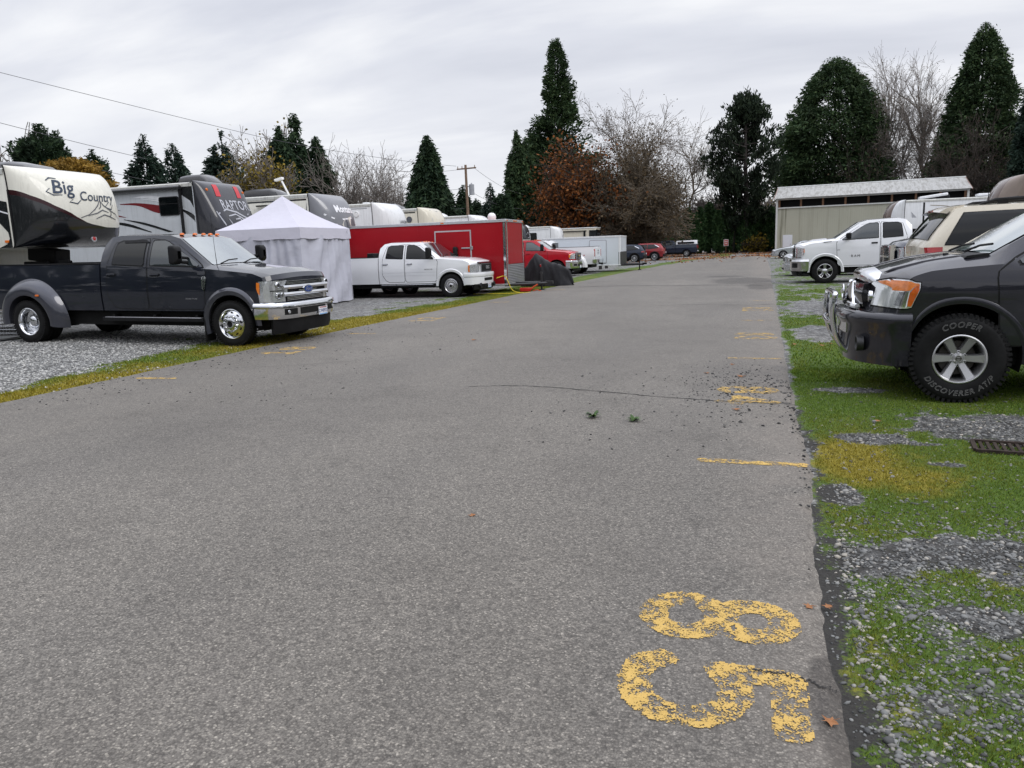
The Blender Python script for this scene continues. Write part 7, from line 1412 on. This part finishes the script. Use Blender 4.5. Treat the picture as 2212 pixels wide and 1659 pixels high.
# ------------------------------------------------------------------ barn
BX,BY,BL=2.75,102.,20.4; t=thing('barn','long pale green barn with a corrugated metal roof and an open strip below the eave','barn',(BX,BY,0),rad(-5.5))
def barn_wall():
    m,nt,p,o=newmat('weathered_board_siding'); c=coords(nt); mp=nt.nodes.new('ShaderNodeMapping'); mp.inputs['Scale'].default_value=(3.2,1,.12); nt.links.new(c,mp.inputs[0]); f=noise(nt,mp.outputs[0],1.,5,.6); f2=noise(nt,c,.35,4)
    sx=nt.nodes.new('ShaderNodeSeparateXYZ'); nt.links.new(c,sx.inputs[0]); left=ramp(nt,math2(nt,'MULTIPLY',sx.outputs[0],.1),[(.05,1.),(.32,.25)])
    col=mixc(nt,f2,(.33,.33,.265),(.42,.415,.34)); col=mixc(nt,math2(nt,'MULTIPLY',ramp(nt,f,[(.50,0.),(.72,.9)]),left),col,(.10,.10,.06)); nt.links.new(col,p.inputs['Base Color']); setin(p,Roughness=.85)
    w=nt.nodes.new('ShaderNodeTexWave'); w.bands_direction='X'; setin(w,Scale=1.3); nt.links.new(c,w.inputs[0]); bump(nt,p,ramp(nt,w.outputs[0],[(.0,0.),(.12,1.)]),.6,.02); return m
zE,zR_,zS0,zS1=6.55,8.15,5.35,6.35; bd=11.; wallm=barn_wall(); trim=mat('barn_trim',(.58,.59,.58),.6,var=.06,streak=.4); wood=mat('raw_timber',(.16,.09,.055),.8,var=.3)
mb=MB(); mb.box((BL/2,.1,zS0/2),(BL,.2,zS0)); mb.box((.1,bd/2+.1,zE/2),(.2,bd-.2,zE)); mb.box((BL-.1,bd/2+.1,zE/2),(.2,bd-.2,zE)); mb.box((BL/2,bd,zE/2),(BL-.4,.2,zE)); mb.prism([(.2,zE),(bd,zE),(bd/2,zR_-.05)],.02,.18,'yz'); mb.prism([(.2,zE),(bd,zE),(bd/2,zR_-.05)],BL-.18,BL-.02,'yz'); w=mb.build('wall',wallm,t,smooth=0)
mb=MB(); mb.box((-.03,-.02,zE/2),(.22,.26,zE)); mb.box((BL+.03,-.02,zE/2),(.22,.26,zE)); mb.box((BL/2,-.03,zS0+.06),(BL-.2,.2,.14)); mb.box((BL/2,-.06,zE-.1),(BL+.3,.12,.18)); mb.build('trim',trim,t,smooth=0)
mb=MB()
for k in range(9): mb.box((.25+k*(BL-.5)/8,.02,(zS0+zE)/2),(.22,.14,zE-zS0-.1))
mb.build('timber_post',wood,w,smooth=0); mb=MB(); mb.box((BL/2,.9,(zS0+zE)/2),(BL-.5,.05,zE-zS0)); mb.build('loft_opening',seam,w,smooth=0)
mb=MB(); V1=[];V2=[]; n=int(BL/.12)
for k in range(n*2+1):
    x=-.35+k*(BL+.7)/(n*2); o=.035*(k%2); V1.append([(x,-.55,zE-.02+o),(x,-.1,zE+.11+o),(x,bd*.25,(zE+zR_)/2+.02+o),(x,bd/2,zR_+o)]); V2.append([(x,bd+.4,zE-.02+o),(x,bd/2,zR_+o)])
mb.grid(V1); mb.grid(V2)
def roofmat():
    m,nt,p,o=newmat('corrugated_roof'); c=coords(nt); mp=nt.nodes.new('ShaderNodeMapping'); mp.inputs['Scale'].default_value=(2.6,.35,.35); nt.links.new(c,mp.inputs[0]); f=noise(nt,mp.outputs[0],1.5,6,.7); f2=noise(nt,c,1.6,5,.75); col=mixc(nt,ramp(nt,f,[(.45,0.),(.62,.7)]),(.41,.41,.40),(.19,.18,.16)); col=mixc(nt,ramp(nt,f2,[(.62,0.),(.70,.8)]),col,(.09,.085,.05)); nt.links.new(col,p.inputs['Base Color']); setin(p,Roughness=.6,Metallic=.15); return m
rf=mb.build('roof',roofmat(),t,smooth=0); mb=MB(); mb.tube([(-.4,bd/2,zR_+.05),(BL+.4,bd/2,zR_+.05)],.09,8); mb.build('ridge_cap',trim,rf); mb=MB(); mb.prism([(-.56,zE-.10),(-.52,zE+.02),(bd/2,zR_+.04),(bd/2,zR_-.12)],BL+.33,BL+.38,'yz'); mb.prism([(-.56,zE-.10),(-.52,zE+.02),(bd/2,zR_+.04),(bd/2,zR_-.12)],-.38,-.33,'yz'); mb.build('gable_board',mat('barge_board',(.30,.20,.17),.7),rf,smooth=0)
mb=MB(); mb.box((1.3,-.02,1.03),(.98,.06,2.06)); mb.box((1.3,-.012,2.1),(1.1,.05,.08)); mb.box((.77,-.012,1.03),(.07,.05,2.06)); mb.box((1.83,-.012,1.03),(.07,.05,2.06)); d=mb.build('door',mat('door_white',(.62,.64,.68),.5,var=.03),t,smooth=0); mb=MB(); mb.cyl((1.68,-.05,1.0),(1.68,-.12,1.0),.035,n=10); mb.build('handle',darkmetal,d)
# ------------------------------------------------------------------ utility pole and wires
P0=pt(1012,470,78); tz=pt(1009,356,78)[2]; t=thing('utility_pole','brown wooden utility pole with crossarm and grey transformer beyond the red trailer','utility pole',(P0[0],P0[1],0),0); mb=MB(); mb.cyl((0,0,0),(-.08,0,tz),.17,.12,n=10); mb.build('post',mat('pole_timber',(.17,.115,.08),.85,var=.3,vs=3),t)
ux,uy=math.cos(CYAW-.5),math.sin(CYAW-.5); mb=MB(); mb.tube([(-ux*1.1,-uy*1.1,tz-.35),(ux*1.1,uy*1.1,tz-.35)],.07,6); mb.build('crossarm',MATS['pole_timber'],t); mb=MB()
for q in (-1.,-.5,.95): mb.cyl((ux*q,uy*q,tz-.3),(ux*q,uy*q,tz-.08),.05,.04,n=8)
mb.build('insulator',mat('ceramic',(.25,.2,.17),.3),t); mb=MB(); mb.cyl((.42,.12,tz-2.9),(.42,.12,tz-1.9),.26,n=14); mb.cyl((.42,.12,tz-1.9),(.42,.12,tz-1.75),.12,.05,n=8); mb.build('transformer',mat('transformer_grey',(.30,.31,.33),.5),t)
mb=MB(); mb.box((0,0,tz-2.1),(.9,.08,.06)); mb.build('bracket',darkmetal,t)
wirem=mat('cable',(.12,.12,.13),.6)
def wire(label,a,b,sag,r=.012,n=40,grp='overhead wires to the utility pole'):
    a=np.array(a);b=np.array(b); L=np.linalg.norm(b-a); mb=MB(); mb.tube([tuple(a+(b-a)*t-np.array([0,0,4*sag*t*(1-t)])) for t in np.linspace(0,1,n)],r,5); return tag(mb.build('overhead_wire',wirem,None),label,'wire',grp)
top=np.array([P0[0]-.1,P0[1],tz-.08]); 
w1=pt(0,152,46); w1b=pt(-420,75,40); dirv=None
wire('highest overhead wire crossing the sky on the left',pt(-300,80,44),pt(572,298,66),.05,.017); wire('run of the highest wire from the fir clump to the utility pole',pt(572,298,66),top+np.array([-.9,-.2,0]),.25,.017)
wire('lower overhead wire passing behind the golden tree tips',pt(-200,212,44),pt(316,343,58),.08,.017); wire('low wire behind the grey white caravan roof',pt(130,345,52),pt(330,392,60),.05,.016)
for k,(q,lb) in enumerate(((950,'wire on the left of the pole top crossing the big cone conifer'),(948,'middle wire crossing the big cone conifer to the pole'),(935,'lowest wire crossing the big cone conifer to the pole'))): wire(lb,top+np.array([-.3,0,-.3-1.9*k]),pt(760,(352,384,420)[k],70),.5,.016)
wire('wire running right from the pole into the drooping cedar',top+np.array([.8,.2,-.2]),pt(1130,420,98),.4,.016); wire('second wire running right from the pole, lower down',top+np.array([.3,.1,-2.4]),pt(1130,450,98),.5,.016)
# ------------------------------------------------------------------ small things on the ground
tarp=mat('black_tarpaulin',(.014,.014,.017),.55,var=.3,vs=3,bs=8,bst=.5,bd=.02); t=thing('covered_motorcycle','black cloth covered motorcycle standing at the road edge by the red trailer','motorcycle',(-8.2,31.2,0),rad(-4)); mb=MB(); G=[]; L=2.25
for i,s in enumerate(np.linspace(0,1,90)):
    hgt=float(np.interp(s,[0,.05,.2,.30,.40,.55,.75,.92,1.],[.2,.62,1.06,1.36,1.2,1.0,.9,.70,.15])); wd=float(np.interp(s,[0,.1,.3,.5,.8,1],[.12,.36,.46,.42,.36,.10])); row=[]
    for j,u in enumerate(np.linspace(-1,1,61)):
        a=abs(u); z=hgt*(1-a**2.4) if a<1 else 0; y=math.copysign(wd*(a**.62),u); f=.045*math.sin(s*26+2*math.sin(z*3))*(a**1.2)+.012*math.sin(s*55+u*5)
        row.append(((s-.5)*L+.03*math.sin(u*9+s*5),y*(1+f*3)+f*.8,max(.012,z+.015*math.sin(s*50+u*11)*(a<.9))))
    G.append(row)
mb.grid(G); mb.build('cover',tarp,t,smooth=70); mb=MB(); mb.box((-.12,-.44,.86),(.06,.02,.10)); mb.build('tie_toggle',redlens,t,bevel=.01)
t=thing('jack_stand_tray','red plastic tray with a lever under the red trailer tongue','tray',(-8.0,27.3,0),.1,sc=.62); mb=MB(); o=[(-.3,.02),(.3,.02),(.36,.24),(-.34,.24)]; mb.prism(o,-.2,.2,'xz'); b=mb.build('tray',mat('red_plastic',(.42,.02,.015),.4,var=.15),t,bevel=.03); mb=MB(); mb.tube([(.3,0,.12),(.5,.05,.3),(.72,.1,.42)],.05,8); mb.tube([(.45,-.1,.05),(.7,-.1,.12),(.95,-.05,.03)],.03,6); mb.build('lever',mat('orange_plastic',(.45,.07,.02),.5),t)
mb=MB(); mb.tube(spline([(-8.9,26.62,.55),(-8.65,26.75,.62),(-8.45,26.5,.5),(-8.25,26.45,.12),(-7.9,26.4,.02),(-7.6,26.5,.02),(-8.2,26.2,.02),(-8.9,26.1,.02),(-9.6,26.0,.03)],8),.014,6); tag(mb.build('extension_cord',mat('yellow_cord',(.55,.42,.03),.5),None),'yellow extension cord looping from the red trailer to the ground','cord')
for k,(px,py,lb) in enumerate(((1297,582,'dark short post behind the tailgate of the white dually, left of two'),(1310,580,'dark short post beside the white trailer tongue, right of two'))):
    d=CC*0; dd=AF+AR*(px-1106)/CF-AU*(py-829.5)/CF; g_=CC+dd*(-CH/dd[2]); t=thing('short_post',lb,'post',(g_[0],g_[1],0),.2,'short dark posts by the white trailer'); mb=MB(); mb.box((0,0,.55),(.22,.2,1.1)); mb.build('post',mat('dark_timber',(.035,.033,.032),.7,var=.3),t,bevel=.02); mb=MB(); mb.box((0,0,1.12),(.26,.24,.05)); mb.build('cap',darkmetal,t,bevel=.01)
t=thing('bollard','dark square bollard in front of the silver saloon','bollard',(2.05,41.5,0),0); mb=MB(); mb.box((0,0,.65),(.13,.13,1.3)); mb.build('post',MATS['dark_timber'],t,bevel=.015); mb=MB(); mb.box((0,0,1.32),(.15,.15,.04)); mb.build('cap',darkmetal,t,bevel=.01)
g_=pt(1568,552,104); t=thing('notice_sign','small red and white notice on a stake in front of the hedge','sign',(g_[0],g_[1],0),CYAW); mb=MB(); mb.box((0,.03,.75),(.06,.04,1.5)); mb.build('stake',wood,t); mb=MB(); mb.box((0,0,1.45),(.62,.03,.85)); mb.box((0,-.018,1.45),(.54,.01,.76),mi=1); mb.box((0,-.025,1.6),(.36,.008,.06),mi=0); mb.box((0,-.025,1.35),(.3,.008,.05),mi=0); mb.build('board',[decwhite,mat('sign_red',(.40,.12,.11),.5,var=.2)],t,smooth=0)
t=thing('wire_crate','grey mesh crate on the gravel behind the rear wheel of the dark dually','crate',(-15.15,11.95,.09),0); mb=MB()
for z in np.linspace(.02,.55,8): mb.tube([(-.5,-.3,z),(.5,-.3,z),(.5,.3,z),(-.5,.3,z)],.008,4,closed=True)
for x in np.linspace(-.5,.5,12): mb.tube([(x,-.3,.02),(x,-.3,.55)],.006,4); mb.tube([(x,.3,.02),(x,.3,.55)],.006,4)
mb.box((0,0,.02),(1.,.6,.03)); mb.build('mesh',alloy,t)
# leaf litter under the far trees
r=np.random.default_rng(17); n=5200; x=r.uniform(-14,9,n); y=r.uniform(60,112,n); k=r.uniform(0,1,n)<masks(x,y)[2]*1.1; x,y=x[k],y[k]; n=len(x); P=np.stack([x,y,np.full(n,.05)],-1); V=cards(P,np.stack([r.normal(size=n),r.normal(size=n),r.normal(size=n)*.25],-1),r.uniform(.12,.25,n),r.uniform(.1,.2,n),r); tag(npmesh('leaf_litter',V,quads(V),isl_mat('litter_leaf',[(0,(.10,.04,.018)),(.6,(.22,.09,.03)),(1,(.34,.18,.08))],.8)),kind='stuff')
# unseen foliage ring added behind and beside the camera to darken paint reflections
r=np.random.default_rng(77); n=15000; a=r.uniform(rad(60),rad(318),n); R_=r.uniform(48,85,n); hh=(7+9*fbm(a*6,a*0,88))*r.uniform(0,1,n)**.8; P=np.stack([-np.sin(a)*R_,np.cos(a)*R_,hh],-1); V=cards(P,np.stack([r.normal(0,.5,n),r.normal(0,.5,n),r.uniform(.2,1,n)],-1),r.uniform(1.2,2.6,n),r.uniform(.8,1.6,n),r); tag(npmesh('unseen_reflection_wood',V,quads(V),fdark),kind='stuff')
# ------------------------------------------------------------------ overcast daylight
w=bpy.data.worlds.new('World'); scene.world=w; w.use_nodes=True; nt=w.node_tree; nt.nodes.clear(); out=nt.nodes.new('ShaderNodeOutputWorld'); sky=nt.nodes.new('ShaderNodeTexSky'); sky.sky_type='NISHITA'; sky.sun_disc=False
SE,SA=rad(44),rad(112); sky.sun_elevation=SE; sky.sun_rotation=SA; b1=nt.nodes.new('ShaderNodeBackground'); nt.links.new(sky.outputs[0],b1.inputs[0]); b1.inputs[1].default_value=.06
c=nt.nodes.new('ShaderNodeTexCoord').outputs['Generated']; sx=nt.nodes.new('ShaderNodeSeparateXYZ'); nt.links.new(c,sx.inputs[0]); zc=math2(nt,'ADD',math2(nt,'MAXIMUM',sx.outputs[2],0.),.22); cx=nt.nodes.new('ShaderNodeCombineXYZ'); nt.links.new(math2(nt,'DIVIDE',sx.outputs[0],zc),cx.inputs[0]); nt.links.new(math2(nt,'DIVIDE',sx.outputs[1],zc),cx.inputs[1]); pv=cx.outputs[0]
rt_=nt.nodes.new('ShaderNodeMapping'); rt_.inputs['Rotation'].default_value=(0,0,.35); rt_.inputs['Scale'].default_value=(.8,1.9,1); rt_.inputs['Location'].default_value=(.4,.9,0); nt.links.new(pv,rt_.inputs[0])
f1=noise(nt,rt_.outputs[0],.9,7,.52,.4); f2=noise(nt,rt_.outputs[0],2.6,6,.5,.2); f=math2(nt,'ADD',math2(nt,'MULTIPLY',f1,.75),math2(nt,'MULTIPLY',f2,.25))
col=ramp(nt,f,[(.34,(.52,.545,.63)),(.5,(.68,.70,.77)),(.62,(.86,.87,.90)),(.74,(.98,.98,.985))])
band=ramp(nt,sx.outputs[2],[(.02,.75),(.12,.4),(.30,0.)]); col=mixc(nt,band,col,(.93,.93,.945))
st=ramp(nt,sx.outputs[2],[(0.,1.),(.34,1.),(1.,1.)]); zb=math2(nt,'ADD',1.,math2(nt,'MULTIPLY',math2(nt,'SMOOTH_MAX',math2(nt,'SUBTRACT',sx.outputs[2],.36),0.,.1),2.9))
b2=nt.nodes.new('ShaderNodeBackground'); nt.links.new(col,b2.inputs[0]); nt.links.new(math2(nt,'MULTIPLY',zb,.84),b2.inputs[1])
mx=nt.nodes.new('ShaderNodeMixShader'); mx.inputs[0].default_value=.93; nt.links.new(b1.outputs[0],mx.inputs[1]); nt.links.new(b2.outputs[0],mx.inputs[2]); nt.links.new(mx.outputs[0],out.inputs[0])
sd=bpy.data.lights.new('sun','SUN'); sd.energy=.9; sd.angle=rad(28); sd.color=(1,.97,.93); so=bpy.data.objects.new('sun',sd); COL.objects.link(so); az=SA; dv=Vector((math.sin(az)*math.cos(SE),math.cos(az)*math.cos(SE),math.sin(SE))); so.rotation_euler=dv.to_track_quat('Z','Y').to_euler()
vs=scene.view_settings; vs.view_transform='Standard'; vs.look='None'; vs.gamma=1; vs.use_curve_mapping=False; vs.exposure=.42
scene.cycles.max_bounces=6; scene.cycles.diffuse_bounces=3; scene.cycles.glossy_bounces=3; scene.cycles.transparent_max_bounces=6; scene.cycles.use_denoising=True
# ------------------------------------------------------------------ one mesh per piece: pairs and rows built together are separated here
def split_obj(o,mode):
    me=o.data; n=len(me.vertices); par=list(range(n))
    def fd(i):
        while par[i]!=i: par[i]=par[par[i]]; i=par[i]
        return i
    for e in me.edges:
        a,b=fd(e.vertices[0]),fd(e.vertices[1])
        if a!=b: par[a]=b
    comp={}
    for i in range(n): comp.setdefault(fd(i),[]).append(i)
    if len(comp)<2: return [o]
    co=[v.co.copy() for v in me.vertices]; key={}
    for r_,vs in comp.items():
        cy=sum(co[i].y for i in vs)/len(vs)
        key[r_]=(1 if cy>0 else -1) if mode=='y' else r_
    groups={}
    for p in me.polygons: groups.setdefault(key[fd(p.vertices[0])],[]).append(p)
    if len(groups)<2: return [o]
    sharp=me.attributes.get('sharp_edge'); out=[]
    for g_,polys in groups.items():
        ids=sorted({i for p in polys for i in p.vertices}); mp={v:k for k,v in enumerate(ids)}; m2=bpy.data.meshes.new(o.name.split('.')[0]); m2.from_pydata([co[i] for i in ids],[],[[mp[i] for i in p.vertices] for p in polys])
        for q in me.materials: m2.materials.append(q)
        m2.polygons.foreach_set('material_index',[p.material_index for p in polys]); sm=polys[0].use_smooth; m2.polygons.foreach_set('use_smooth',[sm]*len(polys))
        if sm: m2.set_sharp_from_angle(angle=rad(40))
        c=o.copy(); c.data=m2; COL.objects.link(c); out.append((g_,c))
    for ch in list(o.children):
        pick=out[0][1]
        if ch.type=='MESH' and mode=='y':
            s=sum(v.co.y for v in ch.data.vertices)
            for g_,c in out:
                if (s>0)==(g_>0): pick=c
        ch.parent=pick
    nm=o.name; bpy.data.objects.remove(o); return [c for _,c in out]
YS={'window','headlight','headlight_surround','headlight_gasket','tail_lamp','turn_signal','rear_flare','wheel_arch_flare','arch_trim','sill_trim','window_chrome','fog_lamp','mud_flap','side_step','side_reflector','side_marker','headlight_bulb','landing_leg','corner_trim','canopy_window','bed_rail_cap','roof_edge','cap_trim','bumper_opening','roof_rack_bar','hood_ridge','grille_trim','lamp_reflector','lamp_divider','second_stem'}
EACH={'latch','clearance_light','marker_light','wiper','frame_leg','insulator','timber_post','gable_board','aerial','washer_nozzle','tread','pole','red_bar','bar'}
for rnd in (0,1):
    for o in list(COL.objects):
        if o.type!='MESH': continue
        b=o.name.split('.')[0]
        if b in YS: split_obj(o,'y')
        elif b in EACH: split_obj(o,'each')
    break
